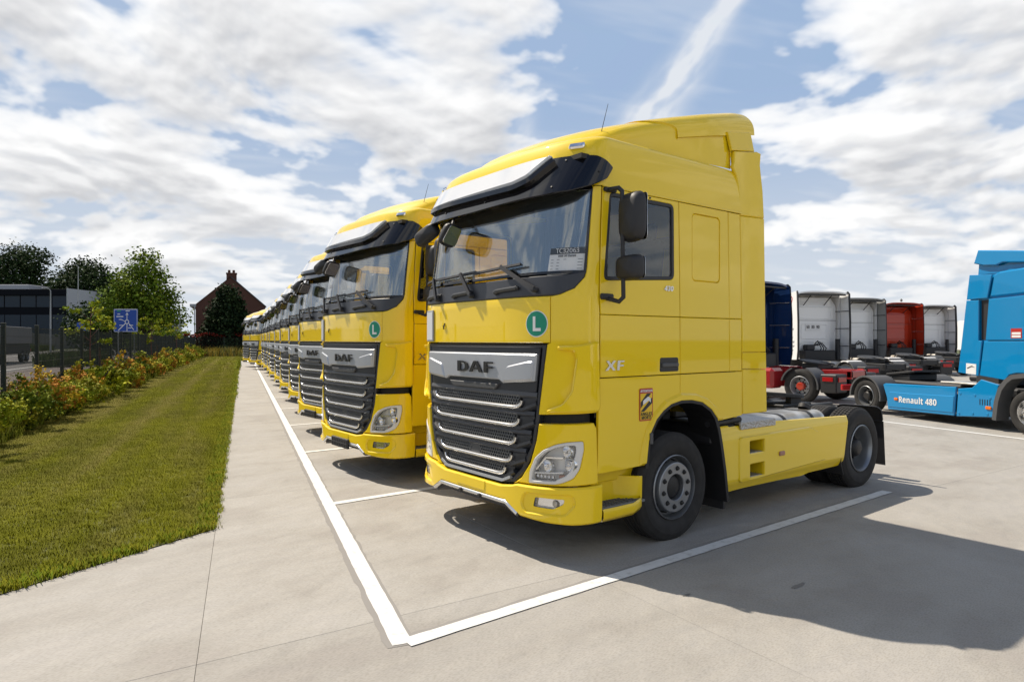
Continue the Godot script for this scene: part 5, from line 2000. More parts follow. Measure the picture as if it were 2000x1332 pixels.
func plain_wheel(t: Node3D, called: String, c: Vector3, sg: float, R: float, rim_m: Material, hub_m: Material, deep: bool) -> void:
	var w := part(t, called, tyre(R, 0.30, R * 0.57), M["rubber"])
	w.transform = axle_frame(c, sg)
	var r := R * 0.57
	var g := Geo.new()
	if deep:
		g.lathe([Vector2(0.09, -0.15), Vector2(r * 0.68, -0.15), Vector2(r * 0.9, -0.19), Vector2(r * 0.93, -0.06), Vector2(r, 0.0), Vector2(r * 1.05, -0.008), Vector2(r * 1.04, -0.04)], Transform3D(), 36)
	else:
		g.lathe([Vector2(0.06, 0.0), Vector2(r * 0.55, 0.0), Vector2(r * 0.6, -0.03), Vector2(r * 0.85, -0.11), Vector2(r * 0.93, -0.08), Vector2(r, 0.0), Vector2(r * 1.05, -0.008), Vector2(r * 1.04, -0.04)], Transform3D(), 36)
	var rm := part(w, "rim", g, rim_m)
	g = Geo.new()
	var hh := -0.02 if deep else 0.03
	g.lathe([Vector2(0, hh), Vector2(r * 0.34, hh), Vector2(r * 0.42, hh - 0.02), Vector2(r * 0.44, hh - 0.16)], Transform3D(), 24)
	part(rm, "hub_cap", g, hub_m)
	for k in 10:
		var a := TAU * k / 10
		g = Geo.new()
		var y0 := -0.15 if deep else 0.0
		g.lathe([Vector2(0, y0 + 0.03), Vector2(0.014, y0 + 0.03), Vector2(0.017, y0 - 0.01)], Transform3D(Basis(), Vector3(cos(a), 0, sin(a)) * r * 0.5), 8)
		part(rm, "wheel_nut", g, M["galvanised"] if not deep else M["hub_black"])
	for k in 8:
		var a := TAU * (k + 0.5) / 8
		g = Geo.new()
		var out := Vector3(cos(a), 0, sin(a))
		g.lathe([Vector2(0, 0.0), Vector2(0.026, 0.0), Vector2(0.026, -0.02)], Transform3D(Basis(), out * r * 0.72 + Vector3(0, (-0.145 if deep else -0.055), 0)), 10)
		part(rm, "vent_hole", g, M["shadow_black"])

func fender(t: Node3D, x: float, y: float, R: float, z0: float, z1: float, from: float, to: float, m: Material) -> void:
	var g := Geo.new()
	var a := PackedVector3Array()
	var b := PackedVector3Array()
	var c := PackedVector3Array()
	for k in 17:
		var an := lerpf(from, to, k / 16.0)
		var o := Vector3(cos(an), sin(an), 0)
		a.append(Vector3(x, y, z0) + o * R)
		b.append(Vector3(x, y, z1) + o * R)
		c.append(Vector3(x, y, z1) + o * (R - 0.045))
	g.loft([a, b], false, false)
	g.loft([b, c], false, false)
	part(t, "wheel_guard", g, m)

# a tractor seen from behind. Frame: x = 0 at the rear edge of its fairings, +x to the rear, z across.
func rear_tractor(label: String, at_: Vector3, q: Dictionary) -> Node3D:
	var t := thing("tractor_unit", label, "truck", at_, q.get("turn", deg_to_rad(-116.7)), "tractor units parked across the yard")
	var body: Material = M[q.body]
	var back: Material = M[q.get("back", q.body)]
	var top: float = q.get("top", 3.85)
	var g: Geo
	var bx := -0.72
	var ax: float = q.get("axle", 2.85)
	# cab body and back wall
	g = Geo.new()
	for sg in [1.0, -1.0]:
		flat_side(g, [-3.0, 1.05, bx + 0.1, 1.05, bx + 0.1, top - 0.12, -2.2, top - 0.2, -2.75, top - 0.7, -3.0, 2.3], sg * 1.22, 0.04, 0.02)
	g.quad(Vector3(-3.0, 1.0, -1.2), Vector3(-3.0, 1.0, 1.2), Vector3(-3.0, 2.3, 1.2), Vector3(-3.0, 2.3, -1.2), Vector3.LEFT)
	g.quad(Vector3(-3.0, 2.3, -1.2), Vector3(-3.0, 2.3, 1.2), Vector3(-2.75, top - 0.7, 1.2), Vector3(-2.75, top - 0.7, -1.2), Vector3.LEFT)
	g.quad(Vector3(-2.75, top - 0.7, -1.2), Vector3(-2.75, top - 0.7, 1.2), Vector3(-2.2, top - 0.2, 1.2), Vector3(-2.2, top - 0.2, -1.2), Vector3.UP)
	g.quad(Vector3(-2.2, top - 0.2, -1.2), Vector3(-2.2, top - 0.2, 1.2), Vector3(bx, top - 0.1, 1.2), Vector3(bx, top - 0.1, -1.2), Vector3.UP)
	part(t, "cab", g, body)
	g = Geo.new()
	var wall := func(p: Vector2) -> Vector3: return Vector3(bx - 0.10 * smoothstep(0.75, 1.15, absf(p.x)) - 0.10 * smoothstep(top - 0.7, top - 0.25, p.y), p.y, -p.x)
	g.panel(rounded(P2([-1.16, 1.15, 1.16, 1.15, 1.16, top - 0.5, 0.95, top - 0.22, -0.95, top - 0.22, -1.16, top - 0.5]), 0.12), [], wall, 0.15, 0.05, 0.01)
	var bw := part(t, "back_wall", g, back)
	for r in [[-0.8, 1.35, 0.75, 1.5], [-0.62, 1.62, 0.55, 1.78], [-0.62, 1.9, 0.62, 2.55], [-0.95, top - 1.15, 0.95, top - 0.62]]:
		g = Geo.new()
		g.panel(round_rect(r[0], r[1], r[2], r[3], 0.04, 3), [round_rect(r[0] + 0.03, r[1] + 0.03, r[2] - 0.03, r[3] - 0.03, 0.03, 3)], wall, 0.2, 0.02, 0.01, 0.016)
		part(bw, "pressed_rib", g, back)
	g = Geo.new()
	g.panel(P2([-1.16, top - 1.22, 1.16, top - 1.22, 1.16, top - 1.205, -1.16, top - 1.205]), [], wall, 0.2, 0.01, 0.0, 0.012)
	part(bw, "seam", g, M["grey_plastic"] if q.body != "navy_paint" else M["navy_paint"])
	# side and roof fairings
	for sg in [1.0, -1.0]:
		g = Geo.new()
		flat_side(g, [bx - 0.1, 1.0, -0.06, 1.02, 0.0, 1.4, 0.0, 2.6, -0.06, top - 0.1, -0.14, top, bx - 0.1, top - 0.05], sg * 1.25, 0.035, 0.008)
		var f := part(t, "side_fairing", g, M[q.get("fair", q.body)])
		g = Geo.new()
		g.tube([Vector3(-0.06, 1.02, sg * 1.238), Vector3(0.0, 1.4, sg * 1.238), Vector3(0.0, 2.6, sg * 1.238), Vector3(-0.06, top - 0.1, sg * 1.238), Vector3(-0.14, top, sg * 1.2)], q.get("trim", 0.02), 6)
		part(f, "edge_trim", g, M["black_plastic"])
		for y in [1.6, 2.35, 3.1]:
			g = Geo.new()
			g.tube([Vector3(bx + 0.02, y, sg * 1.05), Vector3(-0.08, y, sg * 1.215)], 0.018, 6)
			part(f, "fairing_brace", g, M["black_plastic"] if not q.has("rods") else M["bright_silver"])
	g = Geo.new()
	var a := PackedVector3Array()
	var b := PackedVector3Array()
	for k in 15:
		var z := lerpf(-1.2, 1.2, k / 14.0)
		var drop := 0.10 * pow(absf(z) / 1.2, 4.0)
		a.append(Vector3(-2.0, top - 0.22 - drop, z))
		b.append(Vector3(-0.12, top + 0.03 - drop, z))
	g.loft([a, b], false, false)
	var low := PackedVector3Array()
	for p in b:
		low.append(p + Vector3(0.0, -0.06, 0))
	g.loft([b, low], false, false)
	part(t, "roof_fairing", g, M[q.get("fair", q.body)])
	g = Geo.new()
	g.bx(-0.20, -0.14, top - 0.16, top - 0.10, -1.15, 1.15, 0.01)
	g.tube([Vector3(-0.17, top - 0.12, 0.5), Vector3(bx, top - 0.55, 0.5)], 0.02, 6)
	g.tube([Vector3(-0.17, top - 0.12, -0.5), Vector3(bx, top - 0.55, -0.5)], 0.02, 6)
	part(t, "roof_brace", g, M["black_plastic"])
	# gear behind the cab
	g = Geo.new()
	g.bx(bx + 0.05, bx + 0.45, 0.9, 1.42, -0.75, 0.75, 0.04)
	g.tube([Vector3(bx + 0.3, 1.0, -0.95), Vector3(bx + 0.3, 1.9, -0.95)], 0.1, 10)
	g.bx(bx + 0.1, bx + 0.4, 1.42, 1.66, 0.2, 0.62, 0.04)
	for k in 3:
		g.tube([Vector3(bx + 0.3, 1.3, -0.3 + 0.12 * k), Vector3(bx + 0.5, 1.5, -0.25 + 0.12 * k), Vector3(bx + 0.35, 1.72 + 0.05 * k, -0.15 + 0.1 * k), Vector3(bx + 0.08, 1.62, -0.1 + 0.08 * k)], 0.026, 6)
	part(t, "air_gear", g, M["black_plastic"])
	# chassis
	var rail: Material = M[q.get("rail", "frame_steel")]
	for sg in [1.0, -1.0]:
		g = Geo.new()
		g.bx(-2.8, ax + 1.15, 0.72, 0.98, sg * 0.36, sg * 0.45, 0.012)
		part(t, "frame_rail", g, rail)
	g = Geo.new()
	g.bx(ax + 1.0, ax + 1.15, 0.76, 0.96, -0.45, 0.45, 0.02)
	g.bx(-2.6, ax + 0.55, 0.42, 0.74, -0.5, 0.5, 0.05)
	part(t, "cross_members", g, rail)
	g = Geo.new()
	var disc := PackedVector2Array()
	for k in 32:
		var an := TAU * k / 32
		var p := Vector2(cos(an) * 0.5, sin(an) * 0.48)
		if p.x > 0.2 and absf(p.y) < 0.1:
			p.x = 0.1
		disc.append(p)
	g.panel(disc, [], func(p: Vector2) -> Vector3: return Vector3(ax - 0.1 + p.x, 1.20 - 0.13 * p.x, -p.y), 0.4, 0.05, 0.012)
	g.bx(ax - 0.35, ax + 0.15, 0.98, 1.15, -0.42, 0.42, 0.02)
	part(t, "fifth_wheel", g, M["frame_steel"])
	for sg in [1.0, -1.0]:
		plain_wheel(t, "rear_wheel", Vector3(ax, 0.5, sg * 1.2), sg, 0.5, M[q.get("rim", "wheel_steel")], M[q.get("hub", "hub_black")], true)
		plain_wheel(t, "front_wheel", Vector3(-1.5, 0.5, sg * 1.18), sg, 0.5, M["wheel_steel"], M["hub_black"], false)
		fender(t, ax, 0.5, 0.585, sg * 0.62, sg * 1.24, PI * 0.92, PI * 0.62, M["fender_grey"])
		fender(t, ax, 0.5, 0.585, sg * 0.62, sg * 1.24, PI * 0.38, PI * -0.04, M["fender_grey"])
		if q.has("guard"):
			fender(t, ax, 0.5, 0.575, sg * 0.62, sg * 1.24, PI * 0.62, PI * 0.38, M[q.guard])
		g = Geo.new()
		g.bx(ax - 2.7, ax - 0.85, 0.38, 1.0, sg * 0.55, sg * 1.2, 0.09)
		var tk := part(t, "tank", g, M[q.get("tank", "aluminium")])
		for x in [ax - 2.3, ax - 1.35]:
			g = Geo.new()
			g.bx(x - 0.03, x + 0.03, 0.372, 1.008, sg * 0.54, sg * 1.208, 0.09)
			part(tk, "tank_strap", g, M["black_plastic"] if q.get("tank", "") != "chassis_red" else M["chassis_red"])
		g = Geo.new()
		g.bx(ax + 0.62, ax + 1.1, 0.35, 0.88, sg * 0.6, sg * 1.22, 0.03)
		var box := part(t, "lamp_carrier", g, M["black_plastic"])
		g = Geo.new()
		g.bx(ax + 1.102, ax + 1.13, 0.66, 0.80, sg * 0.7, sg * 1.15, 0.01)
		g.bx(ax + 0.7, ax + 1.0, 0.68, 0.80, sg * 1.222, sg * 1.235, 0.004)
		part(box, "tail_lamp", g, M["red_lens"])
	return t

func make_opposite() -> void:
	make_blue()
	var n := rear_tractor("navy blue tractor unit with red tank just behind the nearest yellow cab", Vector3(19.7, 0, -11.78), {"turn": -PI / 2, "axle": 1.6, "body": "navy_paint", "top": 3.72, "rods": true, "tank": "chassis_red", "rail": "chassis_red", "rim": "galvanised", "hub": "red_paint"})
	var g := Geo.new()
	g.slab(round_rect(-0.12, -0.2, 0.12, 0.2, 0.02), Transform3D(Basis(Vector3(0, 0, -1), Vector3.UP, Vector3.RIGHT), Vector3(-0.70, 2.2, -0.55)), 0.01)
	var st := part(n, "warning_sticker", g, M["yellow_print"])
	g = Geo.new()
	g.slab(P2([-0.1, -0.02, 0.02, 0.18, 0.1, 0.18, -0.04, -0.06]), Transform3D(Basis(Vector3(0, 0, -1), Vector3.UP, Vector3.RIGHT), Vector3(-0.694, 2.2, -0.55)), 0.004)
	part(st, "sticker_stripe", g, M["black_print"])
	var w := rear_tractor("white tractor unit with red striped flank and 60 80 90 on its back wall", Vector3(27.75, 0, -14.15), {"body": "white_paint", "top": 3.92, "trim": 0.045, "guard": "white_paint"})
	var y0 := 2.42
	g = Geo.new()
	g.slab(round_rect(-0.36, -0.15, 0.36, 0.15, 0.01, 2), Transform3D(Basis(Vector3(0, 0, -1), Vector3.UP, Vector3.RIGHT), Vector3(-0.70, y0, 0.05)), 0.008)
	var pl := part(w, "speed_panel", g, M["white_print"])
	for k in 3:
		lettering(pl, "speed_number", ["60", "80", "90"][k], 0.19, Vector3(-0.697, y0, 0.29 - 0.24 * k), Vector3(0, 0, -1), Vector3.UP, M["black_print"], 0.004, true, 0.75)
	# print on its flank: red bars and a striped numeral
	g = Geo.new()
	flat_side(g, [-0.92, 2.75, -0.74, 2.75, -0.42, 3.72, -0.52, 3.72], 1.253, 0.004, 0.0)
	part(w, "flank_stripe", g, M["red_print"])
	g = Geo.new()
	flat_side(g, [-0.70, 2.75, -0.66, 2.75, -0.36, 3.65, -0.39, 3.68], 1.253, 0.004, 0.0)
	part(w, "flank_stripe", g, M["red_print"])
	for row in 7:
		g = Geo.new()
		var yy := 2.55 - 0.18 * row
		var wd := [0.34, 0.42, 0.3, 0.36, 0.46, 0.46, 0.38][row] as float
		flat_side(g, [-0.95, yy, -0.95 + wd + 0.25, yy - 0.02, -0.95 + wd + 0.2, yy - 0.10, -0.95, yy - 0.12], 1.2535, 0.004, 0.0)
		part(w, "flank_numeral", g, M["grey_print"])
	rear_tractor("second white tractor unit, rounded back wall and quilted grey side fairing", Vector3(34.0, 0, -15.3), {"body": "white_paint", "top": 3.93, "fair": "curtain_grey", "guard": "white_paint"})
	var r := rear_tractor("red tractor unit with salmon coloured fairing edge between two white ones", Vector3(41.0, 0, -16.2), {"body": "red_paint", "top": 3.98, "rods": true})
	g = Geo.new()
	flat_side(g, [-0.85, 1.0, -0.06, 1.02, -0.06, 3.9, -0.85, 3.86], 1.254, 0.006, 0.0)
	part(r, "flank_panel", g, M["salmon_paint"])
	rear_tractor("last white tractor unit with a black rear side pillar, right of the red one", Vector3(46.8, 0, -16.5), {"body": "white_paint", "top": 4.05, "trim": 0.06})
	rear_tractor("far white tractor unit half hidden behind the blue truck", Vector3(62.0, 0, -18.0), {"body": "white_paint", "top": 3.6})
	# unseen trucks added behind the camera for the yellow flank to mirror
	var seen := rear_tractor("unseen white tractor unit added behind the photographer, mirrored in the yellow door", Vector3(15.5, 0, 13.5), {"body": "white_paint", "top": 3.8, "turn": 0.6})
	copy_of(seen, "unseen white tractor unit added behind the photographer, farther right in the mirror image", Vector3(22.0, 0, 16.0), 0.6)
	copy_of(seen, "unseen white tractor unit added behind the photographer, nearest to the lawn", Vector3(7.5, 0, 12.5), 0.6)
	# a pigeon on the red truck's roof
	var bird := thing("pigeon", "small grey bird standing on the roof of the red truck", "bird", Vector3(41.2, 3.99, -16.5), 0.4)
	g = Geo.new()
	var rings := []
	for k in 9:
		var f := k / 8.0
		var c := Vector3(lerpf(-0.17, 0.15, f), 0.13 + 0.05 * f + (0.05 if f > 0.8 else 0.0), 0)
		var rad: float = [0.008, 0.025, 0.05, 0.065, 0.068, 0.06, 0.042, 0.036, 0.008][k]
		var ring := PackedVector3Array()
		for j in 10:
			ring.append(c + Vector3(0, cos(TAU * j / 10) * rad, sin(TAU * j / 10) * rad))
		rings.append(ring)
	g.loft(rings, true, true)
	g.tube([Vector3(0.15, 0.225, 0), Vector3(0.185, 0.215, 0)], [0.008, 0.002], 5)
	g.tube([Vector3(0.0, 0.10, 0.02), Vector3(0.0, 0.0, 0.02)], 0.006, 5)
	g.tube([Vector3(0.0, 0.10, -0.02), Vector3(0.0, 0.0, -0.02)], 0.006, 5)
	g.tube([Vector3(-0.15, 0.135, 0), Vector3(-0.26, 0.12, 0)], [0.03, 0.02], 6)
	part(bird, "body", g, M["fender_grey"])

# the blue tractor at the right: x = 0 at its rear axle, +x forward, +z the flank one sees
func make_blue() -> void:
	var t := thing("blue_tractor_unit", "light blue tractor unit with Renault 480 on its side skirt", "truck", Vector3(18.56, 0, -7.36), atan2(-0.917, -0.40))
	var blue: Material = M["blue_paint"]
	var g: Geo
	for sg in [1.0, -1.0]:
		g = Geo.new()
		flat_side(g, [0.585, 0.755, 0.66, 0.79, 2.60, 0.832, 2.545, 0.205, 0.735, 0.165, 0.70, 0.45], sg * 1.22, 0.04, 0.012)
		var sk := part(t, "side_skirt", g, blue)
		g = Geo.new()
		flat_side(g, [0.75, 0.225, 2.53, 0.265, 2.56, 0.632, 1.30, 0.598, 1.07, 0.597, 0.79, 0.60], sg * 1.232, 0.012, 0.01)
		part(sk, "skirt_field", g, blue)
		g = Geo.new()
		flat_side(g, [2.645, 0.80, 2.97, 0.842, 3.175, 1.028, 3.565, 0.94, 3.50, 0.6, 3.445, 0.27, 2.60, 0.198], sg * 1.22, 0.04, 0.012)
		var s2 := part(t, "access_panel", g, blue)
		for q in [[2.70, 0.70], [3.04, 0.69], [3.38, 0.655], [2.67, 0.27], [2.99, 0.30], [3.32, 0.32]]:
			g = Geo.new()
			g.lathe([Vector2(0, 0.006), Vector2(0.022, 0.008), Vector2(0.03, 0.0)], Transform3D(Basis(Vector3.RIGHT, Vector3(0, 0, sg), Vector3.UP), Vector3(q[0], q[1], sg * 1.222)), 10)
			part(s2, "panel_bolt", g, M["blue_paint"])
		for k in 5:
			g = Geo.new()
			g.bx(3.15 + 0.055 * k, 3.165 + 0.055 * k, 0.50, 0.62, sg * 1.21, sg * 1.2245)
			part(s2, "vent_slot", g, M["shadow_black"])
		g = Geo.new()
		g.bx(3.29, 3.42, 0.42, 0.485, sg * 1.222, sg * 1.245, 0.01)
		part(s2, "side_marker", g, M["orange_lens"])
		g = Geo.new()
		g.bx(0.95, 1.06, 0.405, 0.465, sg * 1.23, sg * 1.255, 0.01)
		part(sk, "side_marker", g, M["orange_lens"])
		if sg > 0:
			lettering(sk, "model_letters", "Renault 480", 0.195, Vector3(1.60, 0.44, 1.236), Vector3(1, 0.012, 0), Vector3.UP, M["white_print"], 0.004, true, 0.96)
		# rear side fairing, vent, upper parts
		g = Geo.new()
		flat_side(g, [2.67, 1.155, 3.14, 1.10, 3.225, 1.83, 3.15, 1.84, 3.155, 2.68, 2.865, 2.69], sg * 1.25, 0.03, 0.01)
		part(t, "side_fairing", g, blue)
		g = Geo.new()
		flat_side(g, [2.868, 2.705, 3.34, 2.715, 3.44, 3.185, 2.935, 3.225], sg * 1.25, 0.03, 0.01)
		part(t, "upper_fairing", g, blue)
		g = Geo.new()
		flat_side(g, [3.165, 1.855, 3.275, 1.85, 3.335, 2.685, 3.165, 2.675], sg * 1.19, 0.03, 0.0)
		part(t, "black_vent", g, M["black_plastic"])
		g = Geo.new()
		flat_side(g, [2.985, 3.465, 3.08, 3.735, 4.06, 3.60, 5.0, 3.42, 5.0, 3.30, 4.06, 3.372, 3.62, 3.42, 3.48, 3.375, 3.2, 3.40], sg * 1.2, 0.04, 0.02)
		flat_side(g, [3.03, 3.22, 3.05, 3.46, 3.5, 3.37, 4.2, 3.35, 4.2, 3.22], sg * 1.12, 0.03, 0.0)
		part(t, "roof_wing", g, blue)
		# cab flank in three fields
		g = Geo.new()
		flat_side(g, [3.16, 1.11, 3.72, 1.045, 3.80, 1.16, 3.95, 1.20, 4.6, 1.2, 4.72, 1.05, 5.6, 1.0, 5.6, 1.83, 3.255, 1.825], sg * 1.24, 0.05, 0.012)
		flat_side(g, [3.295, 1.845, 5.6, 1.85, 5.5, 2.62, 4.1, 2.72, 3.365, 2.69], sg * 1.245, 0.05, 0.012)
		flat_side(g, [3.37, 2.73, 4.1, 2.76, 5.45, 2.66, 5.2, 3.1, 4.6, 3.22, 4.06, 3.262, 3.58, 3.235, 3.46, 3.18], sg * 1.235, 0.05, 0.03)
		var cb := part(t, "cab_flank", g, blue)
		if sg > 0:
			g = Geo.new()
			flat_side(g, [3.84, 1.885, 4.06, 1.885, 4.06, 2.08, 3.84, 2.08], 1.249, 0.004, 0.0)
			var tag_ := part(cb, "warning_sticker", g, M["red_print"])
			g = Geo.new()
			flat_side(g, [3.86, 1.90, 4.04, 1.90, 4.04, 1.945, 3.86, 1.945], 1.2515, 0.002, 0.0)
			flat_side(g, [3.86, 1.96, 4.04, 1.96, 4.04, 2.005, 3.86, 2.005], 1.2515, 0.002, 0.0)
			part(tag_, "sticker_field", g, M["white_print"])
			g = Geo.new()
			flat_side(g, [2.865, 1.14, 3.095, 1.125, 3.10, 1.345, 2.87, 1.36], 1.2545, 0.004, 0.0)
			var ws := part(t, "paper_sticker", g, M["white_print"])
			g = Geo.new()
			flat_side(g, [2.89, 1.26, 3.0, 1.31, 3.08, 1.27, 3.0, 1.285, 2.90, 1.24], 1.256, 0.002, 0.0)
			part(ws, "sticker_mark", g, M["black_print"])
		# black wheel arch
		g = Geo.new()
		var path := []
		var outs := []
		for q in [[3.475, 0.22], [3.52, 0.6], [3.60, 0.86], [3.72, 1.03], [3.85, 1.13], [4.1, 1.17], [4.5, 1.15], [4.68, 0.98], [4.76, 0.6]]:
			path.append(Vector3(q[0], q[1], sg * 1.225))
			outs.append(Vector3(0, 0, sg))
		g.sweep(path, outs, [Vector2(0.03, -0.06 * sg), Vector2(0.03, 0.03 * sg), Vector2(-0.3, 0.03 * sg), Vector2(-0.3, -0.06 * sg)], false)
		part(t, "wheel_arch", g, M["fender_grey"])
		plain_wheel(t, "rear_wheel", Vector3(0, 0.43, sg * 1.2), sg, 0.432, M["wheel_steel"], M["hub_black"], true)
		plain_wheel(t, "front_wheel", Vector3(4.18, 0.43, sg * 1.2), sg, 0.44, M["bright_silver"], M["aluminium"], false)
		fender(t, 0.0, 0.43, 0.52, sg * 0.62, sg * 1.23, PI * 1.02, PI * -0.06, M["fender_grey"])
		g = Geo.new()
		g.bx(-1.0, 5.0, 0.6, 0.84, sg * 0.36, sg * 0.45, 0.012)
		part(t, "frame_rail", g, M["frame_steel"])
		g = Geo.new()
		g.bx(-0.95, -0.85, 0.5, 0.66, sg * 0.65, sg * 1.15, 0.02)
		part(t, "tail_lamp", g, M["red_lens"])
	g = Geo.new()
	g.quad(Vector3(3.05, 3.735, -1.17), Vector3(3.05, 3.735, 1.17), Vector3(5.0, 3.42, 1.17), Vector3(5.0, 3.42, -1.17), Vector3.UP)
	g.quad(Vector3(2.99, 3.47, -1.17), Vector3(2.99, 3.47, 1.17), Vector3(3.08, 3.735, 1.17), Vector3(3.08, 3.735, -1.17), Vector3.LEFT)
	g.bx(3.34, 5.4, 1.1, 3.2, -1.19, 1.19, 0.05)
	for sg in [1.0, -1.0]:
		flat_side(g, [2.72, 1.18, 3.5, 1.13, 3.6, 3.2, 3.0, 3.2, 2.9, 2.66], sg * 1.185, 0.01, 0.0)
		flat_side(g, [3.06, 3.15, 4.6, 3.15, 4.6, 3.4, 3.08, 3.45], sg * 1.10, 0.01, 0.0)
	g.quad(Vector3(5.6, 1.0, -1.2), Vector3(5.6, 1.0, 1.2), Vector3(5.5, 2.6, 1.2), Vector3(5.5, 2.6, -1.2), Vector3.RIGHT)
	part(t, "cab_shell", g, blue)
	g = Geo.new()
	g.bx(0.7, 3.4, 0.25, 0.72, -1.1, 1.1, 0.05)
	g.bx(-0.8, 3.4, 0.5, 0.82, -0.5, 0.5, 0.03)
	part(t, "chassis_boxes", g, M["frame_steel"])
	g = Geo.new()
	g.panel(rounded(P2([-0.5, -0.46, 0.5, -0.46, 0.5, 0.46, -0.5, 0.46]), 0.25), [], func(p: Vector2) -> Vector3: return Vector3(0.25 + p.x, 1.04 + 0.12 * p.x, -p.y), 0.4, 0.05, 0.01)
	g.bx(0.0, 0.6, 0.84, 1.0, -0.42, 0.42, 0.02)
	part(t, "fifth_wheel", g, M["frame_steel"])
	g = Geo.new()
	g.bx(1.6, 2.3, 0.84, 1.06, -0.9, -0.2, 0.08)
	g.bx(2.5, 3.1, 0.84, 1.2, -0.6, 0.6, 0.05)
	part(t, "air_gear", g, M["black_plastic"])
	g = Geo.new()
	g.bx(2.0, 3.2, 0.88, 0.92, 0.3, 1.0, 0.01)
	part(t, "catwalk", g, M["aluminium"])

# ---------------------------------------------------------------- beyond the fence
func turned(along: Vector3) -> Basis:
	var x := along.normalized()
	return Basis(x, Vector3.UP, x.cross(Vector3.UP))

func make_background() -> void:
	mat("dark_cladding", Color(0.008, 0.009, 0.013), 0.75)
	mat("dark_glass", Color(0.006, 0.018, 0.036), 0.2, 0.0)
	(M["dark_cladding"] as StandardMaterial3D).metallic_specular = 0.15
	(M["dark_glass"] as StandardMaterial3D).metallic_specular = 0.35
	mat("white_render", Color(0.36, 0.37, 0.39), 0.85)
	mat("grey_wall", Color(0.085, 0.083, 0.078), 0.9)
	mat("sign_blue", Color(0.004, 0.055, 0.32), 0.5)
	mat("roof_tile", Color(0.055, 0.055, 0.06), 0.8)
	mat("car_silver", Color(0.4, 0.42, 0.44), 0.25, 0.6, 0.8)
	mat("car_dark", Color(0.02, 0.022, 0.026), 0.25, 0.2, 0.8)
	mat("lorry_grey", Color(0.14, 0.14, 0.145), 0.6)
	var br := mat("brick", Color(0.10, 0.042, 0.03), 0.9)
	br.albedo_texture = noise_tex(256, 0.08, 4, 91, two_tones(Color(0.65, 0.62, 0.6), Color(1, 1, 1)))
	tri_tex(br, 0.6)
	var g: Geo
	# office building: dark glazed front, pale end wall. Frame: x along the front to the right
	var b := thing("office_building", "dark glazed two storey office building with a pale end wall beyond the road", "building", Vector3(11.85, 0, -180.4))
	b.basis = Basis(Vector3(0.791, 0, 0.611), Vector3.UP, Vector3(-0.611, 0, 0.791))
	g = Geo.new()
	g.bx(-48, 0, 0, 13.2, -30, -0.3, 0.0)
	part(b, "wall", g, M["dark_cladding"])
	g = Geo.new()
	g.bx(-48, 0.15, 12.0, 13.4, -0.3, 0.25, 0.05)
	part(b, "parapet", g, M["dark_cladding"])
	g = Geo.new()
	g.panel(P2([0.05, 0, -34, 0, -34, 13.6, 0.05, 13.6]), [], func(p: Vector2) -> Vector3: return Vector3(0.05 + 0.14 * -p.x * 0.0, p.y, p.x), 50.0, 0.3, 0.0)
	g.bx(0.0, 0.35, 0, 13.6, -34, 0.3, 0.04)
	part(b, "end_wall", g, M["white_render"])
	for k in 13:
		g = Geo.new()
		g.bx(-3.6 * (k + 1) + 0.1, -3.6 * k - 0.1, 9.35, 11.9, -0.28, -0.22, 0.0)
		var w := part(b, "window", g, M["dark_glass"])
		g = Geo.new()
		g.bx(-3.6 * k - 0.1, -3.6 * k + 0.02, 9.3, 11.95, -0.28, -0.14, 0.0)
		part(w, "mullion", g, M["dark_cladding"])
		g = Geo.new()
		g.bx(-3.6 * (k + 1) + 0.1, -3.6 * k - 0.1, 3.0, 7.6, -0.28, -0.24, 0.0)
		part(b, "window", g, M["dark_glass"])
	g = Geo.new()
	g.bx(-40, -11, 13.2, 14.7, -20, -3, 0.1)
	part(b, "roof_house", g, M["white_render"])
	g = Geo.new()
	g.bx(0.4, 14, 0, 7.0, -24, -8, 0.05)
	part(b, "annex", g, M["white_render"])
	g = Geo.new()
	g.bx(0.35, 14.2, 6.2, 7.3, -24.2, -7.8, 0.05)
	part(b, "annex_fascia", g, M["dark_cladding"])
	# brick house with its gable to the yard
	var hx := Vector3(0.965, 0, 0.262)
	var h := thing("brick_house", "red brown brick house with a steep gable and chimney behind the evergreen tree", "house", Vector3(26.13, 0, -99.85))
	h.basis = Basis(hx, Vector3.UP, hx.cross(Vector3.UP))
	g = Geo.new()
	g.panel(P2([-4.6, 0, 4.6, 0, 4.6, 6.9, 0.1, 10.9, -0.1, 10.9, -4.6, 6.9]), [], func(p: Vector2) -> Vector3: return Vector3(p.x, p.y, 0), 20.0, 9.0, 0.0)
	part(h, "wall", g, M["brick"])
	g = Geo.new()
	for sg in [1.0, -1.0]:
		g.panel(side_of(P2([0, 0, 6.35, 0, 6.35, 9.6, 0, 9.6]), 1.0), [], func(p: Vector2) -> Vector3: return Vector3(sg * p.x * 0.755, 11.02 - p.x * 0.672, 0.12 - p.y), 20.0, 0.14 * sg, 0.0)
	var rf := part(h, "roof", g, M["roof_tile"])
	g = Geo.new()
	g.bx(-0.62, 0.75, 10.3, 11.45, -1.1, -0.25, 0.03)
	g.bx(-0.68, 0.81, 11.35, 11.55, -1.15, -0.2, 0.03)
	var ch := part(rf, "chimney", g, M["brick"])
	for x in [-0.25, 0.35]:
		g = Geo.new()
		g.lathe([Vector2(0.12, 0.45), Vector2(0.17, 0.45), Vector2(0.19, 0.0)], Transform3D(Basis(), Vector3(x, 11.52, -0.7)), 10)
		part(ch, "chimney_pot", g, M["brick"])
	g = Geo.new()
	g.bx(-5.35, -4.55, 6.55, 6.95, -9.0, 0.1, 0.04)
	part(h, "gutter", g, M["white_render"])
	g = Geo.new()
	g.tube([Vector3(-4.72, 0, 0.08), Vector3(-4.72, 6.6, 0.08)], 0.07, 8)
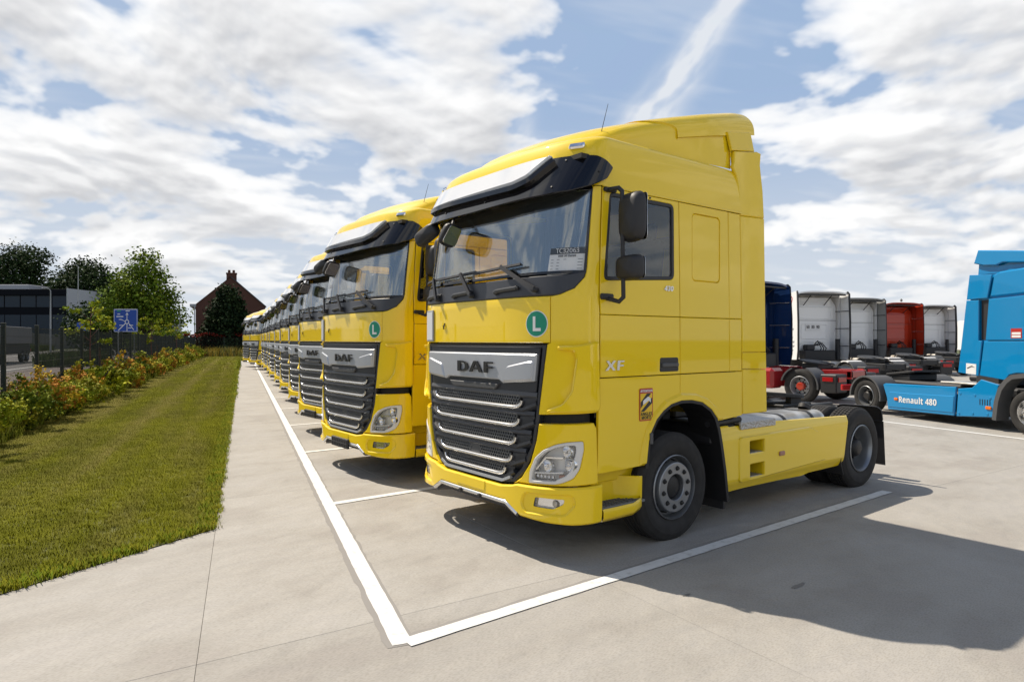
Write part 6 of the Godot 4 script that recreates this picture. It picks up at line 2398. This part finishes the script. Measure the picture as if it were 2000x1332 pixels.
	part(h, "downpipe", g, M["white_render"])
	# lower wing with grey tiles
	g = Geo.new()
	g.bx(4.7, 15, 0, 4.6, -6, -0.5, 0.0)
	part(h, "wing_wall", g, M["brick"])
	for k in 7:
		g = Geo.new()
		g.panel(P2([4.4, 0.0, 15, 0.0, 15, 0.56, 4.4, 0.56]), [], func(p: Vector2) -> Vector3: return Vector3(p.x + 0.34 * k * 0.7, 4.35 + (p.y + 0.52 * k) * 0.8 + 0.03 * (1.0 - p.y / 0.56), -0.1 - (p.y + 0.52 * k) * 0.62), 20.0, 0.05, 0.0)
		part(h, "tile_course", g, M["roof_tile"])
	# grey wall of panels along the far side of the road
	var wl := thing("panel_wall", "long grey panel wall along the far side of the road", "wall", at(55, -35))
	var pw := Geo.new()
	pw.bx(0.03, 3.97, 0, 3.0, -0.06, 0.06, 0.02)
	var po := Geo.new()
	po.bx(-0.1, 0.1, 0, 3.15, -0.1, 0.1, 0.02)
	var pm := pw.mesh()
	var pom := po.mesh()
	var tb := turned(ROW)
	for k in 44:
		part(wl, "panel", pm, M["grey_wall"]).transform = Transform3D(tb, ROW * 4.0 * k)
		part(wl, "post", pom, M["grey_wall"]).transform = Transform3D(tb, ROW * 4.0 * k)
	# direction sign over two legs
	var s := thing("road_sign", "large blue road direction sign with a white route diagram", "sign", Vector3(8.63, 0, -66.6))
	s.basis = Basis(Vector3(0.791, 0, 0.611), Vector3.UP, Vector3(-0.611, 0, 0.791))
	g = Geo.new()
	g.slab(round_rect(-1.04, -1.0, 1.04, 1.0, 0.06), Transform3D(Basis(), Vector3(0, 3.57, 0)), 0.05, 0.01)
	var bd := part(s, "board", g, M["sign_blue"])
	var rim := Geo.new()
	rim.panel(round_rect(-1.02, -0.98, 1.02, 0.98, 0.05), [round_rect(-0.985, -0.945, 0.985, 0.945, 0.04)], func(p: Vector2) -> Vector3: return Vector3(p.x, 3.57 + p.y, 0.004), 0.3, 0.003, 0.0)
	part(bd, "border", rim, M["white_print"])
	var stroke := func(pts: Array, w: float) -> void:
		var q := Geo.new()
		for k in pts.size() - 1:
			var a: Vector2 = pts[k]
			var c: Vector2 = pts[k + 1]
			var d := (c - a).normalized()
			var n := Vector2(-d.y, d.x) * w
			q.slab(PackedVector2Array([a - n - d * w, c - n + d * w, c + n + d * w, a + n - d * w]), Transform3D(Basis(), Vector3(0, 3.57, 0.005 + 0.0006 * k)), 0.002)
		part(bd, "route_line", q, M["white_print"])
	var ring := []
	for k in 17:
		ring.append(Vector2(0.12 + cos(TAU * k / 16) * 0.16, -0.12 + sin(TAU * k / 16) * 0.16))
	stroke.call(ring, 0.03)
	stroke.call([Vector2(0.12, 0.04), Vector2(0.12, 0.62)], 0.028)
	stroke.call([Vector2(0.02, 0.5), Vector2(0.12, 0.66), Vector2(0.22, 0.5)], 0.022)
	stroke.call([Vector2(0.0, -0.24), Vector2(-0.62, -0.85)], 0.035)
	stroke.call([Vector2(0.12, -0.28), Vector2(0.12, -0.9)], 0.028)
	stroke.call([Vector2(0.26, -0.22), Vector2(0.7, -0.8)], 0.028)
	stroke.call([Vector2(-0.03, -0.08), Vector2(-0.45, 0.12)], 0.024)
	for q in [[-0.8, 0.30, 0.6, 0.09, "white_print"], [-0.75, 0.78, 0.34, 0.13, "green_print"], [0.0, 0.80, 0.36, 0.07, "white_print"], [-0.72, 0.52, 0.24, 0.07, "white_print"], [0.3, -0.45, 0.36, 0.06, "white_print"], [-0.55, -0.45, 0.34, 0.06, "white_print"], [0.2, -0.68, 0.3, 0.06, "white_print"], [-0.6, 0.06, 0.3, 0.06, "white_print"]]:
		g = Geo.new()
		g.slab(P2([q[0], q[1], q[0] + q[2], q[1], q[0] + q[2], q[1] + q[3], q[0], q[1] + q[3]]), Transform3D(Basis(), Vector3(0, 3.57, 0.0045)), 0.002)
		part(bd, "place_name_bar", g, M[q[4]])
	for x in [-0.7, 0.7]:
		g = Geo.new()
		g.tube([Vector3(x, -0.1, -0.09), Vector3(x, 4.5, -0.09)], 0.055, 8)
		part(s, "leg", g, M["galvanised"])
	var s2 := thing("road_sign", "small blue sign with a white triangle before the pale end wall", "sign", Vector3(6.0, 0, -73.7))
	s2.basis = s.basis
	g = Geo.new()
	g.slab(round_rect(-0.5, -0.38, 0.5, 0.38, 0.04), Transform3D(Basis(), Vector3(0, 3.12, 0)), 0.04, 0.006)
	bd = part(s2, "board", g, M["sign_blue"])
	g = Geo.new()
	g.slab(P2([-0.02, -0.25, 0.38, -0.25, 0.18, 0.12]), Transform3D(Basis(), Vector3(0, 3.12, 0.005)), 0.002)
	part(bd, "triangle", g, M["white_print"])
	g = Geo.new()
	g.tube([Vector3(0, -0.1, -0.06), Vector3(0, 3.45, -0.06)], 0.045, 8)
	part(s2, "leg", g, M["galvanised"])
	# lamp columns
	var lamps := [[11.5, -149.0, 16.0, "tall street lamp rising beside the pale end wall"], [5.9, -121.8, 9.6, "grey street lamp before the dark glazed front"], [18.1, -99.7, 5.6, "short lamp column right of the large tree"], [21.0, -112.0, 6.9, "lamp column left of the brick house"], [24.9, -128.0, 8.2, "thin lamp column beside the large tree crown"]]
	for q in lamps:
		var l := thing("street_lamp", q[3], "lamp", Vector3(q[0], 0, q[1]), 0.6, "street lamps along the road")
		g = Geo.new()
		var top: float = q[2]
		g.tube([Vector3(0, -0.1, 0), Vector3(0, top * 0.6, 0), Vector3(0, top - 0.3, 0), Vector3(-0.25, top, 0), Vector3(-0.7, top + 0.05, 0)], [0.13, 0.10, 0.075, 0.06, 0.05], 8)
		part(l, "column", g, M["galvanised"])
		g = Geo.new()
		g.bx(-1.3, -0.65, top + 0.0, top + 0.11, -0.12, 0.12, 0.03)
		part(l, "lamp_head", g, M["galvanised"])
	# cars on the road
	car(at_car(Vector3(17.1, 0, -176.3)), 0.5, "silver car driving along the road before the grey wall", "car_silver")
	car(at_car(Vector3(29.1, 0, -205.0)), 0.5, "second silver car farther along the road", "car_silver")
	# lorry passing at the left edge
	var lo := thing("lorry", "grey box lorry on the road at the picture's left edge", "truck", Vector3(1.0, 0, -72.5))
	lo.basis = turned(ROW)
	g = Geo.new()
	g.bx(-9.0, 0.0, 1.55, 2.95, -1.2, 1.2, 0.05)
	part(lo, "box_body", g, M["lorry_grey"])
	g = Geo.new()
	g.bx(-9.0, -0.1, 0.7, 1.5, -1.1, 1.1, 0.05)
	part(lo, "chassis", g, M["frame_steel"])
	for sg in [1.0, -1.0]:
		for x in [-1.0, -2.3, -7.5]:
			plain_wheel(lo, "wheel", Vector3(x, 0.5, sg * 1.15), sg, 0.5, M["wheel_steel"], M["hub_black"], true)
		g = Geo.new()
		g.bx(-0.02, 0.04, 0.9, 1.1, sg * 0.7, sg * 1.1, 0.01)
		part(lo, "tail_lamp", g, M["red_lens"])

func at_car(p: Vector3) -> Vector3:
	return p + Vector3(0, -0.02, 0)

func car(p: Vector3, _turn: float, label: String, paint: String) -> void:
	var t := thing("car", label, "car", p, 0.0, "cars on the road")
	t.basis = Basis(-ROW, Vector3.UP, (-ROW).cross(Vector3.UP))
	var g := Geo.new()
	var rings := []
	# body sections from the tail to the nose: x, half-width, bottom, top
	for q in [[-2.1, 0.62, 0.45, 0.85], [-2.0, 0.78, 0.3, 0.98], [-1.2, 0.86, 0.22, 1.0], [0.0, 0.88, 0.2, 0.98], [1.1, 0.87, 0.22, 0.95], [1.8, 0.80, 0.28, 0.82], [2.08, 0.6, 0.42, 0.66]]:
		var ring := PackedVector3Array()
		for r in round_rect(-q[1], q[2], q[1], q[3], 0.16, 4):
			ring.append(Vector3(q[0], r.y, r.x))
		rings.append(ring)
	g.loft(rings, true, false)
	part(t, "body", g, M[paint])
	g = Geo.new()
	rings = []
	for q in [[-1.75, 0.66, 0.98], [-1.2, 0.62, 1.42], [-0.2, 0.62, 1.5], [0.4, 0.62, 1.42], [1.15, 0.7, 0.96]]:
		var ring := PackedVector3Array()
		for r in round_rect(-q[1], 0.85, q[1], q[2], 0.1, 4):
			ring.append(Vector3(q[0], r.y, r.x))
		rings.append(ring)
	g.loft(rings, true, false)
	part(t, "cabin_glass", g, M["dark_glass"])
	for sg in [1.0, -1.0]:
		for x in [-1.3, 1.3]:
			g = Geo.new()
			g.lathe([Vector2(0, 0.0), Vector2(0.2, 0.0), Vector2(0.3, 0.01), Vector2(0.32, -0.03), Vector2(0.32, -0.2)], Transform3D(Basis(Vector3.RIGHT, Vector3(0, 0, sg), Vector3.UP), Vector3(x, 0.32, sg * 0.9)), 18)
			part(t, "wheel", g, M["rubber"])
		g = Geo.new()
		g.bx(1.88, 2.05, 0.60, 0.74, sg * 0.42, sg * 0.72, 0.03)
		part(t, "headlight", g, M["chrome"])

# ---------------------------------------------------------------- plants
func leaf_material() -> void:
	var m := mat("leaves", Color(1, 1, 1), 0.8)
	m.metallic_specular = 0.2
	m.vertex_color_use_as_albedo = true
	m.backlight_enabled = true
	m.backlight = Color(0.4, 0.4, 0.4)
	var b := mat("bark", Color(0.055, 0.043, 0.032), 0.9)
	b.albedo_texture = noise_tex(256, 0.03, 4, 71, two_tones(Color(0.5, 0.5, 0.5), Color(1, 1, 1)))
	tri_tex(b, 0.8)
	mat("red_bark", Color(0.09, 0.03, 0.025), 0.8)

func leaf(g: Geo, p: Vector3, out: Vector3, size: float, c: Color) -> void:
	# a pointed leaf folded along its rib
	var side := Vector3(rng.randf_range(-1, 1), rng.randf_range(-0.6, 0.6), rng.randf_range(-1, 1)).cross(out)
	if side.length() < 0.01:
		side = Vector3.RIGHT
	side = side.normalized()
	var along := out.cross(side).normalized() * size
	var w := side * size * rng.randf_range(0.34, 0.5)
	var fold := out * size * 0.12
	g.tint = c
	var base := p - along * 0.5
	var tip := p + along * 0.5
	var n1 := (out + side * 0.25).normalized()
	var n2 := (out - side * 0.25).normalized()
	g.tri(base, p + w + fold, tip, n1)
	g.tri(base, tip, p - w + fold, n2)

# foliage in clumps: centres inside the given blobs (centre, radii), leaves round each centre
func foliage(blobs: Array, clumps: int, each: int, spread: float, size: float, tones: Array, hollow := 0.55) -> Geo:
	var g := Geo.new()
	g.use_color = true
	var total := 0.0
	for b in blobs:
		total += b[1].x * b[1].y * b[1].z
	for b in blobs:
		var share := int(ceil(clumps * b[1].x * b[1].y * b[1].z / total))
		for k in share:
			var d := Vector3(rng.randfn(), rng.randfn(), rng.randfn()).normalized()
			var r := pow(rng.randf_range(pow(hollow, 3.0), 1.0), 1.0 / 3.0) * rng.randf_range(0.82, 1.08)
			var c: Vector3 = b[0] + d * b[1] * r
			var tone: Color = tones[rng.randi() % tones.size()]
			var bright := rng.randf_range(0.7, 1.25)
			for j in each:
				var o := Vector3(rng.randfn(), rng.randfn() * 0.8, rng.randfn()) * spread * 0.55
				var out := (d * 0.6 + Vector3(rng.randf_range(-1, 1), rng.randf_range(-0.3, 1.2), rng.randf_range(-1, 1))).normalized()
				var v := tone * (bright * rng.randf_range(0.8, 1.2))
				v.a = 1.0
				leaf(g, c + o, out, size * rng.randf_range(0.6, 1.3), v)
	return g

func branches(height: float, r: float, ends: Array, lean := 0.0) -> Geo:
	var g := Geo.new()
	var fork := Vector3(lean * 0.4, height, 0)
	g.tube([Vector3(0, -0.1, 0), Vector3(lean * 0.15, height * 0.5, 0.0), fork], [r * 1.25, r, r * 0.8], 9)
	for e in ends:
		var mid: Vector3 = fork.lerp(e, 0.5) + Vector3(rng.randf_range(-0.1, 0.1), 0.06, rng.randf_range(-0.1, 0.1)) * e.distance_to(fork)
		g.tube([fork - Vector3(0, height * 0.12, 0), mid, e], [r * 0.6, r * 0.35, r * 0.12], 6)
		for k in 2:
			var q: Vector3 = mid.lerp(e, 0.3 + 0.3 * k)
			g.tube([q, q + Vector3(rng.randf_range(-1, 1), rng.randf_range(0.2, 1.0), rng.randf_range(-1, 1)) * e.distance_to(fork) * 0.35], [r * 0.2, r * 0.06], 5)
	return g

func tree(called: String, label: String, p: Vector3, h: float, wide: float, trunk: float, tones: Array, clumps: int, each: int, size: float, sd: int, shape: Array) -> void:
	rng.seed = sd
	var t := thing(called, label, "tree", p)
	var blobs := []
	var ends := []
	for s in shape:
		blobs.append([Vector3(s[0] * wide, s[1] * h, s[2] * wide), Vector3(s[3] * wide, s[4] * h, s[3] * wide)])
		ends.append(blobs[-1][0])
	part(t, "trunk", branches(h * 0.22, trunk, ends), M["bark"])
	part(t, "crown", foliage(blobs, clumps, each, size * 3.2, size, tones), M["leaves"])

func make_plants() -> void:
	leaf_material()
	var green := [Color(0.095, 0.155, 0.014), Color(0.13, 0.19, 0.016), Color(0.065, 0.105, 0.012), Color(0.18, 0.225, 0.02)]
	var dark := [Color(0.018, 0.034, 0.012), Color(0.026, 0.045, 0.014), Color(0.035, 0.055, 0.018)]
	var light := [Color(0.28, 0.31, 0.018), Color(0.20, 0.25, 0.016), Color(0.36, 0.36, 0.024), Color(0.15, 0.20, 0.014)]
	var round_crown := [[0, 0.62, 0, 0.34, 0.26], [-0.24, 0.48, 0.05, 0.24, 0.18], [0.26, 0.46, -0.06, 0.22, 0.17], [0.05, 0.40, 0.26, 0.24, 0.16], [-0.05, 0.44, -0.26, 0.24, 0.16], [0.02, 0.82, 0, 0.19, 0.15], [0.34, 0.34, 0.1, 0.15, 0.09], [-0.36, 0.33, -0.08, 0.15, 0.10]]
	tree("plane_tree", "large bright green tree behind the blue road sign", Vector3(11.9, 0, -79.9), 11.8, 8.6, 0.22, green, 560, 24, 0.27, 21, round_crown)
	tree("dark_tree", "dark rounded tree behind the white end wall of the office building", Vector3(17.4, 0, -196.0), 23.0, 20.0, 0.5, dark, 520, 24, 0.62, 22, [[0, 0.66, 0, 0.38, 0.24], [-0.25, 0.55, 0, 0.24, 0.18], [0.26, 0.56, 0.1, 0.24, 0.18], [0.05, 0.42, 0.2, 0.24, 0.14], [0, 0.8, -0.1, 0.28, 0.16]])
	tree("dark_tree", "tall open dark tree rising over the office building roof", Vector3(3.6, 0, -208.0), 26.5, 24.0, 0.55, dark, 560, 22, 0.62, 23, [[-0.1, 0.66, 0, 0.34, 0.24], [0.22, 0.52, 0, 0.17, 0.14], [-0.32, 0.6, 0, 0.22, 0.18], [0.05, 0.84, 0, 0.24, 0.13], [0.36, 0.44, 0.1, 0.10, 0.08], [0.30, 0.60, 0, 0.10, 0.07]])
	# the big evergreen before the house: a dense cone with a ragged skin
	rng.seed = 31
	var ct := thing("evergreen_tree", "broad dark evergreen tree in front of the brick house", "tree", Vector3(21.6, 0, -84.0))
	part(ct, "trunk", branches(1.2, 0.22, [Vector3(0, 6.5, 0)]), M["bark"])
	var cb := []
	for k in 9:
		var f := k / 8.0
		cb.append([Vector3(0.15 * sin(k * 2.1), 0.9 + 6.6 * f, 0.15 * cos(k * 1.7)), Vector3(3.5 * pow(1.0 - f * 0.88, 0.62), 0.95, 3.5 * pow(1.0 - f * 0.88, 0.62))])
	part(ct, "crown", foliage(cb, 1500, 22, 0.60, 0.34, [Color(0.012, 0.024, 0.011), Color(0.018, 0.032, 0.013), Color(0.026, 0.042, 0.016)], 0.3), M["leaves"])
	# bushes and small trees along the far side
	var far := [[16.5, -98.0, 4.6, 5.5, "low tree between the large tree and the brick house"], [19.3, -112.0, 5.4, 4.6, "pointed dark tree left of the brick house"], [14.4, -90.0, 3.2, 5.0, "spreading green bush right of the road sign behind the fence"], [17.6, -92.0, 3.0, 4.0, "round bush beside the start of the red hedge"], [24.4, -86.5, 4.2, 3.4, "green bush at the right foot of the evergreen tree"], [11.0, -101.0, 6.5, 7.0, "dark tree mass behind the trunk of the large tree"], [12.6, -135.0, 9.0, 10.0, "distant dark tree under the large tree crown"]]
	for k in far.size():
		var q: Array = far[k]
		tree("roadside_bush", q[4], Vector3(q[0], 0, q[1]), q[2], q[3], 0.09, green if k in [2, 3, 4] else dark, 150, 20, 0.24 if k < 5 else 0.5, 50 + k, [[0, 0.6, 0, 0.42, 0.36], [-0.25, 0.42, 0.1, 0.24, 0.3], [0.26, 0.4, -0.1, 0.24, 0.3], [0.0, 0.25, 0.2, 0.36, 0.22]])
	# red-tipped hedge across the end of the lawn
	rng.seed = 71
	var h := thing("red_hedge", "dark clipped hedge with red young leaves along its top", "hedge", at(84.2, -1.6))
	var hg := Geo.new()
	hg.use_color = true
	for k in 5200:
		var u := rng.randf_range(-4.6, 4.2)
		var y := rng.randf_range(0.1, 2.62)
		var w := rng.randf_range(-0.6, 0.6)
		var top := y > 2.28
		var c := Color(0.20, 0.028, 0.02) if top and rng.randf() < 0.75 else (Color(0.012, 0.016, 0.008) if rng.randf() < 0.7 else Color(0.035, 0.012, 0.01))
		c = c * rng.randf_range(0.7, 1.3)
		c.a = 1.0
		leaf(hg, ACROSS * u + ROW * w + Vector3(0, y + 0.12 * sin(u * 2.3), 0), Vector3(rng.randf_range(-1, 1), rng.randf_range(-0.2, 1), rng.randf_range(-1, 1)).normalized(), rng.randf_range(0.14, 0.26), c)
	part(h, "foliage", hg, M["leaves"])
	var hs := Geo.new()
	for k in 9:
		hs.tube([ACROSS * (-4.2 + k) + Vector3(0, -0.05, 0), ACROSS * (-4.1 + k) + Vector3(0, 1.9, 0)], [0.04, 0.02], 6)
	part(h, "stems", hs, M["bark"])
	make_shrubs(light)
	make_saplings(light)
	make_weeds()

func make_shrubs(light: Array) -> void:
	var gold := [Color(0.46, 0.25, 0.035), Color(0.44, 0.32, 0.03), Color(0.30, 0.29, 0.03), Color(0.44, 0.20, 0.035), Color(0.27, 0.28, 0.03)]
	var olive := [Color(0.24, 0.26, 0.02), Color(0.29, 0.30, 0.025), Color(0.17, 0.21, 0.018), Color(0.34, 0.32, 0.04)]
	var deep := [Color(0.08, 0.12, 0.014), Color(0.12, 0.165, 0.016), Color(0.18, 0.21, 0.02)]
	var kinds := [["olive green", olive], ["orange leaved", gold], ["yellow green", light], ["deep green", deep]]
	var order := [3, 0, 3, 1, 1, 2, 0, 3, 1, 2, 0, 1, 2, 0, 1, 2, 3, 1, 0, 2, 1, 0, 2, 1, 0, 2, 1, 0, 2, 0, 2, 1, 0, 2]
	var nth := ["first", "second", "third", "fourth", "fifth", "sixth", "seventh", "eighth", "ninth", "tenth", "eleventh", "twelfth", "thirteenth"]
	var count := {}
	var meshes := {}
	var a := 9.4
	for i in order.size():
		rng.seed = 300 + i
		var kind: Array = kinds[order[i]]
		var v: int = i % 2
		var key := "%d_%d" % [order[i], v if i > 8 else 10 + i]
		var hgt := rng.randf_range(0.62, 0.98)
		if not meshes.has(key):
			var blobs := []
			for k in 8:
				blobs.append([Vector3(rng.randf_range(-0.55, 0.55), hgt * rng.randf_range(0.25, 0.7), rng.randf_range(-0.42, 0.42)), Vector3(rng.randf_range(0.22, 0.38), rng.randf_range(0.2, 0.34), rng.randf_range(0.22, 0.38))])
			blobs.append([Vector3(0.1, hgt * 0.95, 0), Vector3(0.16, 0.26, 0.16)])
			var stems := Geo.new()
			for k in 9:
				var e := Vector3(rng.randf_range(-0.5, 0.5), hgt * rng.randf_range(0.7, 1.1), rng.randf_range(-0.45, 0.45))
				stems.tube([Vector3(e.x * 0.15, -0.03, e.z * 0.15), e * 0.55 + Vector3(0, 0.06, 0), e], [0.011, 0.008, 0.004], 5)
			meshes[key] = [foliage(blobs, 190 if i < 10 else 140, 15, 0.085, 0.062 if i < 10 else 0.085, kind[1], 0.35).mesh(), stems.mesh()]
		var c: int = count.get(kind[0], 0)
		count[kind[0]] = c + 1
		var s := thing("shrub", "%s shrub along the fence, %s of its colour from the camera" % [kind[0], nth[mini(c, 12)]], "shrub", at(a, -4.42 + rng.randf_range(-0.12, 0.16)), rng.randf() * TAU, "shrubs planted along the mesh fence")
		part(s, "foliage", meshes[key][0], M["leaves"])
		part(s, "stems", meshes[key][1], M["bark"])
		var sc := rng.randf_range(0.85, 1.15) * (1.0 + 0.012 * i)
		s.scale = Vector3(sc, sc * rng.randf_range(0.9, 1.12), sc)
		a += 0.72 + 0.105 * i

func make_saplings(light: Array) -> void:
	var spots := [[13.9, -4.62, 2.75, "young tree with a thin reddish trunk, nearest the camera by the fence"], [25.6, -4.66, 2.95, "young tree by the fence before the white end wall, second from the camera"], [41.0, -4.6, 2.9, "young tree by the fence in front of the road sign"], [56.0, -4.6, 3.0, "young spreading tree by the fence left of the red hedge"]]
	for i in spots.size():
		rng.seed = 500 + i
		var q: Array = spots[i]
		var t := thing("sapling", q[3], "tree", at(q[0], q[1]), 0.0, "young trees along the fence")
		var h: float = q[2]
		var g := Geo.new()
		g.tube([Vector3(0.03, -0.05, 0), Vector3(-0.02, h * 0.5, 0.02), Vector3(0.02, h, 0)], [0.024, 0.018, 0.006], 7)
		var blobs := []
		for k in 9:
			var an := k * 2.4 + i
			var y := h * (0.62 + 0.045 * k)
			var l := rng.randf_range(0.35, 0.75)
			var e := Vector3(cos(an) * l, y + rng.randf_range(0.0, 0.25), sin(an) * l)
			g.tube([Vector3(0, y - 0.15, 0), e * Vector3(0.5, 1, 0.5), e], [0.009, 0.006, 0.003], 5)
			blobs.append([e, Vector3(0.20, 0.10, 0.20)])
			blobs.append([e * Vector3(0.6, 1, 0.6), Vector3(0.14, 0.08, 0.14)])
		part(t, "trunk", g, M["red_bark"])
		part(t, "crown", foliage(blobs, 46, 9, 0.10, 0.10, light, 0.2), M["leaves"])
		g = Geo.new()
		g.tube([Vector3(0.25, -0.05, 0.1), Vector3(0.25, 1.6, 0.1)], 0.03, 8)
		part(t, "stake", g, M["bark"])

func make_weeds() -> void:
	# rough growth: strip under the fence, the far end of the lawn, the island in the road
	var blade := Geo.new()
	rng.seed = 81
	for k in 16:
		var a := rng.randf() * TAU
		var o := Vector3(cos(a), 0, sin(a)) * rng.randf() * 0.12
		var h := rng.randf_range(0.2, 0.55)
		var lean := Vector3(rng.randf_range(-1, 1), 0, rng.randf_range(-1, 1)) * h * 0.4
		var s := Vector3(-sin(a), 0, cos(a)) * 0.008
		var nn := (Vector3.UP + Vector3(cos(a), 0, sin(a))).normalized()
		blade.quadn(o - s, o + s, o + lean * 0.4 + Vector3(0, h * 0.6, 0) + s, o + lean * 0.4 + Vector3(0, h * 0.6, 0) - s, nn, nn, nn, nn)
		blade.tri(o + lean * 0.4 + Vector3(0, h * 0.6, 0) - s, o + lean * 0.4 + Vector3(0, h * 0.6, 0) + s, o + lean + Vector3(0, h, 0), nn)
	var bm := blade.mesh()
	var sets := [["weeds_under_fence", "rough grass and weeds among the shrubs under the fence", [4.0, 84.0, -5.4, -3.95], 4200, 0.8, [Color(0.20, 0.22, 0.02), Color(0.28, 0.26, 0.05), Color(0.14, 0.17, 0.02)]],
		["weeds_at_far_end", "tall yellow flowering weeds across the far end of the lawn", [80.0, 84.0, -4.0, 5.0], 1500, 2.1, [Color(0.17, 0.17, 0.03), Color(0.30, 0.20, 0.02), Color(0.10, 0.12, 0.025), Color(0.22, 0.19, 0.06)]],
		["verge_grass", "long grass on the traffic island between path and road", [54.0, 66.0, -13.2, -10.4], 2400, 2.0, [Color(0.022, 0.038, 0.010), Color(0.03, 0.05, 0.012), Color(0.045, 0.06, 0.015)]],
		["verge_grass", "long grass on the verge before the grey wall beyond the road", [60.0, 140.0, -34.5, -31.0], 2600, 2.6, [Color(0.04, 0.06, 0.014), Color(0.06, 0.08, 0.018)]]]
	for q in sets:
		var mm := MultiMesh.new()
		mm.transform_format = MultiMesh.TRANSFORM_3D
		mm.use_colors = true
		mm.mesh = bm
		mm.instance_count = q[3]
		var z: Array = q[2]
		for k in int(q[3]):
			var p := at(rng.randf_range(z[0], z[1]), rng.randf_range(z[2], z[3]))
			var s: float = q[4] * rng.randf_range(0.6, 1.2)
			mm.set_instance_transform(k, Transform3D(Basis(Vector3.UP, rng.randf() * TAU).scaled(Vector3(s, s * rng.randf_range(0.7, 1.2), s)), p))
			var c: Color = q[5][rng.randi() % q[5].size()] * rng.randf_range(0.75, 1.25)
			c.a = 1.0
			mm.set_instance_color(k, c)
		var o := MultiMeshInstance3D.new()
		o.name = numbered(q[0])
		o.multimesh = mm
		o.material_override = M["grass_blades"]
		add_child(o)
		tag(o, q[1], "grass")
		o.set_meta("kind", "stuff")

func _ready() -> void:
	# camera
	var cam := Camera3D.new()
	cam.name = "camera"
	cam.fov = 54.497
	cam.near = 0.05
	cam.far = 4000.0
	cam.keep_aspect = Camera3D.KEEP_HEIGHT
	add_child(cam)
	cam.position = Vector3(0, 1.8475, 0)
	cam.rotation = Vector3(deg_to_rad(-0.07), deg_to_rad(-37.684), 0)
	# sky and exposure
	var env := Environment.new()
	env.background_mode = Environment.BG_SKY
	env.tonemap_mode = Environment.TONE_MAPPER_LINEAR
	env.tonemap_exposure = 1.30
	env.sdfgi_enabled = true
	env.ssao_enabled = true
	env.ssil_enabled = true
	env.sky = Sky.new()
	var air := PanoramaSkyMaterial.new()
	air.panorama = sky_picture()
	air.energy_multiplier = 0.80
	env.sky.sky_material = air
	var we := WorldEnvironment.new()
	we.name = "world"
	we.environment = env
	add_child(we)
	# sun: high behind the row of trucks
	var sun := DirectionalLight3D.new()
	sun.name = "sun"
	sun.light_color = Color(1.0, 0.955, 0.89)
	sun.light_energy = 1.6
	sun.light_angular_distance = 0.53
	sun.shadow_enabled = true
	add_child(sun)
	sun.look_at_from_position(Vector3.ZERO, Vector3(0.22, -1, 0.74), Vector3.UP)

	make_table()
	make_materials()
	make_yard()
	make_left()
	make_row()
	make_opposite()
	make_background()
	make_plants()

# ---------------------------------------------------------------- the row of yellow trucks
func make_row() -> void:
	var base := Vector3(3.5, 0, -5.13)
	var t := make_tractor("nearest yellow tractor unit of the row, whole side in view, sheet TC32063 behind its windscreen", base)
	# the second one: copied before the nearest gets its own print
	var proto: Node3D = t.duplicate()
	window_sheet(t, 1.075, 2.505, "TC32063", "DAF XF Euro6")
	blind_spot_sticker(t)
	l_sticker(t)
	var spots := [[0.28, -3.62], [1.28, -7.40], [2.30, -10.95], [3.25, -14.5], [4.25, -18.1], [5.2, -21.7], [6.2, -25.2], [7.15, -28.8], [8.1, -32.3], [9.0, -37.6], [9.9, -42.4]]
	var says := ["second yellow tractor unit from the camera, black plate holder and green sticker on its front", "third yellow tractor unit from the camera, black plate holder under its grille", "fourth yellow tractor unit from the camera in the row", "fifth yellow tractor unit from the camera in the row", "sixth yellow tractor unit from the camera in the row", "seventh yellow tractor unit from the camera, green sticker on its front", "eighth yellow tractor unit from the camera in the row", "ninth yellow tractor unit from the camera in the row", "tenth yellow tractor unit from the camera in the row", "last but one yellow tractor unit at the far end of the row", "farthest yellow tractor unit at the end of the row beside the hedge"]
	for i in spots.size():
		var c: Node3D = proto.duplicate()
		c.name = numbered("yellow_tractor_unit")
		add_child(c)
		c.position = base + Vector3(spots[i][0], 0, spots[i][1])
		c.set_meta("label", says[i])
		window_sheet(c, -0.84, 2.56, "", "")
		if i in [0, 5]:
			l_sticker(c)
		if i < 2:
			number_holder(c)
	proto.free()
